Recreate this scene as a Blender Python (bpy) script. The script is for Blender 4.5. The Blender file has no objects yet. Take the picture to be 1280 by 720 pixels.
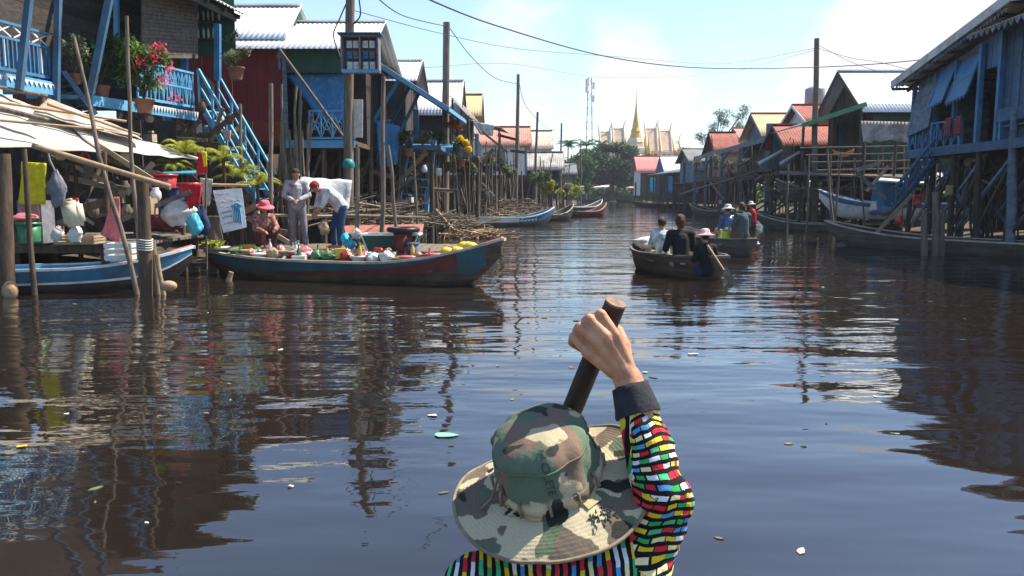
import bpy, bmesh, math, random
from mathutils import Vector, Matrix, noise, Euler
random.seed(11)
R = math.radians
SC = bpy.context.scene
COL = SC.collection
# ------------------------------------------------------------ camera
CAM_H = 1.7; PITCH = R(6.84); FPX = 1000.0
cam_d = bpy.data.cameras.new('camera'); cam = bpy.data.objects.new('camera', cam_d); COL.objects.link(cam)
cam_d.sensor_width = 36; cam_d.lens = 36*FPX/1280; cam_d.clip_start = .05; cam_d.clip_end = 3000
cam.location = (0, 0, CAM_H); cam.rotation_euler = (R(90)-PITCH, 0, 0)
SC.camera = cam
# ------------------------------------------------------------ light
SUN_EL, SUN_AZ = R(54), R(66)      # azimuth clockwise from +Y
sd = Vector((math.sin(SUN_AZ)*math.cos(SUN_EL), math.cos(SUN_AZ)*math.cos(SUN_EL), math.sin(SUN_EL)))
sl = bpy.data.lights.new('sun', 'SUN'); sun = bpy.data.objects.new('sun', sl); COL.objects.link(sun)
sl.energy = 5.0; sl.angle = R(.5); sl.color = (1, .92, .78)
sun.rotation_euler = (-sd).to_track_quat('-Z', 'Y').to_euler(); sun.location = (20, 10, 60)
SC.view_settings.view_transform = 'Standard'; SC.view_settings.look = 'None'
SC.view_settings.gamma = 1; SC.view_settings.exposure = 1.05
w = bpy.data.worlds.new('World'); SC.world = w; w.use_nodes = True
nt = w.node_tree; nt.nodes.clear()
def N(nt, t, **k):
    n = nt.nodes.new(t)
    for a, b in k.items(): setattr(n, a, b)
    return n
def L(nt, a, b): nt.links.new(a, b)
def mth(nt, op, a, b=None, clamp=False):
    n = N(nt, 'ShaderNodeMath', operation=op, use_clamp=clamp)
    for i, x in enumerate((a, b)):
        if x is None: continue
        if isinstance(x, (int, float)): n.inputs[i].default_value = x
        else: L(nt, x, n.inputs[i])
    return n.outputs[0]
sky = N(nt, 'ShaderNodeTexSky', sky_type='NISHITA', sun_disc=False)
sky.sun_elevation = SUN_EL; sky.sun_rotation = SUN_AZ; sky.air_density = 1.0; sky.dust_density = .2; sky.ozone_density = 2.5
tc = N(nt, 'ShaderNodeTexCoord')
mp = N(nt, 'ShaderNodeMapping'); mp.inputs['Scale'].default_value = (1, 1, 1.9); L(nt, tc.outputs['Generated'], mp.inputs[0])
nz = N(nt, 'ShaderNodeTexNoise'); nz.inputs['Scale'].default_value = 3.2; nz.inputs['Detail'].default_value = 9; nz.inputs['Roughness'].default_value = .56
L(nt, mp.outputs[0], nz.inputs['Vector'])
# cloud banks: smooth spots of cover broken up by the noise
def dirpx(px, py):
    x = (px-640)/FPX; y = (360-py)/FPX
    return Vector((x, math.cos(PITCH)+y*math.sin(PITCH), -math.sin(PITCH)+y*math.cos(PITCH))).normalized()
cover = None
for (px, py, r, s) in [(1130, 60, .12, 1.1), (1235, 55, .12, 1.1), (1060, 120, .08, .8), (1010, 130, .06, .5), (640, 100, .09, .72), (800, 125, .10, .75), (480, 40, .05, .4), (940, 30, .05, .45), (700, 190, .10, .35), (560, 150, .07, .35), (1210, 130, .14, .7), (880, 70, .05, .3)]:
    d = dirpx(px, py)
    vm = N(nt, 'ShaderNodeVectorMath', operation='DISTANCE'); L(nt, tc.outputs['Generated'], vm.inputs[0]); vm.inputs[1].default_value = d
    mr = N(nt, 'ShaderNodeMapRange', interpolation_type='SMOOTHSTEP'); L(nt, vm.outputs['Value'], mr.inputs[0])
    mr.inputs[1].default_value = r*1.5; mr.inputs[2].default_value = r*.2; mr.inputs[3].default_value = 0; mr.inputs[4].default_value = s
    cover = mr.outputs[0] if cover is None else mth(nt, 'MAXIMUM', cover, mr.outputs[0])
q = mth(nt, 'ADD', mth(nt, 'MULTIPLY', cover, .62), mth(nt, 'MULTIPLY', mth(nt, 'SUBTRACT', nz.outputs[0], .5), 1.5))
cm = N(nt, 'ShaderNodeMapRange', interpolation_type='SMOOTHSTEP'); L(nt, q, cm.inputs[0])
cm.inputs[1].default_value = .24; cm.inputs[2].default_value = .50; cm.inputs[4].default_value = .93
# thin pale veil low in the sky
sx = N(nt, 'ShaderNodeSeparateXYZ'); L(nt, tc.outputs['Generated'], sx.inputs[0])
vl = N(nt, 'ShaderNodeMapRange', interpolation_type='SMOOTHSTEP'); L(nt, sx.outputs[2], vl.inputs[0]); vl.inputs[1].default_value = .02; vl.inputs[2].default_value = .36; vl.inputs[3].default_value = .34; vl.inputs[4].default_value = .0
fac = cm.outputs[0]
vm_ = N(nt, 'ShaderNodeMix', data_type='RGBA'); L(nt, vl.outputs[0], vm_.inputs[0]); L(nt, sky.outputs[0], vm_.inputs[6]); vm_.inputs[7].default_value = (2.7, 3.6, 4.15, 1)
CLOUD = (4.3, 4.25, 4.35, 1)
mx = N(nt, 'ShaderNodeMix', data_type='RGBA'); L(nt, fac, mx.inputs[0]); L(nt, vm_.outputs[2], mx.inputs[6]); mx.inputs[7].default_value = CLOUD
bg = N(nt, 'ShaderNodeBackground'); bg.inputs[1].default_value = .12; L(nt, mx.outputs[2], bg.inputs[0])
wo = N(nt, 'ShaderNodeOutputWorld'); L(nt, bg.outputs[0], wo.inputs[0])
# ------------------------------------------------------------ picture point helpers (pixel + depth -> world point)
def P(px, py, Y):
    x = (px-640)/FPX; y = (360-py)/FPX
    dy = math.cos(PITCH)+y*math.sin(PITCH); dz = -math.sin(PITCH)+y*math.cos(PITCH)
    t = Y/dy
    return Vector((x*t, Y, CAM_H+dz*t))
def D(px, py, d):
    x = (px-640)/FPX; y = (360-py)/FPX
    return Vector((x*d, (math.cos(PITCH)+y*math.sin(PITCH))*d, CAM_H+(-math.sin(PITCH)+y*math.cos(PITCH))*d))
V = lambda *a: Vector(a)
# ------------------------------------------------------------ materials
MATS = {}
def mat(name, col, rough=.8, col2=None, var=.18, scale=3.0, stretch=(1, 1, 1), bump=.3, bscale=12.0, island=.25, dirt=0.0, dcol=(.07, .055, .04), metal=0.0, spec=.3, coat=0.0, trans=0.0, bd=.02):
    if name in MATS: return MATS[name]
    m = bpy.data.materials.new(name); m.use_nodes = True; nt = m.node_tree
    b = nt.nodes['Principled BSDF']; tc = N(nt, 'ShaderNodeTexCoord')
    mp = N(nt, 'ShaderNodeMapping'); mp.inputs['Scale'].default_value = stretch; L(nt, tc.outputs['Object'], mp.inputs[0])
    n1 = N(nt, 'ShaderNodeTexNoise'); n1.inputs['Scale'].default_value = scale; n1.inputs['Detail'].default_value = 5; n1.inputs['Roughness'].default_value = .65; L(nt, mp.outputs[0], n1.inputs['Vector'])
    if col2 is None: col2 = tuple(c*(1-var*2) for c in col)
    r = N(nt, 'ShaderNodeMapRange'); L(nt, n1.outputs[0], r.inputs[0]); r.inputs[1].default_value = .35; r.inputs[2].default_value = .65
    mx = N(nt, 'ShaderNodeMix', data_type='RGBA'); L(nt, r.outputs[0], mx.inputs[0]); mx.inputs[6].default_value = (*col, 1); mx.inputs[7].default_value = (*col2, 1)
    cur = mx.outputs[2]
    if island:
        g = N(nt, 'ShaderNodeNewGeometry')
        mr = N(nt, 'ShaderNodeMapRange'); L(nt, g.outputs['Random Per Island'], mr.inputs[0]); mr.inputs[3].default_value = 1-island; mr.inputs[4].default_value = 1+island
        v = N(nt, 'ShaderNodeVectorMath', operation='SCALE'); L(nt, cur, v.inputs[0]); L(nt, mr.outputs[0], v.inputs['Scale']); cur = v.outputs[0]
    if dirt:
        n2 = N(nt, 'ShaderNodeTexNoise'); n2.inputs['Scale'].default_value = scale*.6; n2.inputs['Detail'].default_value = 8; n2.inputs['Roughness'].default_value = .75; L(nt, tc.outputs['Object'], n2.inputs['Vector'])
        r2 = N(nt, 'ShaderNodeMapRange'); L(nt, n2.outputs[0], r2.inputs[0]); r2.inputs[1].default_value = .62-dirt*.25; r2.inputs[2].default_value = .72
        m2 = N(nt, 'ShaderNodeMix', data_type='RGBA'); L(nt, mth(nt, 'MULTIPLY', r2.outputs[0], .85), m2.inputs[0]); L(nt, cur, m2.inputs[6]); m2.inputs[7].default_value = (*dcol, 1); cur = m2.outputs[2]
    L(nt, cur, b.inputs['Base Color'])
    b.inputs['Roughness'].default_value = rough; b.inputs['Metallic'].default_value = metal; b.inputs['Specular IOR Level'].default_value = spec
    b.inputs['Coat Weight'].default_value = coat
    if bump:
        n3 = N(nt, 'ShaderNodeTexNoise'); n3.inputs['Scale'].default_value = bscale; n3.inputs['Detail'].default_value = 4; L(nt, mp.outputs[0], n3.inputs['Vector'])
        bp = N(nt, 'ShaderNodeBump'); bp.inputs['Strength'].default_value = bump; bp.inputs['Distance'].default_value = bd; L(nt, n3.outputs[0], bp.inputs['Height']); L(nt, bp.outputs[0], b.inputs['Normal'])
    if trans:
        ts = N(nt, 'ShaderNodeBsdfTranslucent'); L(nt, cur, ts.inputs[0]); ms = N(nt, 'ShaderNodeMixShader'); ms.inputs[0].default_value = trans
        o = nt.nodes['Material Output']; L(nt, b.outputs[0], ms.inputs[1]); L(nt, ts.outputs[0], ms.inputs[2]); L(nt, ms.outputs[0], o.inputs[0])
    MATS[name] = m
    return m
M = {}
M['stake'] = mat('stake_wood', (.23, .18, .135), .9, (.09, .07, .052), stretch=(6, 6, .8), scale=3, bump=.6, island=.3)
M['pole'] = mat('pole_wood', (.20, .155, .12), .9, (.10, .078, .06), stretch=(6, 6, .7), scale=3, bump=.7)
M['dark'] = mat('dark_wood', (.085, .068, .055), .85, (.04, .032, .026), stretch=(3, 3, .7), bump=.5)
M['brown'] = mat('brown_wood', (.12, .08, .052), .85, (.05, .034, .024), stretch=(3, 3, .7), bump=.5)
M['tan'] = mat('tan_bamboo', (.40, .27, .15), .6, (.26, .17, .10), stretch=(3, 3, 3), bump=.3)
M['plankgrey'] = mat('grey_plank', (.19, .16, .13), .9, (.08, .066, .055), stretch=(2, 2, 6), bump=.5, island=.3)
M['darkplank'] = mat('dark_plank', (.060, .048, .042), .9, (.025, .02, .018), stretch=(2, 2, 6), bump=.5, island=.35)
M['mat'] = mat('woven_mat', (.15, .12, .10), .95, (.08, .065, .055), scale=9, bump=.8, bscale=60, island=.1)
M['blue'] = mat('blue_paint', (.05, .20, .37), .55, (.035, .13, .26), scale=2.5, dirt=.35, dcol=(.10, .12, .12), bump=.2)
M['bright'] = mat('bright_blue_paint', (.13, .37, .56), .6, (.08, .27, .45), scale=2.5, dirt=.25, dcol=(.12, .16, .18), bump=.15)
M['dblue'] = mat('dull_blue_paint', (.06, .135, .22), .7, (.035, .08, .14), scale=2, dirt=.4, dcol=(.05, .05, .055), bump=.3)
M['steel'] = mat('blue_grey_plank', (.17, .215, .27), .8, (.09, .12, .155), scale=2, stretch=(1.5, 1.5, 5), dirt=.5, dcol=(.05, .05, .05), bump=.3)
M['red'] = mat('oxblood_paint', (.22, .03, .034), .75, (.15, .022, .024), scale=1.5, dirt=.25, dcol=(.09, .03, .025), bump=.2, island=.08)
M['orange'] = mat('brick_red_paint', (.27, .055, .03), .8, (.19, .04, .025), dirt=.3, island=.08)
M['green'] = mat('green_paint', (.022, .085, .055), .7, (.014, .055, .038), dirt=.3, island=.1)
M['white'] = mat('white_paint', (.75, .75, .73), .6, (.55, .55, .53), dirt=.25, dcol=(.3, .27, .24), island=.06)
M['tin'] = mat('pale_tin', (.78, .79, .80), .5, (.64, .65, .66), scale=1.2, dirt=.08, dcol=(.42, .38, .33), metal=.0, bump=.1, island=.05)
M['oldtin'] = mat('old_tin', (.55, .53, .50), .6, (.36, .34, .31), scale=1.6, dirt=.5, dcol=(.16, .11, .08), bump=.2, island=.18)
M['rust'] = mat('rusty_tin', (.50, .46, .40), .7, (.26, .20, .15), scale=2.2, dirt=.8, dcol=(.12, .07, .045), bump=.3, island=.2)
M['greytin'] = mat('grey_tin', (.22, .22, .22), .6, (.13, .13, .13), scale=1.6, dirt=.5, dcol=(.12, .09, .07), island=.15)
M['salmon'] = mat('salmon_tile', (.55, .26, .20), .8, (.42, .19, .14), scale=3, island=.1, dirt=.3, dcol=(.25, .14, .1))
M['redtile'] = mat('red_tile', (.38, .11, .075), .8, (.24, .075, .055), scale=4, dirt=.3, island=.15)
M['pinktin'] = mat('pink_roof', (.62, .22, .20), .7, (.52, .18, .16), island=.06)
M['tanroof'] = mat('tan_roof', (.72, .48, .25), .8, (.60, .38, .20), scale=2, island=.08)
M['beige'] = mat('beige_paint', (.60, .50, .40), .8, (.48, .40, .32))
M['black'] = mat('black_rubber', (.015, .015, .016), .45, bump=.1, island=0)
M['cable'] = mat('cable_black', (.03, .03, .032), .6, bump=0, island=0)
M['lleaf'] = mat('leaf_light', (.13, .22, .035), .6, (.07, .13, .02), scale=1.5, island=.45, bump=0, trans=.35)
M['leaf'] = mat('leaf_green', (.055, .12, .022), .6, (.03, .075, .015), scale=1.5, island=.45, bump=0, trans=.3)
M['dleaf'] = mat('leaf_dark', (.036, .09, .022), .65, (.022, .055, .014), scale=1.0, island=.4, bump=0, trans=.25)
M['yleaf'] = mat('leaf_yellow', (.38, .36, .035), .6, (.18, .24, .03), scale=1.5, island=.35, bump=0, trans=.35)
M['oleaf'] = mat('leaf_olive', (.19, .21, .11), .7, (.12, .14, .07), island=.4, bump=0, trans=.3)
M['flower'] = mat('flower_pink', (.72, .04, .12), .6, (.85, .12, .18), island=.25, bump=0, trans=.3)
M['oflower'] = mat('flower_orange', (.75, .16, .04), .6, (.8, .08, .05), island=.25, bump=0, trans=.3)
M['yflower'] = mat('flower_yellow', (.80, .62, .03), .6, (.75, .5, .02), island=.2, bump=0, trans=.3)
M['skin'] = mat('skin_brown', (.36, .19, .125), .55, (.30, .15, .10), scale=6, bump=.15, bscale=120, island=0, bd=.002)
M['hair'] = mat('hair_dark', (.025, .017, .013), .5, (.05, .03, .02), stretch=(20, 20, 2), bump=.8, bscale=20, island=0)
M['hairb'] = mat('hair_brown', (.09, .045, .025), .5, (.05, .025, .015), stretch=(20, 20, 2), bump=.8, bscale=20, island=0)
M['gold'] = mat('gold_leaf', (.66, .42, .08), .45, (.5, .28, .05), scale=1.2, metal=.1, bump=.2, island=.1)
M['cream'] = mat('cream_plaster', (.74, .60, .40), .8, (.6, .46, .28), scale=.8, island=.05)
def cloth(name, c, c2=None, **k):
    M[name] = mat('cloth_'+name, c, .9, c2, island=.0, bump=.5, bscale=k.pop('bscale', 18), scale=k.pop('scale', 8), trans=k.pop('trans', .0), **k)
def plastic(name, c, **k):
    M[name] = mat('plastic_'+name, c, k.pop('rough', .35), var=.08, island=k.pop('island', .1), bump=.05, spec=.5, **k)
# ------------------------------------------------------------ mesh builder
class MB:
    def __init__(s): s.v = []; s.f = []; s.s = []
    def add(s, vs, fs, smooth=False):
        o = len(s.v); s.v += [tuple(p) for p in vs]; s.f += [tuple(i+o for i in f) for f in fs]; s.s += [smooth]*len(fs); return s
    def hexa(s, p):   # 8 points: bottom 0-3, top 4-7
        return s.add(p, [(3, 2, 1, 0), (4, 5, 6, 7), (0, 1, 5, 4), (1, 2, 6, 5), (2, 3, 7, 6), (3, 0, 4, 7)])
    def box(s, c, d, rz=0, rx=0, ry=0):
        m = Euler((rx, ry, rz)).to_matrix(); c = Vector(c)
        h = [x/2 for x in d]
        return s.hexa([c+m@Vector((a*h[0], b*h[1], e*h[2])) for e in (-1, 1) for a, b in ((-1, -1), (1, -1), (1, 1), (-1, 1))])
    def bar(s, a, b, w, h, up=(0, 0, 1)):
        a = Vector(a); b = Vector(b); d = (b-a).normalized(); up = Vector(up)
        if abs(d.dot(up)) > .98: up = Vector((0, 1, 0))
        x = d.cross(up).normalized()*w/2; y = x.cross(d).normalized()*h/2
        return s.hexa([a-x-y, a+x-y, b+x-y, b-x-y, a-x+y, a+x+y, b+x+y, b-x+y])
    def slab(s, q, t):   # 4 points (planar-ish), thickness t downward along normal
        q = [Vector(p) for p in q]; n = (q[1]-q[0]).cross(q[3]-q[0]).normalized()
        if n.z < 0: n = -n
        lo = [p-n*t for p in q]
        return s.hexa(lo+q)
    def tube(s, pts, rad, n=8, smooth=True, cap=True):
        pts = [Vector(p) for p in pts]; m = len(pts)
        if isinstance(rad, (int, float)): rad = [rad]*m
        vs = []; fs = []; x = None
        for i, p in enumerate(pts):
            d = (pts[min(i+1, m-1)]-pts[max(i-1, 0)]).normalized()
            if x is None:
                x = d.cross(Vector((0, 0, 1)))
                if x.length < .1: x = d.cross(Vector((0, 1, 0)))
            x = (x-d*x.dot(d)).normalized(); y = d.cross(x)
            for k in range(n):
                a = 2*math.pi*k/n; vs.append(p+(x*math.cos(a)+y*math.sin(a))*rad[i])
        for i in range(m-1):
            for k in range(n):
                k2 = (k+1) % n; fs.append((i*n+k, i*n+k2, (i+1)*n+k2, (i+1)*n+k))
        s.add(vs, fs, smooth)
        if cap: s.add(vs[:n], [tuple(range(n))[::-1]]); s.add(vs[-n:], [tuple(range(n))])
        return s
    def lathe(s, prof, c=(0, 0, 0), n=16, sx=1, sy=1, smooth=True, rot=None):
        c = Vector(c); vs = []; fs = []
        for r, z in prof:
            for k in range(n):
                a = 2*math.pi*k/n; p = Vector((r*math.cos(a)*sx, r*math.sin(a)*sy, z))
                if rot: p = rot@p
                vs.append(c+p)
        for i in range(len(prof)-1):
            for k in range(n):
                k2 = (k+1) % n; fs.append((i*n+k, i*n+k2, (i+1)*n+k2, (i+1)*n+k))
        s.add(vs, fs, smooth)
        s.add(vs[:n], [tuple(range(n))[::-1]]); s.add(vs[-n:], [tuple(range(n))]); return s
    def capsule(s, a, b, ra, rb, n=12, rings=4):
        a = Vector(a); b = Vector(b); d = (b-a)
        if d.length < 1e-5: d = Vector((0, 0, 1e-4))
        dn = d.normalized(); pts = []; rad = []
        for i in range(rings+1):
            t = math.pi/2*i/rings*.98+.02; pts.append(a-dn*ra*math.cos(t)); rad.append(ra*math.sin(t))
        for i in range(rings+1):
            t = math.pi/2*(rings-i)/rings*.98+.02; pts.append(b+dn*rb*math.cos(t)); rad.append(rb*math.sin(t))
        return s.tube(pts, rad, n)
    def ball(s, c, r, n=12, rz=0):
        c = Vector(c); r = (r, r, r) if isinstance(r, (int, float)) else r
        prof = []; m = 8
        vs = []; fs = []
        for i in range(m+1):
            t = math.pi*i/m*.98+.01*math.pi
            for k in range(n):
                a = 2*math.pi*k/n+rz; vs.append(c+Vector((r[0]*math.sin(t)*math.cos(a), r[1]*math.sin(t)*math.sin(a), -r[2]*math.cos(t))))
        for i in range(m):
            for k in range(n): fs.append((i*n+k, i*n+(k+1) % n, (i+1)*n+(k+1) % n, (i+1)*n+k))
        s.add(vs, fs, True); s.add(vs[:n], [tuple(range(n))[::-1]]); s.add(vs[-n:], [tuple(range(n))]); return s
    def corr(s, a, b, c, d, pitch=.15, amp=.011, t=.006, rows=3, rag=0.0):
        # corrugated sheet: a->b along the ridge/eave, a->d down the slope
        a, b, c, d = map(Vector, (a, b, c, d)); ln = (b-a).length; n = max(2, int(ln/pitch*4)); nn = (b-a).cross(d-a).normalized()
        if nn.z < 0: nn = -nn
        vs = []; fs = []
        for j in range(rows+1):
            tj = j/rows
            for i in range(n+1):
                u = i/n; t2 = tj
                if rag and j == rows: t2 = tj+rag*noise.noise(Vector((int(i/6)*1.7, ln, 3)))
                p = a.lerp(b, u).lerp(d.lerp(c, u), t2)+nn*amp*math.sin(i/4*2*math.pi)
                vs.append(p)
        o = len(vs)
        vs += [p-nn*t for p in vs]
        W_ = n+1
        for j in range(rows):
            for i in range(n):
                k = j*W_+i; fs.append((k, k+1, k+1+W_, k+W_)); fs.append((o+k+W_, o+k+1+W_, o+k+1, o+k))
        for i in range(n):
            fs.append((i, o+i, o+i+1, i+1)); k = rows*W_+i; fs.append((k, k+1, o+k+1, o+k))
        for j in range(rows):
            k = j*W_; fs.append((k, k+W_, o+k+W_, o+k)); k += n; fs.append((k, o+k, o+k+W_, k+W_))
        return s.add(vs, fs, True)
    def leaves(s, c, r, n, size, flat=.0, seed=None, shell=.4, droop=0.0):
        c = Vector(c); r = (r, r, r) if isinstance(r, (int, float)) else r; rnd = random.Random(seed if seed is not None else random.random())
        for _ in range(n):
            d = Vector((rnd.gauss(0, 1), rnd.gauss(0, 1), rnd.gauss(0, 1))).normalized(); k = (shell+(1-shell)*rnd.random())*(1 if rnd.random() > .1 else 1.15)
            p = c+Vector((d.x*r[0]*k, d.y*r[1]*k, d.z*r[2]*k))
            x = Vector((rnd.uniform(-1, 1), rnd.uniform(-1, 1), rnd.uniform(-1, 1)*(1-flat))).normalized()
            y = x.cross(Vector((rnd.uniform(-.5, .5), rnd.uniform(-.5, .5), 1))).normalized(); z = size*rnd.uniform(.6, 1.3)
            s.add([p-x*z, p+y*z*.45, p+x*z-Vector((0, 0, droop*z)), p-y*z*.45], [(0, 1, 2, 3)])
        return s
    def mesh(s, name, m, off=Vector((0, 0, 0))):
        me = bpy.data.meshes.new(name); me.from_pydata([(p[0]-off.x, p[1]-off.y, p[2]-off.z) for p in s.v], [], s.f)
        me.polygons.foreach_set('use_smooth', s.s)
        if m: me.materials.append(m)
        me.update(); return me
ORG = {}
def tag(o, label=None, cat=None, group=None, kind=None):
    if label: o['label'] = label
    if cat: o['category'] = cat
    if group: o['group'] = group
    if kind: o['kind'] = kind
    return o
def thing(name, label, cat, loc, group=None):
    o = bpy.data.objects.new(name, None); o.empty_display_size = .1; COL.objects.link(o); o.location = Vector(loc); ORG[o.name] = Vector(loc)
    return tag(o, label, cat, group)
def part(name, mb, m, parent, label=None):
    off = ORG[parent.name]; me = mb.mesh(name, M[m] if isinstance(m, str) else m, off)
    o = bpy.data.objects.new(name, me); COL.objects.link(o); o.parent = parent; ORG[o.name] = off
    if label: o['label'] = label
    return o
def solo(name, mb, m, label, cat, group=None, base=None):
    if base is None:
        z = min(p[2] for p in mb.v); n = len(mb.v); base = Vector((sum(p[0] for p in mb.v)/n, sum(p[1] for p in mb.v)/n, z))
    me = mb.mesh(name, M[m] if isinstance(m, str) else m, Vector(base)); o = bpy.data.objects.new(name, me); COL.objects.link(o); o.location = base; ORG[o.name] = Vector(base)
    return tag(o, label, cat, group)
def struct(name, mb, m):
    me = mb.mesh(name, M[m] if isinstance(m, str) else m); o = bpy.data.objects.new(name, me); COL.objects.link(o); o['kind'] = 'structure'; return o
def clone(root, loc, label=None, rz=0, sc=1):
    r = root.copy(); COL.objects.link(r); r.location = loc; r.rotation_euler.z = root.rotation_euler.z+rz; r.scale = (sc, sc, sc)
    if label: r['label'] = label
    for ch in root.children:
        c = ch.copy(); COL.objects.link(c); c.parent = r
        for g in ch.children:
            d = g.copy(); COL.objects.link(d); d.parent = c
    return r
def stick(a, b, r0, r1, jit=.03, n=7, seg=7):
    a = Vector(a); b = Vector(b); pts = []; rr = []; L_ = (b-a).length
    s1 = random.uniform(0, 50); s2 = random.uniform(0, 50)
    for i in range(seg+1):
        t = i/seg; e = math.sin(math.pi*min(1, t*1.2)) if i < seg else .3
        pts.append(a.lerp(b, t)+Vector((noise.noise(Vector((s1, t*2.5, 0))), noise.noise(Vector((s2, t*2.5, 9))), 0))*jit*L_*e)
        rr.append((r0+(r1-r0)*t)*(1+.18*noise.noise(Vector((s1, t*8, 4)))))
    return MB().tube(pts, rr, n)
def fuse(mb, voxel, smooth=6, fac=.5):
    me = mb.mesh('tmp', None); o = bpy.data.objects.new('tmp', me); COL.objects.link(o)
    r = o.modifiers.new('r', 'REMESH'); r.mode = 'VOXEL'; r.voxel_size = voxel; r.use_smooth_shade = True
    if smooth:
        s = o.modifiers.new('s', 'SMOOTH'); s.iterations = smooth; s.factor = fac
    dg = bpy.context.evaluated_depsgraph_get(); ev = o.evaluated_get(dg); m2 = ev.to_mesh()
    out = MB(); out.v = [tuple(v.co) for v in m2.vertices]; out.f = [tuple(p.vertices) for p in m2.polygons]; out.s = [True]*len(out.f)
    ev.to_mesh_clear(); bpy.data.objects.remove(o); bpy.data.meshes.remove(me)
    return out
# ============================================================ SETTING: water, ground
def interp(tab, y):
    for (a, b), (c, d) in zip(tab, tab[1:]):
        if y <= c: return b+(d-b)*max(0, (y-a))/(c-a) if y > a else tab[0][1]
    return tab[-1][1]
LT = [(-30, -10), (10, -8.0), (15, -6.6), (24, -5.2), (40, -2.6), (60, 1.5), (100, 8), (140, 14)]
RT = [(-30, 13), (20, 12.5), (30, 13.0), (38, 13), (60, 15), (80, 16.6), (110, 19), (140, 22)]
leftX = lambda y: interp(LT, y)
rightX = lambda y: interp(RT, y)
def groundz(x, y):
    d = max(leftX(y)-x, x-rightX(y), (y-141)*.7 if y > 120 else -9)
    z = -1.2 if d < -3 else (-1.2+(d+3)/3*1.1 if d < 0 else -.1+min(d, 14)*.085)
    if abs(x) < 400 and y < 400: z += .12*noise.noise(Vector((x*.5, y*.5, 0)))*(1 if d > -2 else .3)
    return z
def build_ground():
    xs = [-1500, -700, -300, -150, -80]+[-50+i*1.0 for i in range(111)]+[80, 150, 300, 700, 1500]
    ys = [-1500, -300, -60, -20]+[-8+i*1.1 for i in range(160)]+[190, 240, 300, 500, 1000, 2500]
    m = MB(); vs = [(x, y, groundz(x, y)) for y in ys for x in xs]; n = len(xs)
    m.add(vs, [(j*n+i, j*n+i+1, (j+1)*n+i+1, (j+1)*n+i) for j in range(len(ys)-1) for i in range(n-1)], True)
    return struct('ground', m, mat('mud_bank', (.11, .082, .055), .95, (.05, .038, .026), scale=1.2, bump=.8, bscale=6, island=0, dirt=.3, dcol=(.05, .06, .025), bd=.1))
build_ground()
def water_material():
    m = bpy.data.materials.new('water'); m.use_nodes = True; nt = m.node_tree; b = nt.nodes['Principled BSDF']
    b.inputs['Roughness'].default_value = .015; b.inputs['IOR'].default_value = 1.55; b.inputs['Specular IOR Level'].default_value = .85
    tc = N(nt, 'ShaderNodeTexCoord')
    def nse(scale, st, det, rough, off=(0, 0, 0)):
        mp = N(nt, 'ShaderNodeMapping'); mp.inputs['Scale'].default_value = st; mp.inputs['Location'].default_value = off; mp.inputs['Rotation'].default_value = (0, 0, R(-7))
        L(nt, tc.outputs['Object'], mp.inputs[0])
        n = N(nt, 'ShaderNodeTexNoise'); n.inputs['Scale'].default_value = scale; n.inputs['Detail'].default_value = det; n.inputs['Roughness'].default_value = rough
        L(nt, mp.outputs[0], n.inputs['Vector']); return n.outputs[0]
    big = nse(.7, (.45, 1.0, 1), 1.0, .4)
    mid = nse(2.0, (.36, 1.0, 1), 2, .5, (7, 3, 0))
    fine = nse(5.5, (.36, 1.0, 1), 3, .55, (3, 9, 0))
    patch = nse(.22, (1, .7, 1), 2, .5, (11, 4, 0))
    pr = N(nt, 'ShaderNodeMapRange'); L(nt, patch, pr.inputs[0]); pr.inputs[1].default_value = .38; pr.inputs[2].default_value = .62; pr.inputs[3].default_value = .15; pr.inputs[4].default_value = 1.25
    # the sheltered water near the moored rower's boat is calmer than the open channel
    sx = N(nt, 'ShaderNodeSeparateXYZ'); L(nt, tc.outputs['Object'], sx.inputs[0])
    cr = N(nt, 'ShaderNodeMapRange', interpolation_type='SMOOTHSTEP'); L(nt, sx.outputs[1], cr.inputs[0]); cr.inputs[1].default_value = 3; cr.inputs[2].default_value = 11; cr.inputs[3].default_value = .09; cr.inputs[4].default_value = 1
    a = mth(nt, 'MULTIPLY', big, .06)
    c2 = N(nt, 'ShaderNodeMapRange', interpolation_type='SMOOTHSTEP'); L(nt, sx.outputs[1], c2.inputs[0]); c2.inputs[1].default_value = 3; c2.inputs[2].default_value = 11; c2.inputs[3].default_value = .38; c2.inputs[4].default_value = 1
    c = mth(nt, 'MULTIPLY', mth(nt, 'MULTIPLY', mid, .032), c2.outputs[0])
    d = mth(nt, 'MULTIPLY', mth(nt, 'MULTIPLY', mth(nt, 'MULTIPLY', fine, .0095), pr.outputs[0]), cr.outputs[0])
    h = mth(nt, 'ADD', mth(nt, 'ADD', a, c), d)
    bp = N(nt, 'ShaderNodeBump'); bp.inputs['Strength'].default_value = 1; bp.inputs['Distance'].default_value = 1.0; L(nt, h, bp.inputs['Height']); L(nt, bp.outputs[0], b.inputs['Normal'])
    # silty brown water: slight change of tint
    mx = N(nt, 'ShaderNodeMix', data_type='RGBA'); L(nt, patch, mx.inputs[0]); mx.inputs[6].default_value = (.018, .0125, .009, 1); mx.inputs[7].default_value = (.012, .0095, .008, 1); L(nt, mx.outputs[2], b.inputs['Base Color'])
    return m
wm = MB(); wm.add([(-1500, -1500, 0), (1500, -1500, 0), (1500, 150, 0), (-1500, 150, 0)], [(0, 1, 2, 3)])
M['water'] = water_material(); struct('water', wm, 'water')

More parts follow.
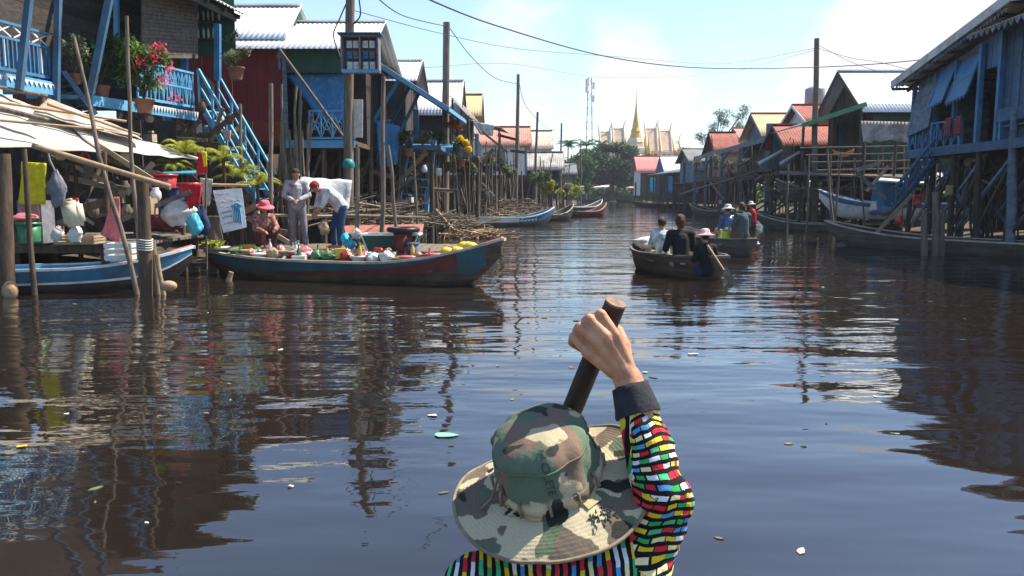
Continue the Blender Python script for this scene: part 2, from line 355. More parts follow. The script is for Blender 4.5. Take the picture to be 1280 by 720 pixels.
# ============================================================ building pieces
def planks(mb, a, b, z0, z1, pitch=.2, vert=True, t=.03, z0b=None, z1b=None, gap=.012):
    a = Vector((a[0], a[1], 0)); b = Vector((b[0], b[1], 0)); ln = (b-a).length; d = (b-a).normalized(); n = Vector((d.y, -d.x, 0))
    z0b = z0 if z0b is None else z0b; z1b = z1 if z1b is None else z1b
    if vert:
        k = max(1, round(ln/pitch)); w_ = ln/k
        for i in range(k):
            t0 = (i*w_+gap/2)/ln; t1 = ((i+1)*w_-gap/2)/ln; o = n*random.uniform(-.012, .012)
            p = []
            for zz, zb in ((z0, z0b), (z1, z1b)):
                for tt, s_ in ((t0, -1), (t1, -1), (t1, 1), (t0, 1)):
                    q = a.lerp(b, tt)+o+n*s_*t/2; q.z = zz+(zb-zz)*tt; p.append(q)
            mb.hexa(p)
    else:
        h = z1-z0; k = max(1, round(h/pitch)); w_ = h/k
        for i in range(k):
            o = n*random.uniform(-.01, .01); p = []
            for zz in (z0+i*w_+gap/2, z0+(i+1)*w_-gap/2+.01):
                for tt, s_ in ((0, -1), (1, -1), (1, 1), (0, 1)):
                    q = a.lerp(b, tt)+o+n*s_*t/2; q.z = zz; p.append(q)
            mb.hexa(p)
    return mb
def gable_tri(mb, a, b, z0, zr, t=.03, pitch=.2):
    a = Vector((a[0], a[1], 0)); b = Vector((b[0], b[1], 0)); ln = (b-a).length; k = max(2, round(ln/pitch)); k += k % 2
    for i in range(k):
        f = lambda tt: z0+(zr-z0)*(1-abs(2*tt-1))
        planks(mb, a.lerp(b, i/k), a.lerp(b, (i+1)/k), z0, f(i/k), 99, True, t, z0, f((i+1)/k), .004)
    return mb
def railing(parent, a, b, h, m, style='bal', n=None, dz=0, m2=None):
    a = Vector(a); b = Vector(b); ln = (b-a).length; mb = MB(); up = Vector((0, 0, 1))
    mb.bar(a+up*h, b+up*h, .07, .05); mb.bar(a+up*.06, b+up*.06, .05, .06)
    if style == 'bal':
        k = n or int(ln/.13)
        for i in range(1, k): p = a.lerp(b, i/k); mb.bar(p+up*.08, p+up*(h-.02), .03, .03)
    if style == 'panel':     # row of crosses over slats
        mb.bar(a+up*h*.70, b+up*h*.70, .05, .045)
        k = n or int(ln/.11)
        for i in range(k+1): p = a.lerp(b, i/k); mb.bar(p+up*.08, p+up*h*.70, .045, .03)
    if style == 'arch':      # lattice of leaning bars making pointed shapes
        mb.bar(a+up*h*.55, b+up*h*.55, .035, .035)
        k = n or int(ln/.36)
        for i in range(k):
            p = a.lerp(b, i/k); q = a.lerp(b, (i+1)/k); c = p.lerp(q, .5)
            mb.bar(p+up*.08, c+up*h*.98, .03, .03); mb.bar(q+up*.08, c+up*h*.98, .028, .034); mb.bar(c+up*.08, c+up*h*.9, .026, .03)
            mb.bar(p+up*.08, p+up*h, .036, .03); mb.bar(p+up*h*.95, c+up*h*.55, .022, .022); mb.bar(q+up*h*.95, c+up*h*.55, .024, .02)
    if style == 'x':
        k = n or int(ln/.6)
        for i in range(k):
            p = a.lerp(b, i/k); q = a.lerp(b, (i+1)/k); mb.bar(p+up*.08, q+up*h, .03, .03); mb.bar(q+up*.08, p+up*h, .028, .034); mb.bar(p+up*.05, p+up*h, .045, .04)
            c = p.lerp(q, .5)+up*h*.5; mb.tube([c+Vector((0, 0, .12*math.sin(t)))+(b-a).normalized()*.12*math.cos(t) for t in [j*math.pi/4 for j in range(9)]], .014, 5)
    o = part('railing', mb, m, parent)
    if style == 'panel' and m2:
        mc = MB(); k = int(ln/.42)
        for i in range(k):
            p = a.lerp(b, (i+.08)/k); q = a.lerp(b, (i+.92)/k); mc.bar(p+up*h*.74, q+up*h*.96, .022, .022); mc.bar(q+up*h*.74, p+up*h*.96, .02, .026)
        k = int(ln/.44)
        for i in range(k): p = a.lerp(b, (i+.5)/k); mc.bar(p+up*.12, p+up*h*.66, .05, .02)
        part('lattice', mc, m2, o)
    return o
def scallop(mb, a, b, h, k, t=.012):   # fringe of hanging triangles
    a = Vector(a); b = Vector(b); d = (b-a).normalized(); n = Vector((d.y, -d.x, 0))*t
    for i in range(k):
        p = a.lerp(b, i/k); q = a.lerp(b, (i+1)/k); c = p.lerp(q, .5)-Vector((0, 0, h))
        mb.add([p, q, c, p+n, q+n, c+n], [(0, 1, 2), (5, 4, 3), (0, 3, 4, 1), (1, 4, 5, 2), (2, 5, 3, 0)])
    return mb
def stairs(parent, a, b, w, m, n=9, rail=.8, side=Vector((0, 1, 0))):
    a = Vector(a); b = Vector(b); s = side.normalized()*w/2; mb = MB()
    for k in (-1, 1): mb.bar(a+s*k, b+s*k, .04, .16)
    for i in range(n):
        p = a.lerp(b, (i+.7)/n); mb.box(p, (.22, .22, .03)) if False else mb.bar(p-s*.95, p+s*.95, .2, .03)
    o = part('staircase', mb, m, parent)
    if rail:
        up = Vector((0, 0, rail)); r = MB()
        for k in (-1, 1):
            r.bar(a+s*k*1.06+up, b+s*k*1.06+up, .05, .06); r.bar(a+s*k*1.06+up*.55, b+s*k*1.06+up*.55, .035, .04)
            for i in range(5): p = a.lerp(b, i/4)+s*k*1.09; r.bar(p, p+up, .05, .05)
        part('handrail', r, m, o)
    return o
def stilts(parent, pts, z1, m='brown', r=.09, brace=True, sq=False):
    for i, (x, y) in enumerate(pts):
        z0 = min(groundz(x, y), 0)-.4
        mb = MB().bar((x, y, z0), (x, y, z1), r*1.8, r*1.8) if sq else stick((x, y, z0), (x+random.uniform(-.1, .1), y+random.uniform(-.1, .1), z1), r*1.05, r*.85, .008)
        part('stilt', mb, m, parent)
    if brace:
        for (x, y), (x2, y2) in zip(pts, pts[1:]):
            if (Vector((x, y))-Vector((x2, y2))).length < 4.5:
                z = random.uniform(.3, .9); part('brace', MB().bar((x, y+.07, z), (x2, y2-.07, z1-.3), .05, .09), m, parent)
def roof2(parent, e0, e1, r0, r1, f0, f1, m, ridge=True):
    # near slope (eave e0-e1, ridge r0-r1), far slope (eave f0-f1)
    mb = MB().corr(r0, r1, e1, e0); mb.corr(r0, r1, f1, f0)
    o = part('roof', mb, m, parent)
    if ridge: part('ridge_cap', MB().bar(Vector(r0)+V(0, 0, .03), Vector(r1)+V(0, 0, .03), .25, .05), m, o)
    return o
def gable_house(label, side, X, Y0, Y1, depth, zf, ze, zr, roofm, wf, ws, ov=.35, gm='dark', porch=0, pm='brown', rail=None, group=None, posts=True, windows=1, cat='house', verge=None, roofx=None):
    """ridge runs inland; the gable faces the canal. side=-1: left bank (inland is -x), +1: right bank"""
    X += side*(ov+.15); h = thing('stilt_house', label, cat, (X, Y0, 0), group)
    xb = X+side*depth; ym = (Y0+Y1)/2
    part('floor', MB().box(((X+xb)/2-side*porch/2, ym, zf-.06), (depth+porch, Y1-Y0, .12)).bar((X-side*porch, Y0+.1, zf-.22), (xb, Y0+.1, zf-.22), .1, .2).bar((X-side*porch, Y1-.1, zf-.22), (xb, Y1-.1, zf-.22), .1, .2), pm, h)
    # front wall with doorway and a window
    dw = (Y0+(Y1-Y0)*.58, Y0+(Y1-Y0)*.58+.95)
    mb = MB(); planks(mb, (X, Y0), (X, dw[0]), zf, ze, .2); planks(mb, (X, dw[1]), (X, Y1), zf, ze, .2); planks(mb, (X, dw[0]), (X, dw[1]), zf+2.0 if ze-zf > 2.1 else ze-.15, ze, .2)
    fw = part('wall', mb, wf, h)
    part('door', MB().box((X-side*.05+side*.25, dw[0]+.1, zf+.98), (.9, .05, 1.95)), 'dblue', h)
    gable = gable_tri(MB(), (X, Y0-.0), (X, Y1), ze, zr-.08); part('gable', gable, gm, h)
    # side walls, horizontal boards; near one carries windows
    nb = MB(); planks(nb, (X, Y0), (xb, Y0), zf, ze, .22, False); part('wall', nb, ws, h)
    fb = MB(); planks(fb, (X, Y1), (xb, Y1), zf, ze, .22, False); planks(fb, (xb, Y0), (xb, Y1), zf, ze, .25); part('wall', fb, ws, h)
    for i in range(windows):
        xx = X+side*depth*(.3+.4*i); wz = zf+1.35
        fr = MB()
        for s_ in (-1, 1): fr.box((xx+s_*.42, Y0-.035, wz), (.06, .06, .95)); fr.box((xx, Y0-.035, wz+s_*.45), (.9, .06, .06))
        wi = part('window', fr, 'bright', h); part('shutter', MB().box((xx, Y0-.022, wz), (.78, .02, .84)).box((xx, Y0-.04, wz), (.04, .03, .84)), 'dblue', wi)
    rx0 = X-side*(ov+.15) if roofx is None else roofx; rx1 = xb+side*ov
    dz = (zr-ze)/((Y1-Y0)/2)*ov
    roof2(h, (rx0, Y0-ov, ze-dz), (rx1, Y0-ov, ze-dz), (rx0, ym, zr), (rx1, ym, zr), (rx0, Y1+ov, ze-dz), (rx1, Y1+ov, ze-dz), roofm)
    vb = MB()
    for yy in (Y0-ov, Y1+ov): vb.bar((rx0-side*.02, yy, ze-dz-.08), (rx0-side*.02, ym, zr-.08), .03, .16, up=(1, 0, 0) if False else (0, 0, 1))
    part('bargeboard', vb, verge or gm, h)
    sk = MB(); planks(sk, (xb-side*.6, Y0), (xb-side*.6, Y1), .2, zf-.15, .3); planks(sk, (X+side*depth*.45, Y0+.3), (xb-side*.6, Y0+.3), .2, zf-.15, .35); part('shade_backing', sk, 'dark', h)  # dark planks added below the floor to make the under-house gloom
    nx = max(2, int(depth/2.4)+1); ny = max(2, int((Y1-Y0)/2.4)+1)
    pts = [(X-side*(porch-.12)+side*(depth+porch-.3)*i/(nx-1), Y0+.15+(Y1-Y0-.3)*j/(ny-1)) for j in range(ny) for i in range(nx)]
    stilts(h, pts, zf-.1, pm)
    if porch and rail:
        railing(h, (X-side*(porch-.06), Y0, zf), (X-side*(porch-.06), Y1, zf), .85, rail, 'bal')
        railing(h, (X-side*(porch-.06), Y0+.03, zf), (X, Y0+.03, zf), .85, rail, 'bal')
    return h

# ============================================================ LEFT BANK
# -- nearest house on the left: blue balconies, thatch screen, long blue stair
h = thing('stilt_house', 'nearest house on the left, dark boards, blue balconies and a long blue staircase', 'house', (-9, 16, 0))
mb = MB(); planks(mb, (-10.6, 9.5), (-10.0, 17.2), 3.9, 7.9, .24, False); planks(mb, (-10.0, 17.2), (-8.9, 22), 3.9, 7.9, .24, False); part('wall', mb, 'darkplank', h)
mb = MB(); planks(mb, (-13.6, 22.2), (-7.45, 22.2), 5.35, 7.2, .22, False); part('wall', mb, 'green', h, 'green painted upper wall')
mb = MB(); planks(mb, (-13.6, 22.25), (-7.6, 22.25), 3.9, 5.34, .2, True); part('wall', mb, 'red', h, 'dark red lower wall')
pa, pb, pc, pd = P(176, 72, 18.2), P(246, 73, 20.9), P(246, -40, 20.9), P(176, -60, 18.2)
m = MB(); k = 26
for i in range(k):
    t0 = i/k; t1 = (i+1)/k-.004; m.slab([pa.lerp(pd, t0), pb.lerp(pc, t0), pb.lerp(pc, t1), pa.lerp(pd, t1)], .03)
part('woven_screen', m, 'mat', h)
# eave and roof
e = MB(); e.corr(P(150, -60, 18.6)+V(-5, 2, 2.2), P(240, -34, 22.4)+V(-5, 2, 2.2), P(306, 18, 22.2), P(215, -30, 17.6), pitch=.2, amp=.025, rows=3)
part('roof', e, 'oldtin', h)
e = MB(); a_, b_ = P(215, -30, 17.6), P(306, 18, 22.2)
for t in (0, .25, .5, .75, .97): p = a_.lerp(b_, t); e.bar(p+V(-.1, 0, -.1), p+V(-4.0, 1.2, 1.6), .07, .12)
e.bar(a_+V(-.25, 0, -.12), b_+V(-.25, 0, -.12), .06, .14)
part('rafter', e, 'dark', h)
# shelf of bottles in the green wall opening
s = MB(); 
for zz in (5.75, 6.2, 6.65): s.box((-8.35, 22.0, zz), (1.25, .25, .03))
sh = part('shelf', s, 'brown', h)
s = MB()
for zz in (5.77, 6.22):
    for i in range(9): s.lathe([(.03, 0), (.035, .12), (.03, .2), (.012, .24), (.012, .28)], (-8.9+i*.135+random.uniform(-.02, .02), 22.0, zz), 8)
part('bottles', s, 'white', sh)
# balcony one
zf = 3.86; A0 = V(-9.75, 13.2, zf); A1 = V(-9.28, 16.5, zf)
part('balcony_floor', MB().slab([A0+V(-.9, 0, 0), A0, A1, A1+V(-.9, 0, 0)], .08).bar(A0+V(.05, 0, -.1), A1+V(.05, 0, -.1), .08, .26).bar(A1+V(0, .03, -.1), A1+V(-1, .03, -.1), .06, .2), 'bright', h, 'blue balcony edge board')
railing(h, A0+V(-.02, 0, .06), A1+V(-.02, 0, .06), .92, 'blue', 'panel', m2='white')
s = MB(); scallop(s, A0+V(.1, 0, -.02), A1+V(.1, 0, -.02), .1, 26); part('fringe', s, 'white', h)
# balcony two
zg = 3.7; B0 = V(-8.75, 16.9, zg); B1 = V(-7.95, 20.4, zg)
part('balcony_floor', MB().slab([B0+V(-1.3, 0, 0), B0, B1, B1+V(-1.3, 0, 0)], .08).bar(B0+V(.05, 0, -.12), B1+V(.05, 0, -.12), .06, .22), 'bright', h)
railing(h, B0.lerp(B1, .42)+V(0, 0, .05), B1+V(0, 0, .05), .88, 'bright', 'arch', n=7)
railing(h, B1+V(0, -.03, .05), B1+V(-1.2, -.03, .05), .88, 'bright', 'arch', n=3)
s = MB(); scallop(s, B0.lerp(B1, .35)+V(.1, 0, -.02), B1+V(.1, 0, -.02), .14, 22); part('fringe', s, 'white', h)
# blue posts
for a, b, w_, mm in ((P(44, -70, 15.4), P(24, 112, 15.2), .11, 'dblue'), (P(74, -70, 16.4), P(70, 140, 16.5), .11, 'dblue'), (P(150, -70, 17.0), P(113, 118, 16.9), .13, 'dblue'), (P(145, -60, 18.6), P(146, 54, 18.6), .1, 'bright'), (P(272, 30, 20.9), P(272, 100, 20.9), .14, 'blue'), (P(231, 60, 21.0), P(231, 100, 21.0), .14, 'blue')):
    part('post', MB().bar(a, b, w_, w_), mm, h)
# dull ladder from the first balcony down
la, lb = P(72, 92, 16.9), P(112, 145, 17.2)
m = MB()
for k in (-.28, .28): m.bar(la+V(k, -k, 0), lb+V(k, -k, 0), .05, .1)
for i in range(7): p = la.lerp(lb, i/6.5); m.bar(p+V(-.28, .28, 0), p+V(.28, -.28, 0), .12, .03)
part('ladder', m, 'dblue', h)
# long blue stair
stairs(h, P(262, 132, 20.9), P(330, 252, 20.2), .75, 'bright', 10, .85, V(.25, 1, 0))
m = MB(); p0 = P(248, 100, 20.6); m.slab([P(248, 88, 20.5), P(268, 105, 20.6), P(268, 132, 20.6), P(248, 132, 20.5)], .02); part('side_panel', m, 'plankgrey', h)
# stilts
pts = [(-9.5, 13.3), (-9.3, 16.3), (-8.7, 18.5), (-8.05, 20.3), (-10.6, 13), (-10.4, 16.3), (-10, 18.8), (-9.6, 21), (-12, 15), (-12, 18.5), (-12, 21.5)]
stilts(h, pts, 3.75, 'brown', .08)
part('shade_backing', planks(planks(MB(), (-13, 14), (-11.3, 22.3), .2, 3.7, .3), (-11.3, 22.3), (-7.2, 22.6), .2, 3.65, .3), 'dark', h)  # dark backing added behind the stilts to deepen the shade there

# -- second house: red and green walls, white tin roof
h2 = thing('stilt_house', 'house with oxblood red and green walls and a bright white tin roof', 'house', (-6, 24, 0))
Yw = 24.0
def XZ(px, py, Y=Yw): return P(px, py, Y)
x0, x1, x2 = XZ(236, 0).x, XZ(352, 0).x, XZ(440, 0).x; zfl = XZ(0, 176).z; zev = XZ(0, 60).z; zmid = XZ(0, 91).z
part('floor', MB().box(((x0+x2)/2, 26.7, zfl-.07), (x2-x0, 5.4, .14)), 'brown', h2)
zor = XZ(0, 152).z
part('wall', planks(MB(), (x0, Yw), (x1, Yw), zor+.003, zev, .16, True, .03, gap=.004), 'red', h2, 'oxblood red board wall')
part('wall', planks(MB(), (x0, Yw-.02), (x1, Yw-.02), zfl, zor, .16, True, .03, gap=.004), 'orange', h2, 'brick red foot of the wall')
part('wall', planks(MB(), (x1+.05, Yw+.05), (x2, Yw+.05), zmid, zev, .18, False), 'green', h2, 'green upper wall')
part('corner_post', MB().bar((x1+.02, Yw-.03, zfl), (x1+.02, Yw-.03, zev), .1, .1), 'steel', h2)
part('wall', planks(planks(MB(), (x1, Yw+1.9), (x2, Yw+1.9), zfl, zmid+.3, .2), (x2, Yw+1.9), (x2, 29.3), zfl, zev, .2), 'darkplank', h2, 'wall behind the porch, coloured dark for roof shade')  # dark planks put the roof's shade into the wall colour
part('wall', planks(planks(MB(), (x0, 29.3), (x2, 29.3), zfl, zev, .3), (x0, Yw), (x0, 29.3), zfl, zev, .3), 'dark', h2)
ov = .45; xr = XZ(467, 0, 23.7).x; zr = P(0, 28, 26.6).z; zevv = P(0, 61, 23.6).z
roof2(h2, (x0-.3, 23.55, zevv), (xr, 23.55, zevv), (x0-.3, 26.6, zr), (xr-.1, 26.6, zr), (x0-.3, 29.8, zevv), (xr, 29.8, zevv), 'tin')
part('gable', gable_tri(MB(), (x2+.2, 24.2), (x2+.2, 29.2), zev-.1, zr-.15), 'green', h2)
xq = P(381, 180, 26.6).x; zr2 = P(0, 9, 26.6).z
roof2(h2, (x0-.3, 24.35, zevv+.42), (xq+.12, 24.35, zevv+.42), (x0-.3, 26.9, zr2+.1), (xq-.05, 26.9, zr2+.1), (x0-.3, 29.9, zevv+.5), (xq+.12, 29.9, zevv+.5), 'tin')
part('gable', gable_tri(MB(), (xq-.1, 24.8), (xq-.1, 29.0), zevv+.55, zr2-.1), 'green', h2)
railing(h2, (XZ(382, 0).x, Yw+.02, zfl+.02), (x2, Yw+.02, zfl+.02), .85, 'bright', 'x', n=4)
part('porch_edge', MB().box(((x1+x2)/2, Yw-.06, zfl-.1), (x2-x1, .06, .22)), 'bright', h2)
stilts(h2, [(x0+.3, Yw+.1), (x0+1.6, Yw+.1), (x1, Yw+.1), (x1+1, Yw+.15), (x2, Yw+.1), (x0+.3, 26.5), (x1-.5, 26.5), (x1+1, 26.5), (x2, 26.5), (x0+.5, 29), (x1, 29), (x2, 29)], zfl-.1, 'brown')
# tarpaulin hung across the porch
def drape(a, b, c, d, nu=16, nv=12, amp=.06, seed=1, t=.012, sag=0.0):
    """cloth sheet a-b (top), d-c (bottom) with folds"""
    a, b, c, d = map(Vector, (a, b, c, d)); n = (b-a).cross(d-a).normalized(); vs = []
    for j in range(nv+1):
        for i in range(nu+1):
            u = i/nu; v = j/nv; p = a.lerp(b, u).lerp(d.lerp(c, u), v)
            f = noise.noise(Vector((u*6+seed*7, v*1.4, seed)))*1.3+noise.noise(Vector((u*2, v*3, seed+5)))
            vs.append(p+n*amp*f*(.3+.7*v)-Vector((0, 0, sag*math.sin(math.pi*u)))+Vector((0, 0, 0)))
    o = len(vs); vs += [p-n*t for p in vs]; W_ = nu+1; fs = []
    for j in range(nv):
        for i in range(nu): k = j*W_+i; fs.append((k, k+1, k+1+W_, k+W_)); fs.append((o+k+W_, o+k+1+W_, o+k+1, o+k))
    for i in range(nu): fs.append((i, o+i, o+i+1, i+1)); k = nv*W_+i; fs.append((k, k+1, o+k+1, o+k))
    for j in range(nv): k = j*W_; fs.append((k, k+W_, o+k+W_, o+k)); k += nu; fs.append((k, o+k, o+k+W_, k+W_))
    return MB().add(vs, fs, True)
cloth('bluetarp', (.035, .17, .38), (.05, .22, .45), dirt=.4, dcol=(.25, .35, .45)); cloth('whitecloth', (.72, .71, .68)); cloth('yellow', (.80, .66, .02)); cloth('pink', (.80, .22, .22)); cloth('redc', (.55, .02, .03))
cloth('greyc', (.20, .20, .23)); cloth('cyan', (.05, .55, .70)); cloth('sacking', (.62, .58, .52)); cloth('navy', (.02, .04, .10))
solo('tarpaulin', drape(XZ(357, 93, 24.35), XZ(432, 92, 24.35), XZ(430, 152, 24.5), XZ(400, 150, 24.5), seed=3), 'bluetarp', 'dark blue tarpaulin hung across the porch opening beside the red wall', 'tarpaulin')
solo('wall_lamp', MB().lathe([(.02, .3), (.05, .28), (.09, .12), (.1, .1), (.03, .06), (.05, -.1), (.02, -.25)], P(349, 76, 23.85), 10).bar(P(349, 66, 23.95), P(349, 70, 23.85), .04, .04), 'greyc', 'small grey lamp fixed at the corner of the red wall', 'lamp')
# ladder and blue balcony behind first pots
# -- third: blue porch house with a lean-to roof and diagonal braces
h3 = thing('stilt_house', 'blue boarded porch house with a sloping dark lean-to roof held by blue braces', 'house', (-4.5, 27.5, 0))
zf3 = P(0, 182, 27.5).z
part('floor', MB().box((-5.4, 29.6, zf3-.07), (6.0, 4.4, .14)), 'dblue', h3)
part('wall', planks(planks(MB(), (-8.4, 27.45), (-4.9, 27.45), zf3, 5.9, .2), (-4.9, 27.45), (-4.9, 31.6), zf3, 6.0, .2), 'darkplank', h3)  # roof shade painted in: dark planks used instead of blue boards
part('shade_backing', planks(planks(MB(), (-10, 31.8), (-4.6, 31.8), .2, zf3-.1, .3), (-9, 24), (-9, 31.8), .2, zf3, .3), 'dark', h3)  # dark boards added under this house in place of deep shade
ra, rb = P(466, 73, 27.0), P(560, 133, 27.2)
m = MB().corr(ra, ra+V(.3, 4.8, .1), rb+V(.3, 4.8, 0), rb, rows=3); part('roof', m, 'greytin', h3)
part('fascia', MB().bar(ra+V(0, -.05, -.1), rb+V(0, -.05, -.1), .04, .13).bar(rb+V(.02, 0, -.1), rb+V(.32, 4.8, -.1), .04, .12), 'bright', h3)
m = MB()
for t in (.15, .4, .65, .9): p = ra.lerp(rb, t)+V(0, .1, -.14); m.bar(p, p+V(.28, 4.5, .02), .06, .1)
part('rafter', m, 'dark', h3)
for a, b in ((P(500, 98, 27.3), P(447, 184, 27.3)), (P(528, 108, 28.6), P(494, 178, 28.6)), (P(512, 108, 30.5), P(480, 170, 30.5))): part('brace', MB().bar(a, b, .11, .11), 'blue', h3)
railing(h3, P(446, 181, 27.4), P(478, 181, 27.5), .8, 'dblue', 'bal'); railing(h3, P(478, 181, 27.5), P(492, 176, 31.4), .8, 'blue', 'bal')
stilts(h3, [(-7.8, 27.6), (-6.2, 27.6), (-4.6, 27.6), (-2.8, 27.8), (-7.5, 29.5), (-5, 29.6), (-2.8, 29.8), (-5, 31.5), (-2.9, 31.5)], zf3-.1, 'brown')
m = MB(); a, b = P(510, 182, 29.5), P(498, 258, 29.0); a2, b2 = P(545, 186, 29.5), P(537, 262, 28.8)
part('deck', MB().slab([P(500, 184, 29.3), P(566, 184, 29.3), P(566, 180, 32.5), P(505, 180, 32.5)], .14), 'blue', h3)
for q, r in ((P(512, 172, 29.2), P(497, 262, 28.6)), (P(543, 176, 29.2), P(533, 264, 28.6))): m.bar(q, r, .16, .1)
for i in range(1, 9): t = i/9; m.bar(P(512, 172, 29.2).lerp(P(497, 262, 28.6), t), P(543, 176, 29.2).lerp(P(533, 264, 28.6), t), .1, .04)
part('ladder', m, 'bright', h3, 'bright blue ladder down to the shore')
# -- further houses on the left
def at_row(px, py, Y): return P(px, py, Y)
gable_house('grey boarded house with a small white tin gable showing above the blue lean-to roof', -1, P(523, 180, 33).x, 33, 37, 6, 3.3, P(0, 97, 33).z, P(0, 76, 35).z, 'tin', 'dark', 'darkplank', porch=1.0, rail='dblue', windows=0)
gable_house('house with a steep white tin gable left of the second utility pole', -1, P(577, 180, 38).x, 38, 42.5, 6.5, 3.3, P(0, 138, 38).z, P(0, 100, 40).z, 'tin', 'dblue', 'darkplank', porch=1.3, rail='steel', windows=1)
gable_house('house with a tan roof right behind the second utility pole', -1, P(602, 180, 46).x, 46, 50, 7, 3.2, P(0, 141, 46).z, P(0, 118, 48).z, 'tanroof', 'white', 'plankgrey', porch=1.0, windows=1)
# dark verandah roofs reaching out to the water
for (a, b, Ya, Yb, mm, lab) in (((572, 146), (627, 160), 43, 43.5, 'greytin', 'low dark verandah roof below the tan roofed house'), ((560, 118), (585, 145), 36.5, 37, 'greytin', 'narrow dark lean-to roof just right of the second utility pole')):
    v = thing('verandah', lab, 'verandah', P(a[0], 240, Ya)); pa, pb = P(a[0], a[1], Ya), P(b[0], b[1], Yb)
    part('roof', MB().corr(pa, pa+V(.4, 4, 0), pb+V(.4, 4, 0), pb), mm, v)
    for t in (.1, .9):
        for dy in (.2, 3.6): p = pa.lerp(pb, t)+V(.1, dy, -.05); part('post', stick((p.x, p.y, -.4), p, .07, .05, .01), 'brown', v)
    zz = P(0, 200, Ya).z; part('deck', MB().box(((pa.x+pb.x)/2, Ya+2, zz), (abs(pb.x-pa.x), 3.8, .1)), 'plankgrey', v)
    railing(v, (pb.x, Ya+.1, zz), (pb.x, Ya+3.9, zz), .8, 'plankgrey', 'bal')
gable_house('house with a salmon roof and white washed wall beyond the flower pots', -1, P(664, 180, 58).x, 58, 62.5, 6, 2.9, P(0, 179, 58).z, P(0, 158, 60).z, 'salmon', 'white', 'white', gm='redtile', porch=1.2, windows=2)
gable_house('small house with a beige painted roof and blue shutter behind the salmon roofed one', -1, P(692, 180, 72).x, 72, 76, 6, 3.0, P(0, 183, 72).z, P(0, 163, 74).z, 'beige', 'beige', 'beige', gm='cream', windows=1)
gable_house('low grey shed with an old tin roof near the end of the left bank', -1, P(706, 180, 64).x, 64, 67.5, 4.6, 2.0, P(0, 209, 64).z, P(0, 190, 66).z, 'oldtin', 'darkplank', 'darkplank', porch=.8, windows=0)
gable_house('far grey shed with a dark tin roof last along the left bank', -1, P(722, 180, 90).x, 90, 94, 5, 1.6, P(0, 216, 90).z, P(0, 203, 92).z, 'greytin', 'plankgrey', 'plankgrey', windows=0)
gable_house('long dark boarded house standing behind the blue porch house', -1, -8.0, 34, 40, 8, 3.2, 5.4, 6.6, 'oldtin', 'dark', 'darkplank', windows=2)

# ============================================================ RIGHT BANK
# -- near blue-grey house
r1 = thing('stilt_house', 'big blue grey board house on tall stilts at the right edge with propped blue shutters', 'house', (14.3, 25, 0))
XF = 14.35; zf = 3.0
FA = P(1155, 0, 28.2); FB = P(1240, 0, 23.6)
fa = V(FA.x, FA.y, 0); fb = V(FB.x, FB.y, 0); dF = (fb-fa).normalized(); inl = V(-dF.y, dF.x, 0)
if inl.x < 0: inl = -inl
def F(t, z, o=0.0): q = fa.lerp(fb, t)+inl*o; return V(q.x, q.y, z)    # t along the front (0 far, 1 near)
def planksF(t0, t1, z0, z1, o=0, **k): a, b = F(t0, 0, o), F(t1, 0, o); return planks(MB(), a, b, z0, z1, **k)
part('wall', planksF(0, .36, zf, 5.42, pitch=.2, z1b=5.72), 'steel', r1)
part('wall', planksF(.36, .98, 5.2, 5.72, pitch=.2, vert=True, z1b=6.15), 'steel', r1)
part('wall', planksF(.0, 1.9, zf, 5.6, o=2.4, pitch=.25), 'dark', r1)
part('wall', planksF(1.22, 2.1, zf, 6.15, pitch=.2), 'dblue', r1, 'blue wall right of the doorway')
part('wall', planks(MB(), F(0, 0), F(0, 0, 7), zf, 5.6, .22, False), 'steel', r1)
part('wall', planks(MB(), F(0, 0, 7), F(2.1, 0, 7), zf, 6.6, .3), 'dark', r1)
part('wall', planksF(.98, 1.22, 5.2, 6.15, pitch=.2), 'dblue', r1)
part('floor', MB().slab([F(-.02, zf, -.25), F(2.1, zf, -.25), F(2.1, zf, 7), F(-.02, zf, 7)], .16), 'dark', r1)
part('edge_board', MB().bar(F(-.02, zf-.02, -.28), F(2.1, zf-.02, -.28), .05, .26), 'dblue', r1)
# roof: gable toward the canal, ridge running inland near t=1.5
eL = F(-.16, 5.42, -.62); rg = F(1.5, 6.68, -.62); eR = F(3.2, 5.35, -.62); back = inl*9
m = MB().corr(eL, eL+back, rg+back, rg, pitch=.2, amp=.025, rows=4); m.corr(rg, rg+back, eR+back, eR, pitch=.2, amp=.025, rows=4); part('roof', m, 'oldtin', r1)
m = MB().bar(eL+V(0, 0, .04)-inl*.03, rg+V(0, 0, .04)-inl*.03, .05, .26).bar(rg+V(0, 0, .04)-inl*.03, eR+V(0, 0, .04)-inl*.03, .05, .26); part('bargeboard', m, 'oldtin', r1)
m = MB()
for i in range(9): q = eL.lerp(rg, i/8)+V(0, 0, -.1); m.bar(q, q+inl*3.2, .06, .1)
m.bar(F(-.2, 5.3, .0), F(1.4, 6.45, .0), .08, .14); part('rafter', m, 'dark', r1)
gm = MB(); a_, b_ = F(0, 0), F(1.5, 0)
planks(gm, F(.98, 0), F(1.5, 0), 6.16, 6.2, .2, z1b=6.5); part('gable', gm, 'steel', r1)
m = MB(); scallop(m, F(-.14, 5.33, -.58), F(1.45, 6.5, -.58), .12, 40); part('fringe', m, 'steel', r1)
# porch roof over the doorway with tan sheet and scallops
pr = MB().corr(F(1.2, 6.25, .0), F(2.6, 6.25, .0), F(2.6, 6.0, -1.0), F(1.2, 6.0, -1.0), rows=2); part('porch_roof', pr, 'tanroof', r1)
m = MB(); scallop(m, F(1.2, 5.97, -1.0), F(2.6, 5.97, -1.0), .16, 22); scallop(m, F(1.2, 6.0, -1.0), F(1.2, 6.2, -.1), .16, 8); part('fringe', m, 'steel', r1)
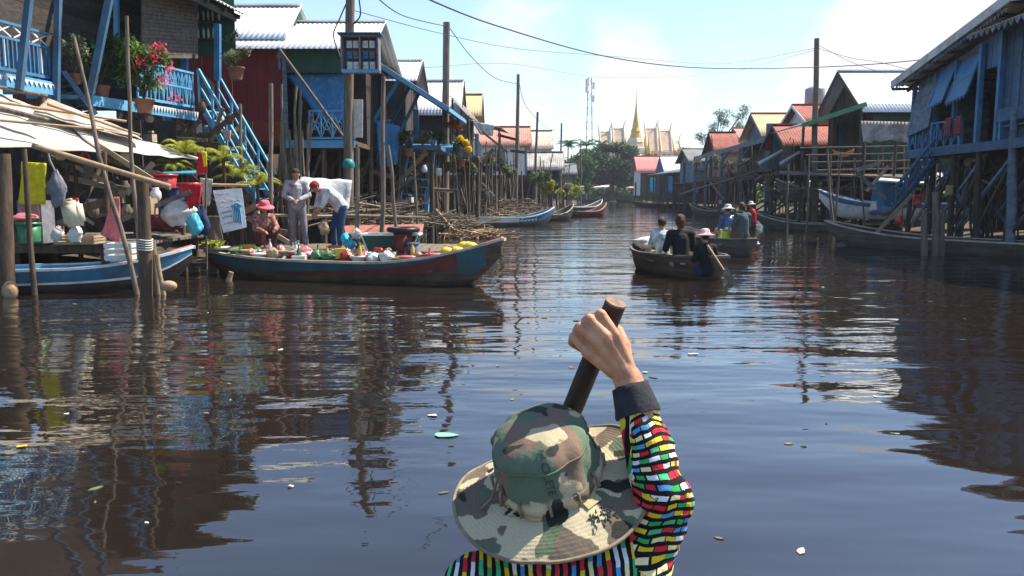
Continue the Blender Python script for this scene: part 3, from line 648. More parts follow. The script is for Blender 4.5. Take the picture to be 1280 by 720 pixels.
# propped shutters
for t0, t1 in ((.40, .62), (.67, .94)):
    a, b = F(t0, 5.6, -.05), F(t1, 5.75, -.05); dn = V(0, 0, -1.2)-inl*.38
    o = part('shutter', MB().slab([a, b, b+dn, a+dn], .03).bar(a+dn*.5, b+dn*.5, .03, .05).bar(a+V(0,0,-.02), a+dn, .05, .05).bar(b+V(0,0,-.02), b+dn, .05, .05), 'blue', r1)
    s = MB(); scallop(s, a+dn, b+dn, .12, 6); part('fringe', s, 'dblue', o)
a, b = F(.0, 5.1, -.1), F(.36, 5.3, -.1); dn = V(0, 0, -1.5)-inl*.22
part('shutter', MB().slab([a, b, b+dn, a+dn], .03), 'steel', r1, 'large grey blue board shutter at the far end')
for t in (0, .36, .66, .98, 1.22, 1.6): part('post', MB().bar(F(t, zf, -.12), F(t, 5.3+min(t, 1.2)*.65, -.12), .13, .13), 'blue' if t > .9 else 'dblue', r1)
for t in (.0, .38, .8, 1.3, 1.9): part('post', MB().bar(F(t, zf, -.2), F(t, zf+.95, -.2), .1, .1), 'blue', r1)
railing(r1, F(0, zf+.05, -.2), F(.8, zf+.05, -.2), .85, 'blue', 'x', n=7); railing(r1, F(0, zf+.05, -.15), F(0, zf+.05, 0), .85, 'blue', 'bal')
part('bench', MB().slab([F(1.25, zf+.5, -.2), F(1.9, zf+.5, -.2), F(1.9, zf+.5, .3), F(1.25, zf+.5, .3)], .05).slab([F(1.25, zf+.95, -.22), F(1.9, zf+.95, -.22), F(1.9, zf+.6, -.22), F(1.25, zf+.6, -.22)], .03), 'dblue', r1)
pts = [F(t, 0, o) for o in (-.1, 1.6, 4, 6.8) for t in (0, .35, .7, 1.05, 1.4, 2.0)]
stilts(r1, [(p.x, p.y) for p in pts], zf-.1, 'dark', .1)
for o in (-.1, 1.6):
    for (t0, t1) in ((0, .7), (.35, 1.05), (.7, 1.4), (.7, 0), (1.05, .35)): part('cross_brace', MB().bar(F(t0, .5, o+.12), F(t1, 2.8, o+.12), .07, .1), 'steel', r1)
part('post', stick(P(1262, 318, 21.5)-V(0, 0, .6), P(1268, 138, 21.5), .13, .10, .02), 'steel', r1, 'thick grey post at the water')
part('shade_backing', planks(planks(MB(), F(-.3, 0, 6.5), F(2.6, 0, 6.5), .2, zf-.15, .3), F(-.3, 0, 3), F(-.3, 0, 6.5), .2, zf-.1, .3), 'dark', r1)  # added backing that supplies the darkness under the house
stairs(r1, P(1170, 196, 26.6), P(1118, 262, 26.0), .7, 'dblue', 9, .7, V(.4, 1, 0))
# clothes bundles over the rail
for t in (.62, .76):
    a, b = F(t, zf+.98, -.28), F(t+.08, zf+1.0, -.28); solo('hanging_cloth', drape(a, b, b+V(.0, 0, -.62)-inl*.02, a+V(0, 0, -.55)-inl*.02, 6, 8, .05, seed=t*10), mat('cloth_maroon', (.22, .05, .05), .9, island=0, bscale=18), 'maroon cloth hung over the blue balcony rail of the right hand house, '+('farther' if t < .7 else 'nearer')+' one', 'cloth', 'maroon cloths on the blue balcony')
# -- second right: dark gable with white roof, green awning, rusty sheet
r2 = gable_house('tall dark gabled house with a white tin roof and green trim', 1, 15.3, 36, 41, 8, 3.0, P(0, 131, 36).z, P(0, 89, 38.5).z, 'tin', 'dark', 'green', gm='dark', porch=1.2, pm='dark', windows=0, ov=.5, verge='dark')
aw = thing('awning', 'long green edged awning reaching from the dark gabled house towards the canal pole', 'awning', (14, 35, 0))
a, b = P(1083, 130, 35.5), P(1002, 157, 36.5)
part('sheet', MB().corr(a, a+V(.2, 5, 0), b+V(.2, 5, 0), b), 'greytin', aw); part('edge', MB().bar(a+V(0, -.05, 0), b+V(0, -.05, 0), .05, .2), mat('bright_green_trim', (.09, .30, .16), .6, island=0), aw)
for t in (.05, .5, .95): p = a.lerp(b, t)+V(0, .15, -.1); part('post', stick((p.x, p.y, -.5), p, .08, .06, .01), 'dark', aw)
aw = thing('awning', 'tattered pale rusty sheet awning in front of the green wall', 'awning', (16, 33, 0))
a, b = P(1076, 151, 34), P(1162, 153, 31.5); part('sheet', MB().corr(a, b, P(1165, 176, 31.0), P(1079, 177, 33.4), rag=.12, rows=4), 'rust', aw)
for q in ((1080, 178, 33.5), (1120, 176, 32.4), (1160, 176, 31.2)): p = P(*q); part('post', stick((p.x, p.y, -.5), p, .06, .05, .01), 'dark', aw)
# platform with rails and sticks below that awning
pl = thing('drying_platform', 'open pole platform with long horizontal rails behind the beached blue and white boat', 'platform', (14.5, 33, 0))
for i, py in enumerate((184, 193, 202, 212, 224)):
    part('rail', stick(P(1000+i*7, py+1, 34.5), P(1165, py-2, 33.0), .035, .03, .004), 'stake', pl)
part('deck', MB().slab([P(975, 216, 36), P(1165, 222, 31), P(1165, 218, 35), P(975, 213, 40)], .08), 'plankgrey', pl)
for px in (985, 1010, 1040, 1070, 1100, 1130, 1160): part('post', stick(P(px, 258, 33.6)+V(0, 0, -1.6), P(px+random.uniform(-3, 3), random.uniform(178, 205), 33.6), .05, .035, .015), 'stake', pl)
# -- third: red tiled white house, tan roof, water tank
gable_house('white walled house with a small red tiled roof behind the canal pole', 1, P(1003, 180, 46).x, 46, 50, 7, 3.0, P(0, 148, 46).z, P(0, 131, 48).z, 'redtile', 'white', 'white', gm='white', windows=1)
r4 = gable_house('grey boarded house with a wide tan roof on the right bank', 1, P(950, 180, 52).x, 52, 56.5, 9, 3.0, P(0, 166, 52).z, P(0, 141, 54).z, 'tanroof', 'steel', 'plankgrey', gm='steel', porch=1.5, windows=2)
gable_house('house under a slanting red tin roof just left of the canal pole', 1, P(978, 180, 42).x, 42, 45.5, 5, 2.9, P(0, 178, 42).z, P(0, 156, 43.7).z, 'redtile', 'dark', 'darkplank', gm='dark', porch=1.0, pm='dark', windows=0)
tk = thing('water_tank', 'grey cylindrical water tank raised above the red tiled roof', 'water tank', P(1018, 240, 50))
p = P(1018, 132, 50); part('tank', MB().lathe([(.55, 0), (.58, .05), (.58, .95), (.56, 1.0), (.3, 1.12), (.12, 1.16)], p, 20), mat('tank_grey', (.32, .32, .33), .5, island=0), tk)
for dx, dy in ((-.5, -.5), (.5, -.5), (-.5, .5), (.5, .5)): part('leg', MB().bar((p.x+dx, p.y+dy, .3), (p.x+dx, p.y+dy, p.z), .1, .1), 'greyc', tk)
# -- long porch house in shade
r5 = thing('stilt_house', 'long open verandah house with grey beams and a dark interior on the right bank', 'house', (15, 55, 0))
a, b = P(958, 172, 46.5), P(868, 197, 66)
part('roof', MB().corr(a, b, b+V(5, 0, 1.0), a+V(5, 0, 1.2)), 'greytin', r5)
part('fascia', MB().bar(a+V(-.04, 0, -.1), b+V(-.04, 0, -.1), .05, .3), 'steel', r5)
for t in (0, .28, .55, .8, 1): p = a.lerp(b, t)+V(.1, 0, -.1); part('post', MB().bar((p.x, p.y, -.5), p, .16, .16), 'steel', r5); part('brace', MB().bar(p+V(0, .05, -.8), a.lerp(b, max(0, t-.1))+V(.1, 0, -.15), .1, .1), 'steel', r5)
zz = 2.6; part('floor', MB().slab([V(a.x, a.y, zz), V(b.x, b.y, zz), V(b.x+5, b.y, zz), V(a.x+5, a.y, zz)], .15), 'dark', r5)
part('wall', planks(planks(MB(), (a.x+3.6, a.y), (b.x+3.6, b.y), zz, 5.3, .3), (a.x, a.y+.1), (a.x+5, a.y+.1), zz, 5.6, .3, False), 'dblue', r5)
railing(r5, (a.x-.02, a.y, zz), (b.x-.02, b.y, zz), .9, 'plankgrey', 'bal', n=40)
stilts(r5, [(a.x+dx+(b.x-a.x)*t, a.y+(b.y-a.y)*t) for dx in (1.8, 4.5) for t in (0, .25, .5, .75, 1)], zz-.1, 'dark')
for px, pyt, pye, Y, mm, lab in ((898, 165, 187, 68, 'redtile', 'narrow red tiled gable seen above the verandah roof'), (929, 160, 172, 74, 'salmon', 'small orange roofed house furthest back behind the verandah')):
    gable_house(lab, 1, P(px, 0, Y).x, Y, Y+4, 1.5, 3, P(0, pye, Y).z, P(0, pyt, Y+2).z, mm, 'tan', 'tan', gm='dark', windows=0)
r7 = gable_house('small blue grey house with a low tin gable where the right bank curves', 1, P(850, 180, 80).x, 76, 82, 6, 2.6, P(0, 200, 76).z, P(0, 186, 79).z, 'greytin', 'steel', 'steel', gm='steel', porch=.8, windows=1)
gable_house('shed with a white tin roof near the far end of the right bank', 1, P(827, 180, 100).x, 98, 104, 4.5, 1.6, P(0, 214, 98).z, P(0, 195, 101).z, 'tin', 'dblue', 'dblue', gm='bluetarp', windows=0)
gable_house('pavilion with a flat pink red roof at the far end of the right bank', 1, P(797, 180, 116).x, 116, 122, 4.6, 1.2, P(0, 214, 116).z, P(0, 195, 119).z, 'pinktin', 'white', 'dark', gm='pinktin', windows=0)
mk = thing('market_shed', 'low dark shed hung with blue sheets along the far right bank', 'shed', (17, 90, 0))
a, b = P(880, 212, 74), P(808, 219, 100)
part('roof', MB().corr(a, b, b+V(4, 0, .8), a+V(4, 0, 1.0)), 'greytin', mk)
for t in [i/7 for i in range(8)]: p = a.lerp(b, t)+V(.1, 0, -.02); part('post', MB().bar((p.x, p.y, -.5), p, .14, .14), 'dark', mk)
part('wall', planks(MB(), (a.x+2, a.y), (b.x+2, b.y), .6, 3.9, .35), 'dark', mk)
for i, t in enumerate((.1, .3, .52, .7, .86)):
    p = a.lerp(b, t)+V(.3, 0, -.3); q = a.lerp(b, t+.1)+V(.3, 0, -.3); solo('hanging_sheet', drape(p, q, q+V(0, 0, -1.7), p+V(0, 0, -1.9), 8, 6, .1, seed=i), ('bluetarp', 'navy', 'bluetarp', 'navy', 'cyan')[i], 'blue sheet hung under the low far market roof', 'sheet', 'blue sheets of the far market shed')
part('deck', MB().slab([V(a.x, a.y, .7), V(b.x, b.y, .7), V(b.x+4, b.y, .7), V(a.x+4, a.y, .7)], .12), 'dark', mk)
# ============================================================ FAR: temple, tower, trees
def build_temple():
    Y = 240; t = thing('temple', 'cream and gold temple with a golden spire rising behind the big tree', 'temple', P(800, 240, Y)); z0 = .9
    cx = P(800, 0, Y).x; px = Y/1000.0
    base = MB(); base.box((cx, Y+4, z0+4), (30, 16, 8)); base.box((cx, Y+3, z0+8.6), (27, 14, 1.2)); base.box((cx+9, Y+2, z0+9.6), (17, 8, 2.2)); [base.box((cx-12+k_*1.5, Y-4.1, z0+5), (.35, .3, 7.4)) for k_ in range(17)]; part('base', base, 'cream', t)
    zr = P(0, 196, Y).z
    for i, (a, b, top) in enumerate(((752, 768, 163), (769, 786, 159), (811, 828, 159), (829, 846, 162), (847, 858, 176))):
        xa, xb = P(a, 0, Y).x, P(b, 0, Y).x; zt = P(0, top, Y).z; zb = P(0, 188-(i in (1, 2))*1, Y).z
        w_ = part('wall', MB().box(((xa+xb)/2, Y+3, (zb+z0+8)/2), (xb-xa, 8, zb-z0-8)), 'cream', t)
        part('roof', MB().slab([(xa, Y-1.2, zb-.4), (xb-.4, Y-1.2, zb-.4), (xb-.8, Y+3, zt), (xa+.4, Y+3, zt)], .25).slab([(xa, Y+7.2, zb), (xb-.4, Y+7.2, zb), (xb-.8, Y+3, zt), (xa+.4, Y+3, zt)], .25), mat('temple_tile', (.72, .53, .38), .7, (.60, .40, .26), scale=.6, island=0), t)
        for x_, s_ in ((xa+.2, -1), (xb-.6, 1)):
            part('finial', MB().tube([(x_, Y-1.3, zb-.4), (x_+s_*.1, Y+3, zt), (x_+s_*.3, Y+3.2, zt+1.2), (x_+s_*.9, Y+3.2, zt+2.6)], [.28, .3, .16,   .04], 6), 'cream', t)
        fr = MB()
        for j in range(2): fr.box((xa+(xb-xa)*(.3+.4*j), Y-1.0, zb-2.2), (.9, .2, 2.0))
        part('window', fr, mat('temple_red', (.38, .10, .05), .7, island=0), t)
    zs = P(0, 192, Y).z; zt = P(0, 112, Y).z; H = zt-zs
    prof = [(3.4, 0), (3.2, .09), (2.9, .10), (2.6, .17), (2.7, .18), (2.1, .25), (2.2, .26), (1.7, .34), (1.9, .35), (1.2, .42), (1.3, .43), (.95, .52), (.6, .60), (.36, .70), (.16, .80), (.1, .9), (.03, 1)]
    o = part('tower', MB().lathe([(r_*1.0, h_*H) for r_, h_ in prof[:6]], (cx-.4, Y+1, zs), 8, smooth=False), 'cream', t)
    part('spire', MB().lathe([(r_*.8, h_*H) for r_, h_ in prof[5:]], (cx-.4, Y+1, zs), 12, smooth=False), 'gold', t)
    for dx in (-3.6, 3.2):
        part('side_spire', MB().lathe([(.9, 0), (.8, 1.8), (.4, 3), (.12, 5), (.02, 7)], (cx+dx, Y-1, zs-1), 8), 'gold', t)
    part('portico', MB().box((P(845, 0, Y).x, Y+2, P(0, 203, Y).z), (6, 6, 3)).box((P(858, 0, Y).x, Y+2, P(0, 208, Y).z), (5, 5, 3)), 'cream', t)
    for q in (853, 862): part('finial', MB().tube([P(q, 200, Y), P(q+.5, 188, Y), P(q, 180, Y)], [.5, .2, .05], 6), 'gold', t)
build_temple()
def build_tower():
    Y = 300; t = thing('radio_tower', 'red and white lattice radio mast with antennas left of the temple', 'radio tower', P(738, 240, Y)); x = P(738.5, 0, Y).x; zt = P(0, 97, Y).z; z0 = .8
    n = 16
    for k in range(n):
        za = z0+(zt-z0)*k/n; zb = z0+(zt-z0)*(k+1)/n; wa = 1.5-1.0*k/n*.9; wb = 1.5-1.0*(k+1)/n*.9; mb = MB()
        for s1, s2 in ((-1, -1), (1, -1), (1, 1), (-1, 1)):
            mb.bar((x+s1*wa, Y+s2*wa, za), (x+s1*wb, Y+s2*wb, zb), .16, .16)
        for s_ in (-1, 1): mb.bar((x-wa*s_, Y-wa-.1, za), (x+wb*s_, Y-wb-.1, zb), .09, .09); mb.bar((x-wa-.1, Y-wa*s_, za), (x-wb-.1, Y+wb*s_, zb), .09, .09)
        mb.bar((x-wa, Y-wa, za), (x+wa, Y-wa, za), .1, .1)
        part('lattice_section', mb, mat('mast_red', (.65, .08, .06), .7, island=0) if k % 2 else 'white', t)
    for zz, s_ in ((.93, 1), (.9, -1), (.82, 1), (.96, -1)):
        part('antenna', MB().box((x+s_*1.3, Y-.6, z0+(zt-z0)*zz), (.7, .5, 2.4)), 'white', t)
build_tower()
def tree(label, base, trunk_h, r_t, clumps, leafm, size, n, barkm='brown', name='tree', cat='tree', group=None):
    t = thing(name, label, cat, base, group); b = Vector(base); top = b+V(random.uniform(-.3, .3), 0, trunk_h)
    tr = MB(); tr.tube([b-V(0, 0, .3), b.lerp(top, .3), b.lerp(top, .7)+V(.1, 0, 0), top], [r_t*1.25, r_t, r_t*.8, r_t*.6], 9)
    for c, r in clumps:
        c = b+Vector(c); m_ = top.lerp(c, .5)+V(0, 0, -.12*(c-top).length); tr.tube([b.lerp(top, .75), m_, c], [r_t*.42, r_t*.25, r_t*.08], 6)
    part('trunk', tr, barkm, t)
    lf = MB(); tot = sum(r[0]*r[1]*r[2] if not isinstance(r, (int, float)) else r**3 for c, r in clumps)
    for i, (c, r) in enumerate(clumps): 
        lf.leaves(b+Vector(c), r, int(n/len(clumps)), size, flat=.4, seed=i*31+int(b.x*10), shell=.35)
    part('crown', lf, leafm, t); return t
rnd = random.Random(5)
# broad rain tree
cl = []
for i in range(64):
    a = rnd.uniform(0, 2*math.pi); q = rnd.random()**.5; x_ = math.cos(a)*q*9.6; y_ = math.sin(a)*q*7
    z_ = 4.4+(1-q*q)*5.0+rnd.uniform(-.6, .5)-(1.6 if q > .8 and rnd.random() < .5 else 0); cl.append(((x_, y_, z_), (rnd.uniform(1.1, 2.0), rnd.uniform(1.2, 1.9), rnd.uniform(.7, 1.15))))
for i in range(16): cl.append(((rnd.uniform(-8, 7), rnd.uniform(-6, -2), rnd.uniform(2.2, 4.6)), (1.5, 1.3, 1.1)))
tree('broad dark green rain tree in front of the temple at the end of the canal', P(764, 244, 152)*1+V(0, 0, -.3), 3.6, .55, cl, 'dleaf', .34, 19000)
# feathery tree on the right
cl = [((rnd.uniform(-3.6, 3.4)*(1.15-abs(z-7)/8), rnd.uniform(-1.5, 1.5), z+rnd.uniform(-.5, .5)), (rnd.uniform(.6, 1.3), .9, rnd.uniform(.5, 1.0))) for z in [4+i*.22 for i in range(40)]]
bt = P(903, 240, 110)
tree('tall feathery tree with thin olive leaves behind the right bank roofs', V(bt.x-1, 110, .6), 8, .22, [((c[0]*1.1+(c[2]-6.5)*.55-.6, c[1], c[2]*.98), r) for c, r in cl], 'oleaf', .13, 9500)
def shrub_tree(label, px, Y, ph, w_, m, n=2200, group=None, size=None, sz=.0):
    b = P(px, 240, Y); b.z = groundz(b.x, Y) if abs(b.x) < 60 else .8; h = P(0, ph, Y).z-b.z; cl = []
    for i in range(14): cl.append(((rnd.uniform(-1, 1)*w_, rnd.uniform(-1, 1)*w_*.6, h*rnd.uniform(.3, .85)), (w_*rnd.uniform(.35, .6), w_*.4, h*rnd.uniform(.12, .22))))
    return tree(label, b, h*.45, max(.08, h*.02), cl, m, size or max(.12, Y*.0022), n, group=group)
for px, Y, ph, w_, m, lab in ((722, 120, 196, 2.4, 'leaf', 'bright green bushy tree left of the big rain tree'), (703, 105, 204, 2.0, 'leaf', 'small green tree above the last left bank roof'), (742, 170, 186, 3.5, 'leaf', 'green tree below the radio mast'), (690, 130, 200, 3, 'dleaf', 'dark tree behind the beige roofed house'),
    (868, 125, 190, 3.0, 'oleaf', 'pale leafy tree behind the small blue grey house'), (812, 165, 226, 4, 'leaf', 'low bright tree beside the pink roofed pavilion'), (845, 170, 205, 4, 'leaf', 'green tree behind the white tin shed')):
    shrub_tree(lab, px, Y, ph, w_, m)
def palm(label, base, h, nf, ln, m='leaf', seed=1, name='palm_tree', group=None, trunk=.12, lean=(0, 0), fsize=.5, stem='pole'):
    r_ = random.Random(seed); t = thing(name, label, 'palm', base, group); b = Vector(base); top = b+V(lean[0], lean[1], h)
    part('trunk', MB().tube([b-V(0, 0, .2), b.lerp(top, .5)+V(lean[0]*.1, 0, 0), top], [trunk*1.3, trunk, trunk*.8], 8), stem, t)
    f = MB()
    for k in range(nf):
        a = 2*math.pi*k/nf+r_.uniform(-.3, .3); up = r_.uniform(.35, 1.3); pts = []
        for i in range(9):
            s_ = i/8; pts.append(top+V(math.cos(a)*ln*s_*(1-.25*up), math.sin(a)*ln*s_*(1-.25*up), ln*(up*s_-(.35+.5*up)*s_*s_*1.15)))
        f.tube(pts, [.02*trunk/.12*(1-.7*i/8) for i in range(9)], 4)
        for i in range(1, 9):
            d = (pts[i]-pts[i-1]); 
            for u in (0, .2, .4, .6, .8):
                p = pts[i-1].lerp(pts[i], u); side = d.cross(Vector((0, 0, 1))).normalized(); l_ = fsize*ln*math.sin(math.pi*min(.95, (i+u)/9*.9+.12))*.5
                for s_ in (-1, 1):
                    tip = p+side*s_*l_*.85+d.normalized()*l_*.5-V(0, 0, l_*r_.uniform(.2, .5)); q = d.normalized()*l_*.06
                    f.add([p-q, p+q, tip], [(0, 1, 2)])
    part('fronds', f, m, t); return t
palm('slim palm tree over the roofs left of the radio mast', V(P(710, 200, 125).x, 125, .6), P(0, 183, 125).z-.6, 13, 3.0, 'leaf', 3)
palm('taller palm tree directly below the radio mast', V(P(733, 200, 135).x, 135, .6), P(0, 182, 135).z-.6, 13, 3.0, 'leaf', 8)
palm('palm tree rising behind the rain tree crown', V(P(752, 200, 185).x, 185, .6), P(0, 181, 185).z-.6, 12, 3.2, 'dleaf', 12)
# grass on the far shore and undergrowth masses behind the houses
g = MB(); gr = random.Random(3)
for i in range(2600):
    x_ = gr.uniform(6, 40); y_ = gr.uniform(143, 160); z_ = groundz(x_, y_); h_ = gr.uniform(.3, .8); g.add([(x_-.12, y_, z_), (x_+.12, y_, z_), (x_+gr.uniform(-.2, .2), y_, z_+h_)], [(0, 1, 2)])
o = struct('grass', g, 'leaf'); o['kind'] = 'stuff'
ug = MB(); gr = random.Random(9)
def under(px, Y, r, n, s_=.2):
    pass
for i in range(230):  # leaf masses put in to darken the gaps under the houses
    Y = gr.uniform(10, 120); side = gr.random() < .55; x_ = (leftX(Y)-gr.uniform(8, 15)) if side else rightX(Y)+gr.uniform(8, 15); z_ = groundz(x_, Y)
    hh = gr.uniform(1.0, 2.3); k_ = 1+Y/60
    ug.leaves((x_, Y, z_+hh*.5), (1.6, 1.6, hh*.75), int(170/k_), .16*k_, seed=i, shell=.2)
for i in range(50):
    x_ = gr.uniform(-5, 48); Y = gr.uniform(150, 200); ug.leaves((x_, Y, 1.6), (3.2, 2, 1.6), 60, .5, seed=i+500, shell=.2)
o = struct('shade_undergrowth', ug, 'dleaf'); o['kind'] = 'stuff'
# far shore buildings glimpsed through the tree
for (px, Y, w_, py0, m, rm, lab) in ((745, 160, 6, 232, 'cream', 'tin', 'low pavilion with a pale flat roof on the far shore'), (776, 158, 5, 233, 'brown', 'salmon', 'small stall with an orange roof on the far shore')):
    b = thing('far_pavilion', lab, 'pavilion', P(px, 240, Y)); c = P(px, py0, Y)
    part('roof', MB().slab([(c.x-w_/2-.4, Y-1.4, c.z-.3), (c.x+w_/2+.4, Y-1.4, c.z-.3), (c.x+w_/2, Y, c.z), (c.x-w_/2, Y, c.z)], .1).slab([(c.x-w_/2-.4, Y+1.4, c.z-.3), (c.x+w_/2+.4, Y+1.4, c.z-.3), (c.x+w_/2, Y, c.z), (c.x-w_/2, Y, c.z)], .1), rm, b)
    part('floor', MB().box((c.x, Y, 1.1), (w_, 2.6, .2)), 'plankgrey', b)
    for i in range(4):
        for dy in (-1.1, 1.1): x_ = c.x-w_/2+.2+(w_-.4)*i/3; part('post', MB().bar((x_, Y+dy, .3), (x_, Y+dy, c.z-.25), .14, .14), m, b)

# ============================================================ BOATS
def sampan(label, A, B, wd, fb, ra, rb, hullm, gunm, inm, bandm=None, thw=3, group=None, name='wooden_boat', za=0.0, bow=.16, tipm=None, draft=.16, decor=None, cat='boat', raise_z=0.0, zoff=0):
    """A stern xy, B bow xy; fb freeboard amidships; ra, rb extra rise of stern and bow"""
    A = Vector((A[0], A[1], 0)); B = Vector((B[0], B[1], 0)); ln = (B-A).length; d = (B-A).normalized(); n = V(-d.y, d.x, 0)
    t = thing(name, label, cat, (A+B)/2+V(0, 0, raise_z), group); NS = 26
    def hw(s): return wd/2*max(.02, (1-abs(2*s-1)**2.6))**.75*(1-.0*s)+(.10*wd if s < .02 else 0)+.03
    def sh(s): return fb+(ra*max(0, 1-2.4*s)**2)+(rb*max(0, 2.4*s-1.4)**2)
    def kl(s): return -draft+(draft+fb*.55+ra*.75)*max(0, 1-s*7)**1.8+(draft+fb*.5+rb*.8)*max(0, s*6-5)**1.7
    def P3(s, side, k):    # k 0 keel .. 1 sheer
        w_ = hw(s)*(.0 if k == 0 else (.62 if k < .4 else (.86 if k < .75 else 1))); z_ = kl(s)+(sh(s)-kl(s))*({0: 0, .33: .06, .7: .55, 1: 1}.get(k, k))
        return A+d*ln*s+n*side*w_+V(0, 0, z_+raise_z)
    ks = (0, .33, .7, 1); prof = [(-1, 1), (-1, .7), (-1, .33), (1, 0), (1, .33), (1, .7), (1, 1)]
    def shell(inset, lo=0):
        vs = []
        for i in range(NS+1):
            s = i/NS; s2 = min(max(s, inset*.6/ln), 1-inset*.6/ln)
            for sd_, k in prof:
                p = P3(s2, sd_, k); c = A+d*ln*s2; f = max(0, 1-inset/max(hw(s2), .04)); off = p-c; zz = off.z; off = V(off.x, off.y, 0)*f
                p = c+off; p.z = zz+(inset if k < 1 else .0); vs.append(p)
        m_ = len(prof); return vs, [(i*m_+j, i*m_+j+1, (i+1)*m_+j+1, (i+1)*m_+j) for i in range(NS) for j in range(m_-1)], m_
    vs, fs, m_ = shell(0); mb = MB(); mb.add(vs, fs, True); mb.add(vs[:m_], [tuple(range(m_))]); mb.add(vs[-m_:], [tuple(range(m_))[::-1]]); part('hull', mb, hullm, t)
    vs, fs, m_ = shell(.03); mb = MB(); mb.add(vs, [f[::-1] for f in fs], True); part('inner_hull', mb, inm, t)
    g = MB()
    for sd_ in (-1, 1):
        pts = [P3(i/NS, sd_, 1)+V(0, 0, .005) for i in range(NS+1)]
        for i in range(NS): g.bar(pts[i], pts[i+1]+(pts[i+1]-pts[i])*.02, .055, .045)
    for s in (.0, 1.0): g.bar(P3(s, -1, 1), P3(s, 1, 1), .12, .05)
    part('gunwale', g, gunm, t)
    if bandm:
        for (s0, s1, k0, k1, mm) in bandm:
            b_ = MB()
            for sd_ in (-1, 1):
                v_ = []; q0 = max(0, int(s0*NS)); q1 = int(s1*NS)
                for i in range(q0, q1+1):
                    s = i/NS
                    f0 = k0(s) if callable(k0) else k0; f1 = k1(s) if callable(k1) else k1
                    rows_ = [f0, .55, f1] if f0 < .55 < f1 else [f0, (f0+f1)/2, f1]
                    for k in rows_:
                        lo = P3(s, sd_, .7); hi = P3(s, sd_, 1); low = P3(s, sd_, .33)
                        p = lo.lerp(hi, (k-.55)/.45) if k >= .55 else low.lerp(lo, k/.55)
                        v_.append(p+n*sd_*(.016 if mm != 'maroon' else .022)-V(0, 0, .004))
                b_.add(v_, [(3*j+e, 3*j+1+e, 3*j+4+e, 3*j+3+e) if sd_ > 0 else (3*j+3+e, 3*j+4+e, 3*j+1+e, 3*j+e) for j in range(q1-q0) for e in (0, 1)], True)
            part('paint_band', b_, mm, t)
    for i in range(thw):
        s = .2+.6*i/max(1, thw-1) if thw > 1 else .5; z_ = fb*.72+raise_z; w_ = hw(s)*.93; c = A+d*ln*s+V(0, 0, z_); part('thwart', MB().slab([c-n*w_-d*.1, c+n*w_-d*.1, c+n*w_+d*.1, c-n*w_+d*.1], .03), inm, t)
    fl = MB()
    for i in range(3, NS-3):
        s = i/NS; w_ = hw(s)*.62; c = A+d*ln*s+V(0, 0, kl(s)+.09+raise_z); fl.slab([c-n*w_, c+n*w_, c+n*w_+d*ln/NS*.94, c-n*w_+d*ln/NS*.94], .02)
    part('floorboards', fl, 'brown', t)
    if tipm:
        b_ = MB(); 
        c0 = P3(.93, -1, 1); c1 = P3(.93, 1, 1); e0 = P3(1, -1, 1); e1 = P3(1, 1, 1); b_.slab([c0+V(0, 0, .03), c1+V(0, 0, .03), e1+V(0, 0, .05), e0+V(0, 0, .05)], .03); part('bow_deck', b_, tipm, t)
    t_info = dict(A=A, d=d, n=n, ln=ln, hw=hw, sh=sh, kl=kl, root=t)
    return t_info
M['bluehull'] = mat('hull_blue', (.04, .19, .32), .55, (.03, .12, .22), scale=2, dirt=.4, dcol=(.06, .07, .07), bump=.2)
M['skyhull'] = mat('hull_sky_blue', (.08, .38, .62), .55, (.06, .28, .5), scale=2, dirt=.25, dcol=(.1, .14, .16))
M['darkhull'] = mat('hull_dark', (.05, .04, .033), .75, (.024, .02, .017), scale=2, stretch=(.6, .6, 4), dirt=.4, dcol=(.09, .07, .055), bump=.4)
M['brownhull'] = mat('hull_brown', (.13, .085, .055), .75, (.05, .034, .024), scale=2, stretch=(.6, .6, 4), dirt=.4, dcol=(.04, .03, .022), bump=.4)
M['greyhull'] = mat('hull_grey', (.15, .13, .11), .8, (.08, .07, .06), scale=2, stretch=(.6, .6, 4), dirt=.4, dcol=(.05, .04, .03), bump=.4)
M['maroon'] = mat('hull_maroon', (.15, .03, .028), .7, (.085, .022, .02), scale=3, dirt=.6, dcol=(.06, .04, .03))
M['tealhull'] = mat('hull_teal', (.03, .10, .125), .65, (.018, .06, .08), scale=2, dirt=.45, dcol=(.08, .05, .04))
M['worn'] = mat('worn_wood_light', (.54, .45, .35), .85, (.34, .27, .21), scale=3, stretch=(1, 1, 4), island=.15)
M['redtip'] = mat('red_worn', (.55, .10, .08), .7, (.45, .22, .18), scale=4)
cyan_in = M['skyhull']
S1 = sampan('blue painted boat moored under the awning at the left edge', (-10.6, 12.9), (-5.85, 14.6), 1.0, .40, .1, .30, 'darkhull', 'white', 'skyhull', [(0, 1, .62, 1, 'bluehull'), (0, 1, .55, .62, 'white')], 3, tipm='redtip')
BND = lambda s: .62+.37*max(0, min(1, (s-.3)/.6))**1.3
S2 = sampan('long market boat loaded with goods, teal and maroon strakes and a red tipped bow', (-6.25, 16.6), (-.18, 14.5), 1.15, .39, .10, .46, 'brownhull', 'worn', 'brown', [(0, .90, BND, 1, 'tealhull'), (.3, .90, .58, BND, 'maroon'), (.82, .97, lambda s: min(.99, max(.15, 1-(s-.82)/.11)), 1, 'tealhull')], 2, tipm='redtip')
S3 = sampan('white and blue boat lying off the left bank stakes', P(572, 283, 39.5).xy, P(692, 280, 42).xy, 1.1, .42, .15, .5, 'greyhull', 'white', 'skyhull', [(0, .8, .6, 1, 'white'), (.6, 1, .55, 1, 'bluehull')], 4)
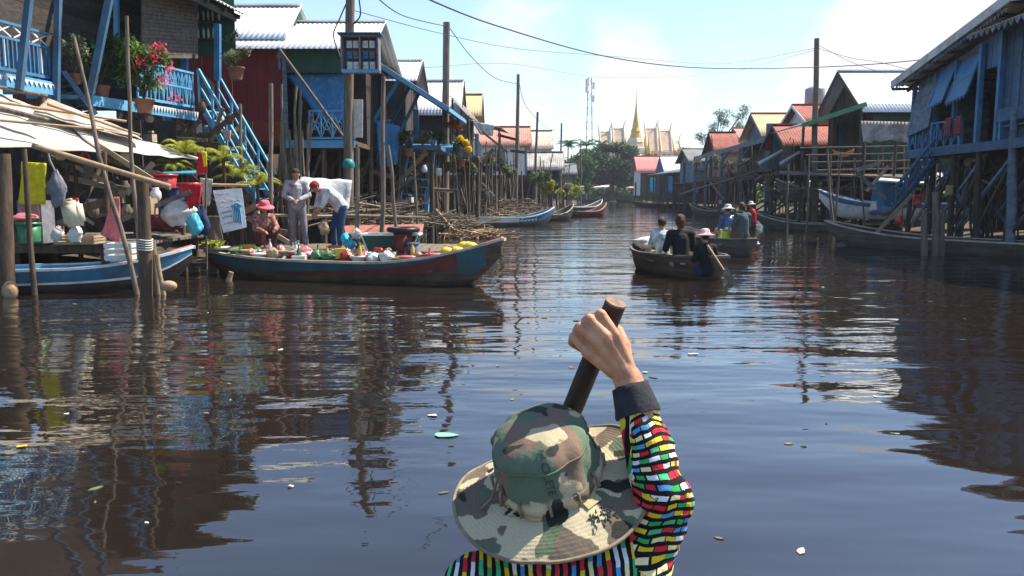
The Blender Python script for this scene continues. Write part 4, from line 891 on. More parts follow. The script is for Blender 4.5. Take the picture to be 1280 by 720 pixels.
S4 = sampan('green hulled boat just behind the white and blue one', P(648, 276, 47).xy, P(716, 276, 50).xy, 1.1, .35, .1, .6, 'darkhull', 'worn', 'greyhull', [(0, 1, .6, 1, 'green')], 4)
S5 = sampan('small red hulled boat farther up the left bank', P(706, 271, 55).xy, P(757, 271, 57).xy, 1.1, .35, .1, .6, 'maroon', 'worn', 'redtip', None, 3)
S6 = sampan('dark boat with a pale rim beyond the red one', P(705, 265, 68).xy, P(752, 262, 74).xy, 1.1, .4, .1, .6, 'darkhull', 'white', 'greyhull', None, 3)
S7 = sampan('dark low boat moored at the far market shed', P(872, 259, 90).xy, P(790, 258, 95).xy, 1.3, .35, .1, .3, 'darkhull', 'greyhull', 'dark', None, 3)
S8 = sampan('long pale rimmed boat moored under the verandah house', P(960, 272, 53).xy, P(862, 268, 60).xy, 1.2, .36, .1, .5, 'greyhull', 'worn', 'brown', None, 4)
S9 = sampan('long dark boat with a worn pale rim in front of the canal pole', P(1125, 290, 33).xy, P(945, 285, 37.5).xy, 1.15, .32, .1, .42, 'greyhull', 'worn', 'dark', None, 4)
S10 = sampan('nearest dark boat on the right with a wide worn wooden rim', (15.2, 17.8), P(1032, 305, 26.5).xy, 1.25, .38, .1, .38, 'greyhull', 'worn', 'dark', None, 4)
S11 = sampan('white and blue boat hauled up on the poles by the right bank', P(1250, 300, 30).xy, P(1022, 290, 34).xy, 1.3, .5, .1, .55, 'white', 'white', 'skyhull', [(0, 1, .75, 1, 'bluehull')], 4, raise_z=.75)
S12 = sampan('old grey boat resting high on the right bank behind the canal pole', P(1130, 290, 37).xy, P(968, 290, 40).xy, 1.2, .45, .1, .55, 'greyhull', 'worn', 'greyhull', None, 3, raise_z=1.35)
S13 = sampan('wide grey boat in mid canal with two sightseers aboard', (4.05, 15.5), (2.9, 18.3), 1.3, .42, .03, .12, 'brownhull', 'greyhull', 'worn', None, 3)
S14 = sampan('second sightseeing boat farther up the canal', (6.3, 21.0), (5.2, 25.0), 1.3, .42, .05, .2, 'greyhull', 'greyhull', 'worn', None, 3)
S15 = sampan('rowing boat carrying the rower in the camouflage hat', (.15, -2.2), (.05, 2.45), 1.15, .30, .02, .04, 'greyhull', 'worn', 'brown', None, 4)
for i, (px, Y, lab) in enumerate(((740, 130, 'tiny dark boat crossing near the far shore'), (787, 134, 'tiny boat moored below the orange roofed stall'))):
    sampan(lab, P(px-14, 0, Y).xy, P(px+14, 0, Y).xy, 1.2, .5, .1, .5, 'darkhull', 'greyhull', 'dark', None, 2)
# ============================================================ POLES AND CABLES
def pole(label, top, bot, Y, r0, r1, m='pole', cat='pole', name='pole', group=None, jit=.01, n=9, seg=8, Yt=None):
    b = P(*bot, Y); t_ = P(*top, Yt or Y); gz = min(groundz(b.x, b.y), .0)-.5
    d = (t_-b).normalized() if (t_-b).length > .1 else V(0, 0, 1); b2 = b-d*max(0, (b.z-gz)/max(d.z, .3))
    return solo(name, stick(b2, t_, r0, r1, jit, n, seg), m, label, cat, group, base=b2)
uq = []
for top, bot, Y, r0, r1, jit, lab in (((438, -30), (434, 320), 20.5, .145, .11, .012, 'thick weathered utility pole carrying the blue meter box'), ((558, 28), (556, 268), 32, .17, .13, .014, 'bare utility pole between the blue porch house and the tan roof'),
    ((648, 93), (645, 262), 48, .14, .09, .01, 'utility pole beside the salmon roof'), ((672, 140), (668, 258), 58, .12, .08, .01, 'utility pole in front of the beige roofed house'), ((702, 154), (700, 252), 75, .12, .08, .008, 'utility pole beyond the low grey shed'), ((726, 176), (726, 248), 92, .11, .07, .008, 'smallest utility pole nearest the big rain tree'),
    ((1021, 48), (1018, 278), 37, .16, .11, .012, 'lone utility pole at the water on the right bank')):
    pole(lab, top, bot, Y, r0, r1, jit=jit, name='utility_pole', cat='utility pole', group='utility poles along the canal', n=10)
def cable(label, pts, r=.012, group='overhead cables'):
    # pts: (px,py,Y); catenary-like smooth curve through
    q = [P(*p) for p in pts]; out = []
    for i in range(len(q)-1):
        p0 = q[max(i-1, 0)]; p1 = q[i]; p2 = q[i+1]; p3 = q[min(i+2, len(q)-1)]
        for j in range(8):
            t = j/8; out.append(.5*((2*p1)+(p2-p0)*t+(2*p0-5*p1+4*p2-p3)*t*t+(3*p1-p0-3*p2+p3)*t**3))
    out.append(q[-1]); return solo('power_cable', MB().tube(out, r, 5), 'cable', label, 'cable', group, base=q[0])
cable('thick black cable crossing high over the canal from upper left to the right house', [(510, -12, 14), (620, 32, 20), (760, 71, 26), (880, 85, 30), (1021, 84, 35), (1130, 77, 32), (1240, 62, 26)], .018)
cable('thin cable from the meter box pole falling past the second utility pole', [(438, 12, 20.5), (556, 43, 31), (648, 61, 40), (760, 70, 50), (900, 80, 60), (1021, 60, 37)], .011)
cable('cable sweeping down to the top of the second utility pole', [(465, -8, 18), (505, 20, 25), (558, 33, 32)], .016)
cable('cable sagging from the second utility pole to the one by the salmon roof', [(560, 32, 32), (590, 72, 36), (620, 98, 42), (648, 105, 48)], .017)
cable('cable from the salmon roof pole to the next pole', [(649, 103, 48), (656, 130, 52), (672, 150, 58)], .016)
cable('cable hanging between two poles beyond the beige roof', [(673, 150, 58), (684, 160, 66), (702, 163, 75)], .016)
cable('faint cable over the white roofs towards the right bank', [(475, 82, 22), (540, 84, 32), (640, 80, 45), (760, 97, 60), (900, 92, 70), (1021, 62, 37)], .009)
cable('slack cable looping off the meter box pole to its left', [(434, 2, 20.5), (424, 25, 20.8), (417, 45, 21), (427, 75, 20.7)], .018)
cable('slack cable looping off the meter box pole to its right', [(441, 30, 20.5), (450, 20, 20.2), (449, 0, 20.1), (446, -15, 20)], .018)
cable('thin cable from the canal pole down to the blue grey house', [(1022, 56, 37), (1070, 80, 33), (1130, 100, 30), (1165, 118, 28.4)], .009)
cable('second thin cable from the canal pole down towards the right house eave', [(1022, 60, 37), (1062, 72, 34), (1100, 78, 31), (1140, 88, 28.5)], .009)
# meter box
bx = thing('meter_box', 'open blue and white electricity meter box fixed on the thick utility pole', 'meter box', P(450, 95, 20.2))
a, b = P(428, 46, 20.1), P(474, 90, 20.1); c = (a+b)/2; W_ = b.x-a.x; H_ = a.z-b.z
m = MB().box(c+V(0, .16, 0), (W_, .03, H_)); 
for s_ in (-1, 1): m.box(c+V(s_*W_/2, 0, 0), (.04, .34, H_)); m.box(c+V(0, 0, s_*H_/2), (W_+.04, .34, .04))
m.box(c+V(0, 0, 0), (.03, .33, H_)); part('case', m, 'greyc', bx)
part('roof', MB().box(c+V(0, 0, H_/2+.05), (W_+.16, .5, .03)), 'dblue', bx)
k = 0
for i, dx in enumerate((-.3, -.13, .12, .3)):
    for j, dz in enumerate((-.28, -.02, .26)):
        m = MB().box(c+V(dx*W_/.95, .05, dz*H_/.9), (.13, .1, .17)); m.lathe([(.045, 0), (.045, .03)], c+V(dx*W_/.95, -.0, dz*H_/.9+.03), 8, rot=Euler((R(90), 0, 0)).to_matrix())
        part('meter', m, ('white', 'blue', 'white', 'greyc')[(i*2+j+k) % 4], bx)
part('blue_edge', MB().box(c+V(0, -.18, -H_/2), (W_, .03, .08)), 'bright', bx)
# --- single stakes the photo shows
for top, bot, Y, r0, r1, jit, lab in (((92, 46), (165, 345), 13.3, .045, .03, .02, 'tall thin crooked stake leaning across the stall awning'), ((157, 20), (172, 345), 13.6, .04, .03, .03, 'tall thin knobbly stake just right of the leaning one'),
    ((479, 95), (476, 316), 17.6, .06, .045, .02, 'slim pole standing right of the meter box pole'), ((486, 182), (500, 300), 17.2, .05, .035, .04, 'bent pole behind the red bucket'), ((338, 104), (342, 320), 17.3, .05, .045, .015, 'straight stake left of the standing market couple'),
    ((517, 190), (521, 268), 20, .04, .03, .02, 'short stake between ladder and bent pole'), ((300, 130), (303, 300), 19, .045, .04, .01, 'grey stake in front of the blue staircase'), ((447, 185), (446, 320), 16.9, .05, .04, .02, 'stake at the right of the bending man')):
    pole(lab, top, bot, Y, r0, r1, 'stake', 'stake', 'wooden_stake', 'single stakes along the left bank', jit)
solo('leaning_pole', stick(P(348, 60, 22.5), P(430, 172, 22.2), .045, .035, .01), 'pole', 'grey pole leaning diagonally across the blue porch', 'pole')
g = thing('mooring_pile', 'thick dark mooring pile tied with pale rope at the bow of the blue boat', 'pile', P(182, 370, 13.2))
b = P(183, 366, 13.2); part('post', stick(V(b.x, b.y, -1), P(178, 226, 13.2), .105, .09, .01, 12), 'brown', g)
part('post', stick(V(b.x+.2, b.y+.1, -1), P(190, 300, 13.3), .06, .05, .02), 'stake', g, 'short pale stake tied alongside'); part('post', stick(V(b.x+.36, b.y, -1), P(196, 318, 13.2), .04, .035, .04), 'tan', g, 'short tan stake')
rp = MB()
for j in range(5): c = P(181, 300+j*3.0, 13.2); rp.tube([c+V(.118*math.cos(u*math.pi/6), .118*math.sin(u*math.pi/6), .01*math.sin(u)) for u in range(13)], .014, 5)
part('rope', rp, 'sacking', g)
g = thing('corner_pile', 'broad dark wooden pile at the very left edge', 'pile', P(4, 365, 13)); b = P(5, 362, 13)
part('post', stick(V(b.x, b.y, -1), P(3, 192, 13), .16, .11, .01, 12), 'brown', g); part('knot', MB().ball(V(b.x+.16, b.y-.1, .1), (.13, .1, .16)), 'tan', g)
solo('bamboo_pole', stick(P(41, 182, 13.0), P(213, 234, 13.1), .045, .05, .006, 8), 'tan', 'long tan bamboo pole slanting below the awning edge', 'pole')
# grey bundle of upright sticks
rs = random.Random(21)
for i in range(13):
    x_ = 348+i*3.2+rs.uniform(-2, 2); pole('upright grey stick in the bundle standing behind the market couple', (x_+rs.uniform(-8, 10), rs.uniform(105, 165)), (x_*.8+75, 250), 19.4+rs.uniform(-.3, .5), .05, .03, 'stake', 'stick', 'upright_stick', 'upright sticks bundled behind the market couple', .03, 7)
# thicket of stakes on the left bank
def thicket(n, x0, x1, ya, yb, Yf, lab, grp, h0, h1, seed, m='stake', r=.035):
    rs = random.Random(seed)
    for i in range(n):
        x_ = rs.uniform(x0, x1); Y = Yf(x_, rs); yt = rs.uniform(h0, h1); yb_ = 240+CAM_H/Y*1000-2; lx = rs.gauss(0, 8)
        k = r*(Y/25)**.5*rs.uniform(.6, 1.3)
        pole(lab, (x_+lx, yt), (x_, yb_), Y, k, k*.7, m, 'stake', 'wooden_stake', grp, .02, 6, 6)
thicket(34, 555, 640, 0, 0, lambda x, r_: 34+(x-555)/85*12+r_.uniform(-1.5, 3), 'rough grey stake in the thicket right of the second utility pole', 'stakes in the thicket by the second utility pole', 175, 232, 1)
thicket(34, 630, 705, 0, 0, lambda x, r_: 48+(x-630)/75*20+r_.uniform(-2, 4), 'rough grey stake in the thicket below the salmon and grey roofs', 'stakes below the salmon and grey roofs', 190, 236, 2)
thicket(16, 455, 560, 0, 0, lambda x, r_: 25+(x-455)/100*5+r_.uniform(-1, 2), 'dark stake under the blue porch house', 'stakes under the blue porch house', 170, 225, 3, 'brown')
thicket(14, 235, 440, 0, 0, lambda x, r_: 21+r_.uniform(-1, 3), 'dark stake under the red walled house', 'stakes under the red walled house', 185, 235, 4, 'brown')
thicket(18, 1040, 1165, 0, 0, lambda x, r_: 32+r_.uniform(-1, 3), 'thin stake standing through the drying platform', 'stakes around the drying platform', 178, 225, 5)
thicket(24, 885, 1010, 0, 0, lambda x, r_: 38+(1010-x)/125*18+r_.uniform(-1, 3), 'thin stake at the dark verandahs on the right bank', 'stakes by the right bank verandahs', 165, 235, 6)
thicket(10, 1165, 1275, 0, 0, lambda x, r_: 24+r_.uniform(-1, 2), 'dark stake under the blue grey house', 'stakes under the blue grey house', 200, 240, 7, 'dark', .05)
# fallen and slanting poles
def slant(lab, a, b, r, m='stake', grp=None): return solo('slanting_pole', stick(P(*a), P(*b), r, r*.8, .012), m, lab, 'pole', grp)
slant('pale pole slanting down along the verandah house', (850, 243, 60), (952, 212, 45), .07); slant('short slanting pole below the verandah', (888, 228, 55), (905, 250, 52), .08, 'stake')
slant('weathered plank like pole propped at the red tin roof, upper', (948, 205, 40), (978, 188, 40), .09, 'oldtin'); slant('weathered plank like pole propped at the red tin roof, lower', (975, 205, 39.5), (1000, 190, 39.5), .09, 'oldtin')
slant('forked prop leaning at the canal pole', (996, 278, 36.5), (1008, 232, 37), .05); slant('forked prop leaning the other way at the canal pole', (1012, 272, 36.5), (1006, 200, 37), .05)
slant('long pale rail in front of the raised boats', (965, 237, 36), (1100, 233, 34), .04)
slant('long grey pole lying on the left bank brushwood', (430, 269, 17.5), (535, 272, 19), .035); slant('pole slanting over the brushwood near the ladder', (500, 290, 24), (570, 262, 25), .035); slant('crossing pole on the brushwood', (545, 262, 25), (566, 286, 24), .04, 'tan')
slant('thin rail behind the signboard', (252, 271, 16.6), (338, 271, 16.9), .02, 'stake'); slant('rail behind the market couple', (336, 269, 17.6), (445, 271, 17.8), .035, 'worn')
for i, (px, pt, pb, Y) in enumerate(((1155, 262, 300, 21.5), (1169, 240, 305, 21.5), (1177, 265, 300, 21.7))): pole(('shortest cut post', 'tallest cut post', 'thin cut post')[i]+' of the three in the nearest right boat', (px, pt), (px, pb), Y, .09, .08, 'pole', 'post', 'cut_post', 'cut posts at the nearest right boat', .01)
# brushwood piles
def brush(label, c, rx, ry, h, n, m, seed, ln=(.6, 1.8), th=(.01, .035)):
    rs = random.Random(seed); mb = MB()
    for i in range(n):
        u = rs.gauss(0, .45); v = rs.gauss(0, .45); z_ = h*max(0, 1-u*u-v*v)*rs.random(); a = rs.gauss(0, .9); l_ = rs.uniform(*ln)/2; e = rs.uniform(-.25, .3)
        p = c+V(u*rx, v*ry, z_+.03); d = V(math.cos(a)*l_, math.sin(a)*l_, e*l_); k = rs.uniform(*th); mb.tube([p-d, p+V(0, 0, rs.uniform(-.08, .08)), p+d], [k, k, k*.6], 5)
    return solo('brushwood_pile', mb, m, label, 'brushwood', 'brushwood piles on the left shore')
brush('heap of tangled brushwood on the shore right of the blue ladder', P(548, 280, 31)*1, 1.7, 1.6, .4, 200, 'stake', 1); brush('low heap of brushwood and poles behind the red bucket', P(505, 280, 25), 1.5, 1.3, .3, 150, 'stake', 2)
brush('brown brush floating off the shore behind the market boat bow', P(600, 293, 30)+V(0, 0, -.05), 1.5, .9, .2, 90, 'tan', 3); brush('pile of sticks on the bank below the red house', P(440, 275, 21)+V(0, 0, .1), 1.6, 1.2, .3, 120, 'stake', 4); brush('brushwood along the bank below the salmon roof', P(640, 268, 44), 2.6, 3, .9, 150, 'stake', 5); brush('reddish sticks drying beside the brushwood heap', P(625, 272, 43)*1, 1.5, 1.2, .35, 60, 'tan', 6)
# ============================================================ STALL under the awning
M['awn'] = mat('awning_sheet', (.50, .46, .40), .8, (.36, .33, .28), scale=1.3, dirt=.55, dcol=(.30, .25, .19), island=.03, bump=.3)
aw = thing('stall_awning', 'patched white sheet awning over the riverside stall, held down by bamboo poles', 'awning', P(120, 200, 14))
def sheet(a, b, c, d, seed, m='awn', t=.01): part('sheet', drape(a, b, c, d, 26, 14, .05, seed, t), m, aw)
q0, q1, q2, q3 = P(-40, 104, 14.6), P(135, 166, 17.2), P(262, 199, 17.6), P(-40, 181, 13.0)
sheet(q0, q0.lerp(q1, .52), q3.lerp(q2, .5), q3, 1, 'awn'); sheet(q0.lerp(q1, .5)+V(0, 0, .03), q1, q2, q3.lerp(q2, .47)+V(0, 0, .03), 2, 'awn')
sheet(P(60, 128, 15.6)+V(0, 0, .07), P(165, 168, 17)+V(0, 0, .05), P(178, 178, 16.4)+V(0, 0, .05), P(40, 147, 14.8)+V(0, 0, .07), 3, 'rust')
for a, b, r in (((-20, 132, 14.2), (158, 158, 16.2), .03), ((-20, 138, 13.9), (62, 158, 14.4), .055), ((-10, 157, 13.6), (130, 169, 14.8), .025), ((60, 137, 14.9), (175, 175, 16.3), .03), ((-20, 112, 14.8), (60, 127, 15.6), .04)):
    solo('bamboo_pole', stick(P(*a)+V(0, 0, .1), P(*b)+V(0, 0, .1), r, r*.8, .01), 'tan' if r < .04 else 'stake', 'pole lying on the stall awning to weigh down the sheets', 'pole', 'poles lying on the stall awning')
for a in ((30, 186, 13.2), (130, 190, 15), (225, 196, 17)): p = P(*a); part('post', stick(V(p.x, p.y, -.5), p, .05, .04, .01), 'brown', aw)
for a in ((-20, 120, 14.9), (90, 150, 16.2), (135, 166, 17.1)): p = P(*a); part('post', stick(V(p.x, p.y, 0), p, .05, .04, .01), 'brown', aw)
dk = thing('stall_platform', 'dark plank platform of the stall crowded with goods', 'platform', P(100, 300, 15))
for i in range(14): x_ = -12.3+i*.42; part('board', MB().box((x_, 16.2, .78+random.uniform(-.01, .01)), (.39, 3.6, .05)), 'plankgrey', dk)
part('beam', MB().box((-9.6, 14.4, .68), (5.9, .1, .14)), 'brown', dk)
for x_ in (-12, -10.5, -9, -7.4): part('post', stick((x_, 14.5, -.6), (x_, 14.5, .68), .07, .07, .01), 'brown', dk)
wl = solo('stall_shade_backing', planks(planks(MB(), (-14, 18.2), (-8.3, 18.2), .3, 3.3, .3), (-13.6, 12.5), (-13.6, 18.2), .3, 3.3, .3), 'dark', 'dark backing boards added for the shade at the back of the stall', 'wall')  # added dark boards that block the bright gaps beneath the awning
plastic('jerry', (.74, .66, .48)); plastic('pgreen', (.03, .16, .06)); plastic('pred', (.42, .035, .03)); plastic('pblue', (.03, .09, .24)); plastic('pwhite', (.62, .61, .58)); plastic('pcyan', (.06, .38, .48)); plastic('pyel', (.60, .42, .06)); plastic('ppink', (.58, .17, .19)); plastic('clear', (.62, .62, .58)); M['carton'] = mat('carton', (.42, .30, .18), .85, island=.2)
solo('hanging_cloth', drape(P(27, 202, 13.7), P(58, 204, 13.7), P(56, 256, 13.7), P(24, 255, 13.7), 10, 10, .04, 5), 'yellow', 'bright yellow cloth hanging at the left of the stall', 'cloth')
solo('hanging_cloth', drape(P(143, 246, 13.8), P(149, 246, 13.8), P(151, 306, 13.8), P(127, 293, 13.8), 8, 10, .06, 6), 'pink', 'pink cloth hanging behind the leaning stake', 'cloth')
solo('hanging_cloth', drape(P(250, 222, 16.2), P(266, 224, 16.2), P(262, 257, 16.2), P(254, 258, 16.2), 8, 10, .05, 7), 'sacking', 'pale cloth hanging left of the signboard', 'cloth')
def bag(lab, c, r, m, cat='bag', name='sack', seed=0, grp=None, tie=True):
    mb = MB(); n = 24; rs = random.Random(seed); vs = []; prof = []
    c = Vector(c)
    for j in range(15):
        t = j/14; rr = math.sin(math.pi*min(1, t*.86+.12))**.6
        for k in range(n):
            a = 2*math.pi*k/n; w_ = 1+.45*noise.noise(Vector((math.cos(a)*1.4+seed, math.sin(a)*1.4, t*2.5)))+.22*noise.noise(Vector((math.cos(a)*4+seed, math.sin(a)*4, t*6))); vs.append(c+V(r[0]*rr*w_*math.cos(a)+r[0]*.35*noise.noise(Vector((t*2, seed, 1))), r[1]*rr*w_*math.sin(a), r[2]*(2*t-1)*(1+.35*noise.noise(Vector((math.cos(a)*2, math.sin(a)*2+seed, 5))))))
    mb.add(vs, [(j*n+k, j*n+(k+1) % n, (j+1)*n+(k+1) % n, (j+1)*n+k) for j in range(14) for k in range(n)], True); mb.add(vs[:n], [tuple(range(n))[::-1]]); mb.add(vs[-n:], [tuple(range(n))])
    return solo(name, mb, m, lab, cat, grp)
bag('grey bag hanging beside the yellow cloth', P(71, 236, 13.7), (.14, .09, .28), 'greyc', seed=2); solo('bag_handle', MB().tube([P(71, 218, 13.7), P(62, 200, 13.8), P(60, 190, 13.8)], .02, 5), 'greyc', 'strap from which the grey bag hangs', 'strap')
def jerrycan(lab, c, s, m='jerry', tilt=0):
    c = Vector(c); t = thing('jerrycan', lab, 'jerrycan', c); me = bmesh.new(); bmesh.ops.create_cube(me, size=1); bmesh.ops.bevel(me, geom=me.edges[:]+me.verts[:], offset=.16, segments=3, affect='EDGES')
    mb = MB(); rot = Euler((0, tilt, 0)).to_matrix(); me.verts.ensure_lookup_table(); mb.add([c+rot@V(v.co.x*s*.72, v.co.y*s*.4, v.co.z*s+s/2) for v in me.verts], [tuple(v.index for v in f.verts) for f in me.faces], True); me.free()
    part('body', mb, m, t); part('cap', MB().lathe([(.05*s/.5, 0), (.05*s/.5, .05)], c+rot@V(s*.22, 0, s*.98), 10), 'pred', t)
    part('handle', MB().tube([c+rot@V(s*a, 0, s*b) for a, b in ((-.22, .97), (-.18, 1.07), (.05, 1.07), (.09, .97))], .018*s/.5, 6), m, t)
jerrycan('cream jerrycan hanging in the stall above the blue boat', P(95, 283, 13.8), .44, tilt=-.15)
def bucket(lab, c, r, h, m, rim=None, name='bucket', cat='bucket', flare=1.15, handle=True, rm=None):
    t = thing(name, lab, cat, c); c = Vector(c)
    part('body', MB().lathe([(r, 0), (r*flare, h), (r*flare*.94, h), (r*.92, .03), (.001, .03)], c, 18), m, t)
    part('rim', MB().lathe([(r*flare*.97, h-.03), (r*flare*1.07, h-.03), (r*flare*1.07, h+.01), (r*flare*.95, h+.01)], c, 18), rm or m, t)
    if handle: part('handle', MB().tube([c+V(r*flare*1.05*math.cos(a), .02, h-.02+r*1.0*math.sin(a)) for a in [math.pi*i/8 for i in range(9)]], .008, 5), 'greyc', t)
    return t
bucket('dark green bucket holding a pink cloth at the left of the stall', P(37, 302, 13.8), .17, .32, 'pgreen', handle=False); bag('pale pink cloth heaped in the green bucket', P(28, 272, 13.85), (.24, .14, .08), 'ppink', 'cloth', 'folded_cloth', seed=4)
solo('cabinet', MB().box(P(46, 277, 14.3), (.42, .4, .75)).box(P(46, 277, 14.3)+V(0, -.21, .16), (.36, .02, .3)).box(P(46, 277, 14.3)+V(0, -.21, -.18), (.36, .02, .3)), 'greyc', 'grey metal cabinet behind the green bucket', 'cabinet')
jerrycan('white plastic bottle shaped can beside the cream jerrycan', P(68, 300, 13.9), .24, 'clear', .5); bag('clear plastic bag of ice under the jerrycan', P(95, 292, 13.9), (.12, .1, .14), 'clear', seed=9)
def crate(lab, c, d, m, group=None, cat='crate'):
    c = Vector(c); t = thing('crate', lab, cat, c, group); x, y, z = d
    part('base', MB().box(c+V(0, 0, .015), (x, y, .03)), m, t); 
    for s_ in (-1, 1):
        mb = MB()
        for j in range(3): mb.box(c+V(0, s_*y/2, z*(.2+.33*j)), (x, .02, z*.24))
        for e in (-1, 1): mb.box(c+V(e*(x/2-.02), s_*(y/2-.02), z/2), (.03, .03, z))
        part('side_panel', mb, m, t); mb = MB()
        for j in range(3): mb.box(c+V(s_*x/2, 0, z*(.2+.33*j)), (.02, y, z*.24))
        part('end_panel', mb, m, t)
    return t
crate('low wooden crate at the front of the stall platform', P(100, 305, 14.2), (.7, .4, .16), 'carton'); crate('white wire crate standing in the blue boat', P(155, 325, 13.6), (.45, .4, .3), 'pwhite'); crate('dark blue crate behind the white sack', P(205, 285, 16.2), (.55, .5, .4), 'pblue')
bag('large white sack slumped on the stall platform', P(222, 266, 15.6), (.34, .24, .24), 'whitecloth', seed=12); bag('maroon bundle under the white sack', P(210, 276, 15.7), (.3, .2, .16), mat('cloth_maroon', (.22, .05, .05)), seed=13)
bag('bright blue plastic bag hanging over the platform edge', P(243, 280, 15.2), (.13, .10, .20), 'pcyan', seed=14); bag('dark patterned bundle next to the blue bag', P(252, 275, 15.8), (.14, .12, .28), 'navy', seed=15)
for i, (px, py, Y, r, m, lab) in enumerate(((205, 235, 15.9, .22, 'pred', 'wide red basin stacked above the dark blue crate'), (238, 246, 15.6, .19, 'pred', 'red plastic tub left of the signboard'), (222, 250, 16.2, .16, 'pblue', 'blue tub between the red basins'))):
    bucket(lab, P(px, py, Y), r, .26, m, handle=False, name='tub', cat='tub')
solo('red_cloth', drape(P(226, 228, 15.4), P(252, 230, 15.4), P(250, 255, 15.3), P(236, 262, 15.3), 8, 8, .06, 8), 'redc', 'bright red cloth hanging next to the signboard', 'cloth')
solo('table_top', MB().slab([P(204, 216, 16.3), P(258, 216, 16.3), P(258, 213, 17.2), P(206, 213, 17.2)], .03), 'pcyan', 'pale blue board above the red cloth', 'board')
solo('pennant', drape(P(249, 190, 16.0), P(257, 192, 16.0), P(259, 216, 16.0), P(245, 218, 16.0), 6, 6, .03, 2), 'redc', 'small red and yellow pennant on a stick above the pale cloth', 'flag'); 
solo('pennant_tip', drape(P(252, 188, 15.98), P(258, 190, 15.98), P(259, 208, 15.98), P(255, 209, 15.98), 6, 6, .02, 3), 'yellow', 'yellow streamer on the pennant stick', 'streamer'); pole('thin stick carrying the red and yellow pennant', (257, 186), (258, 300), 16.05, .02, .02, 'stake', 'stick', 'pennant_stick')
slant('bamboo cross pole above the signboard', (262, 231, 16.2), (312, 232, 16.4), .035, 'tan'); 
# signboard
sg = thing('signboard', 'white handwritten signboard with a blue drawing, propped on the stall', 'sign', P(285, 290, 16.1)); a, b, c, d = P(266, 238, 16.15), P(302, 235, 16.25), P(308, 284, 16.1), P(279, 291, 16.0)
part('board', MB().slab([a, b, c, d], .02), 'white', sg)
nrm = (b-a).cross(d-a).normalized(); nrm = -nrm if nrm.y > 0 else nrm
def on(u, v, o=.012): return a.lerp(b, u).lerp(d.lerp(c, u), v)+nrm*o
ink = MB(); rs = random.Random(4)
for j, v in enumerate((.12, .3, .42, .54, .66, .8)):
    u = .12
    while u < (.85 if j in (1, 5) else .5):
        l_ = rs.uniform(.04, .1); p = [on(u+l_*k/3, v+rs.uniform(-.025, .025)) for k in range(4)]; ink.tube(p, .008, 4); u += l_+.03
part('writing', ink, mat('ink_grey', (.30, .32, .38), .8, island=0), sg)
ink = MB()
for k in range(5): ink.tube([on(.55+.07*k+rs.uniform(-.02, .02), .4), on(.6+.06*k, .55), on(.55+.07*k, .78+.03*k)], .014, 5)
ink.tube([on(.55, .42), on(.75, .36), on(.92, .45)], .016, 5); part('drawing', ink, mat('ink_blue', (.10, .35, .55), .8, island=0), sg)
solo('stump', stick(P(270, 318, 16.9)-V(0, 0, .6), P(266, 272, 16.9), .21, .15, .02, 12), 'pole', 'broad grey tree stump under the signboard', 'stump'); 
# vegetable tray
def tray(lab, c, r, veg, vm, n=60, s=.05, h=.06, rim='clear'):
    t = thing('tray', lab, 'tray', c); part('dish', MB().lathe([(r*.7, 0), (r, .05), (r*1.03, .055), (r*.72, .015), (.001, .012)], c, 20), rim, t); return t
tray('round shallow tray holding green vegetables at the stern of the market boat', P(272, 312, 16.5), .32, None, None); solo('vegetables', MB().leaves(P(266, 305, 16.5), (.26, .2, .1), 160, .07, seed=4), 'yleaf', 'heap of green leaf vegetables on the round tray', 'vegetables')
# dock behind the market boat
dk = thing('landing_stage', 'low weathered landing stage behind the market boat', 'landing stage', P(400, 315, 18)); zz = .46
for i in range(26): x_ = -6.35+i*.2; part('board', MB().box((x_, 18.1, zz-.02+random.uniform(-.008, .008)), (.185, 2.5, .035)), 'stake', dk)
part('beam', MB().box((-3.8, 16.95, zz-.1), (5.3, .09, .12)), 'brown', dk)
for x_ in (-6.2, -5, -3.8, -2.6, -1.4): part('post', stick((x_, 17.0, -.8), (x_, 17.0, zz-.15), .06, .06, .01), 'brown', dk)
solo('red_plank_boat', MB().slab([P(430, 282, 19), P(530, 280, 20), P(528, 290, 19.6), P(432, 292, 18.8)], .05), mat('faded_red', (.38, .13, .10), .8, dirt=.5), 'faded red board lying on the bank behind the green tray', 'board')
# green box with white rim, red bucket with black tyre rim, cyan bags
gb = thing('fish_box', 'large dark green box with slanting white rim standing on the market boat', 'box', P(470, 315, 15.6))
def openbox(parent, a, b, c, d, h, m, rm, yw=.6):  # trapezoid tray
    A_, B_ = Vector(a), Vector(b); mb = MB(); w_ = .6; 
    lo = [A_+V(.15, 0, 0), B_+V(-.15, 0, 0), B_+V(-.15, yw, 0), A_+V(.15, yw, 0)]; hi = [A_+V(0, 0, h), B_+V(0, 0, h), B_+V(0, yw, h), A_+V(0, yw, h)]
    for i in range(4):
        j = (i+1) % 4; mb.slab([lo[i], lo[j], hi[j], hi[i]], .025) if i in (1, 3) else mb.hexa([lo[i], lo[j], lo[j]+V(0, .03, 0), lo[i]+V(0, .03, 0), hi[i], hi[j], hi[j]+V(0, .03, 0), hi[i]+V(0, .03, 0)])
    mb.slab(lo, .02); part('body', mb, m, parent); r_ = MB()
    for i in range(4): r_.bar(hi[i], hi[(i+1) % 4], .05, .035)
    for i in (0, 1): r_.bar(lo[i]-V(0, .015, 0), hi[i]-V(0, .015, 0), .05, .02)
    part('rim', r_, rm, parent)
openbox(gb, P(452, 317, 15.8), P(523, 317, 15.8), 0, 0, .37, 'green', 'white')
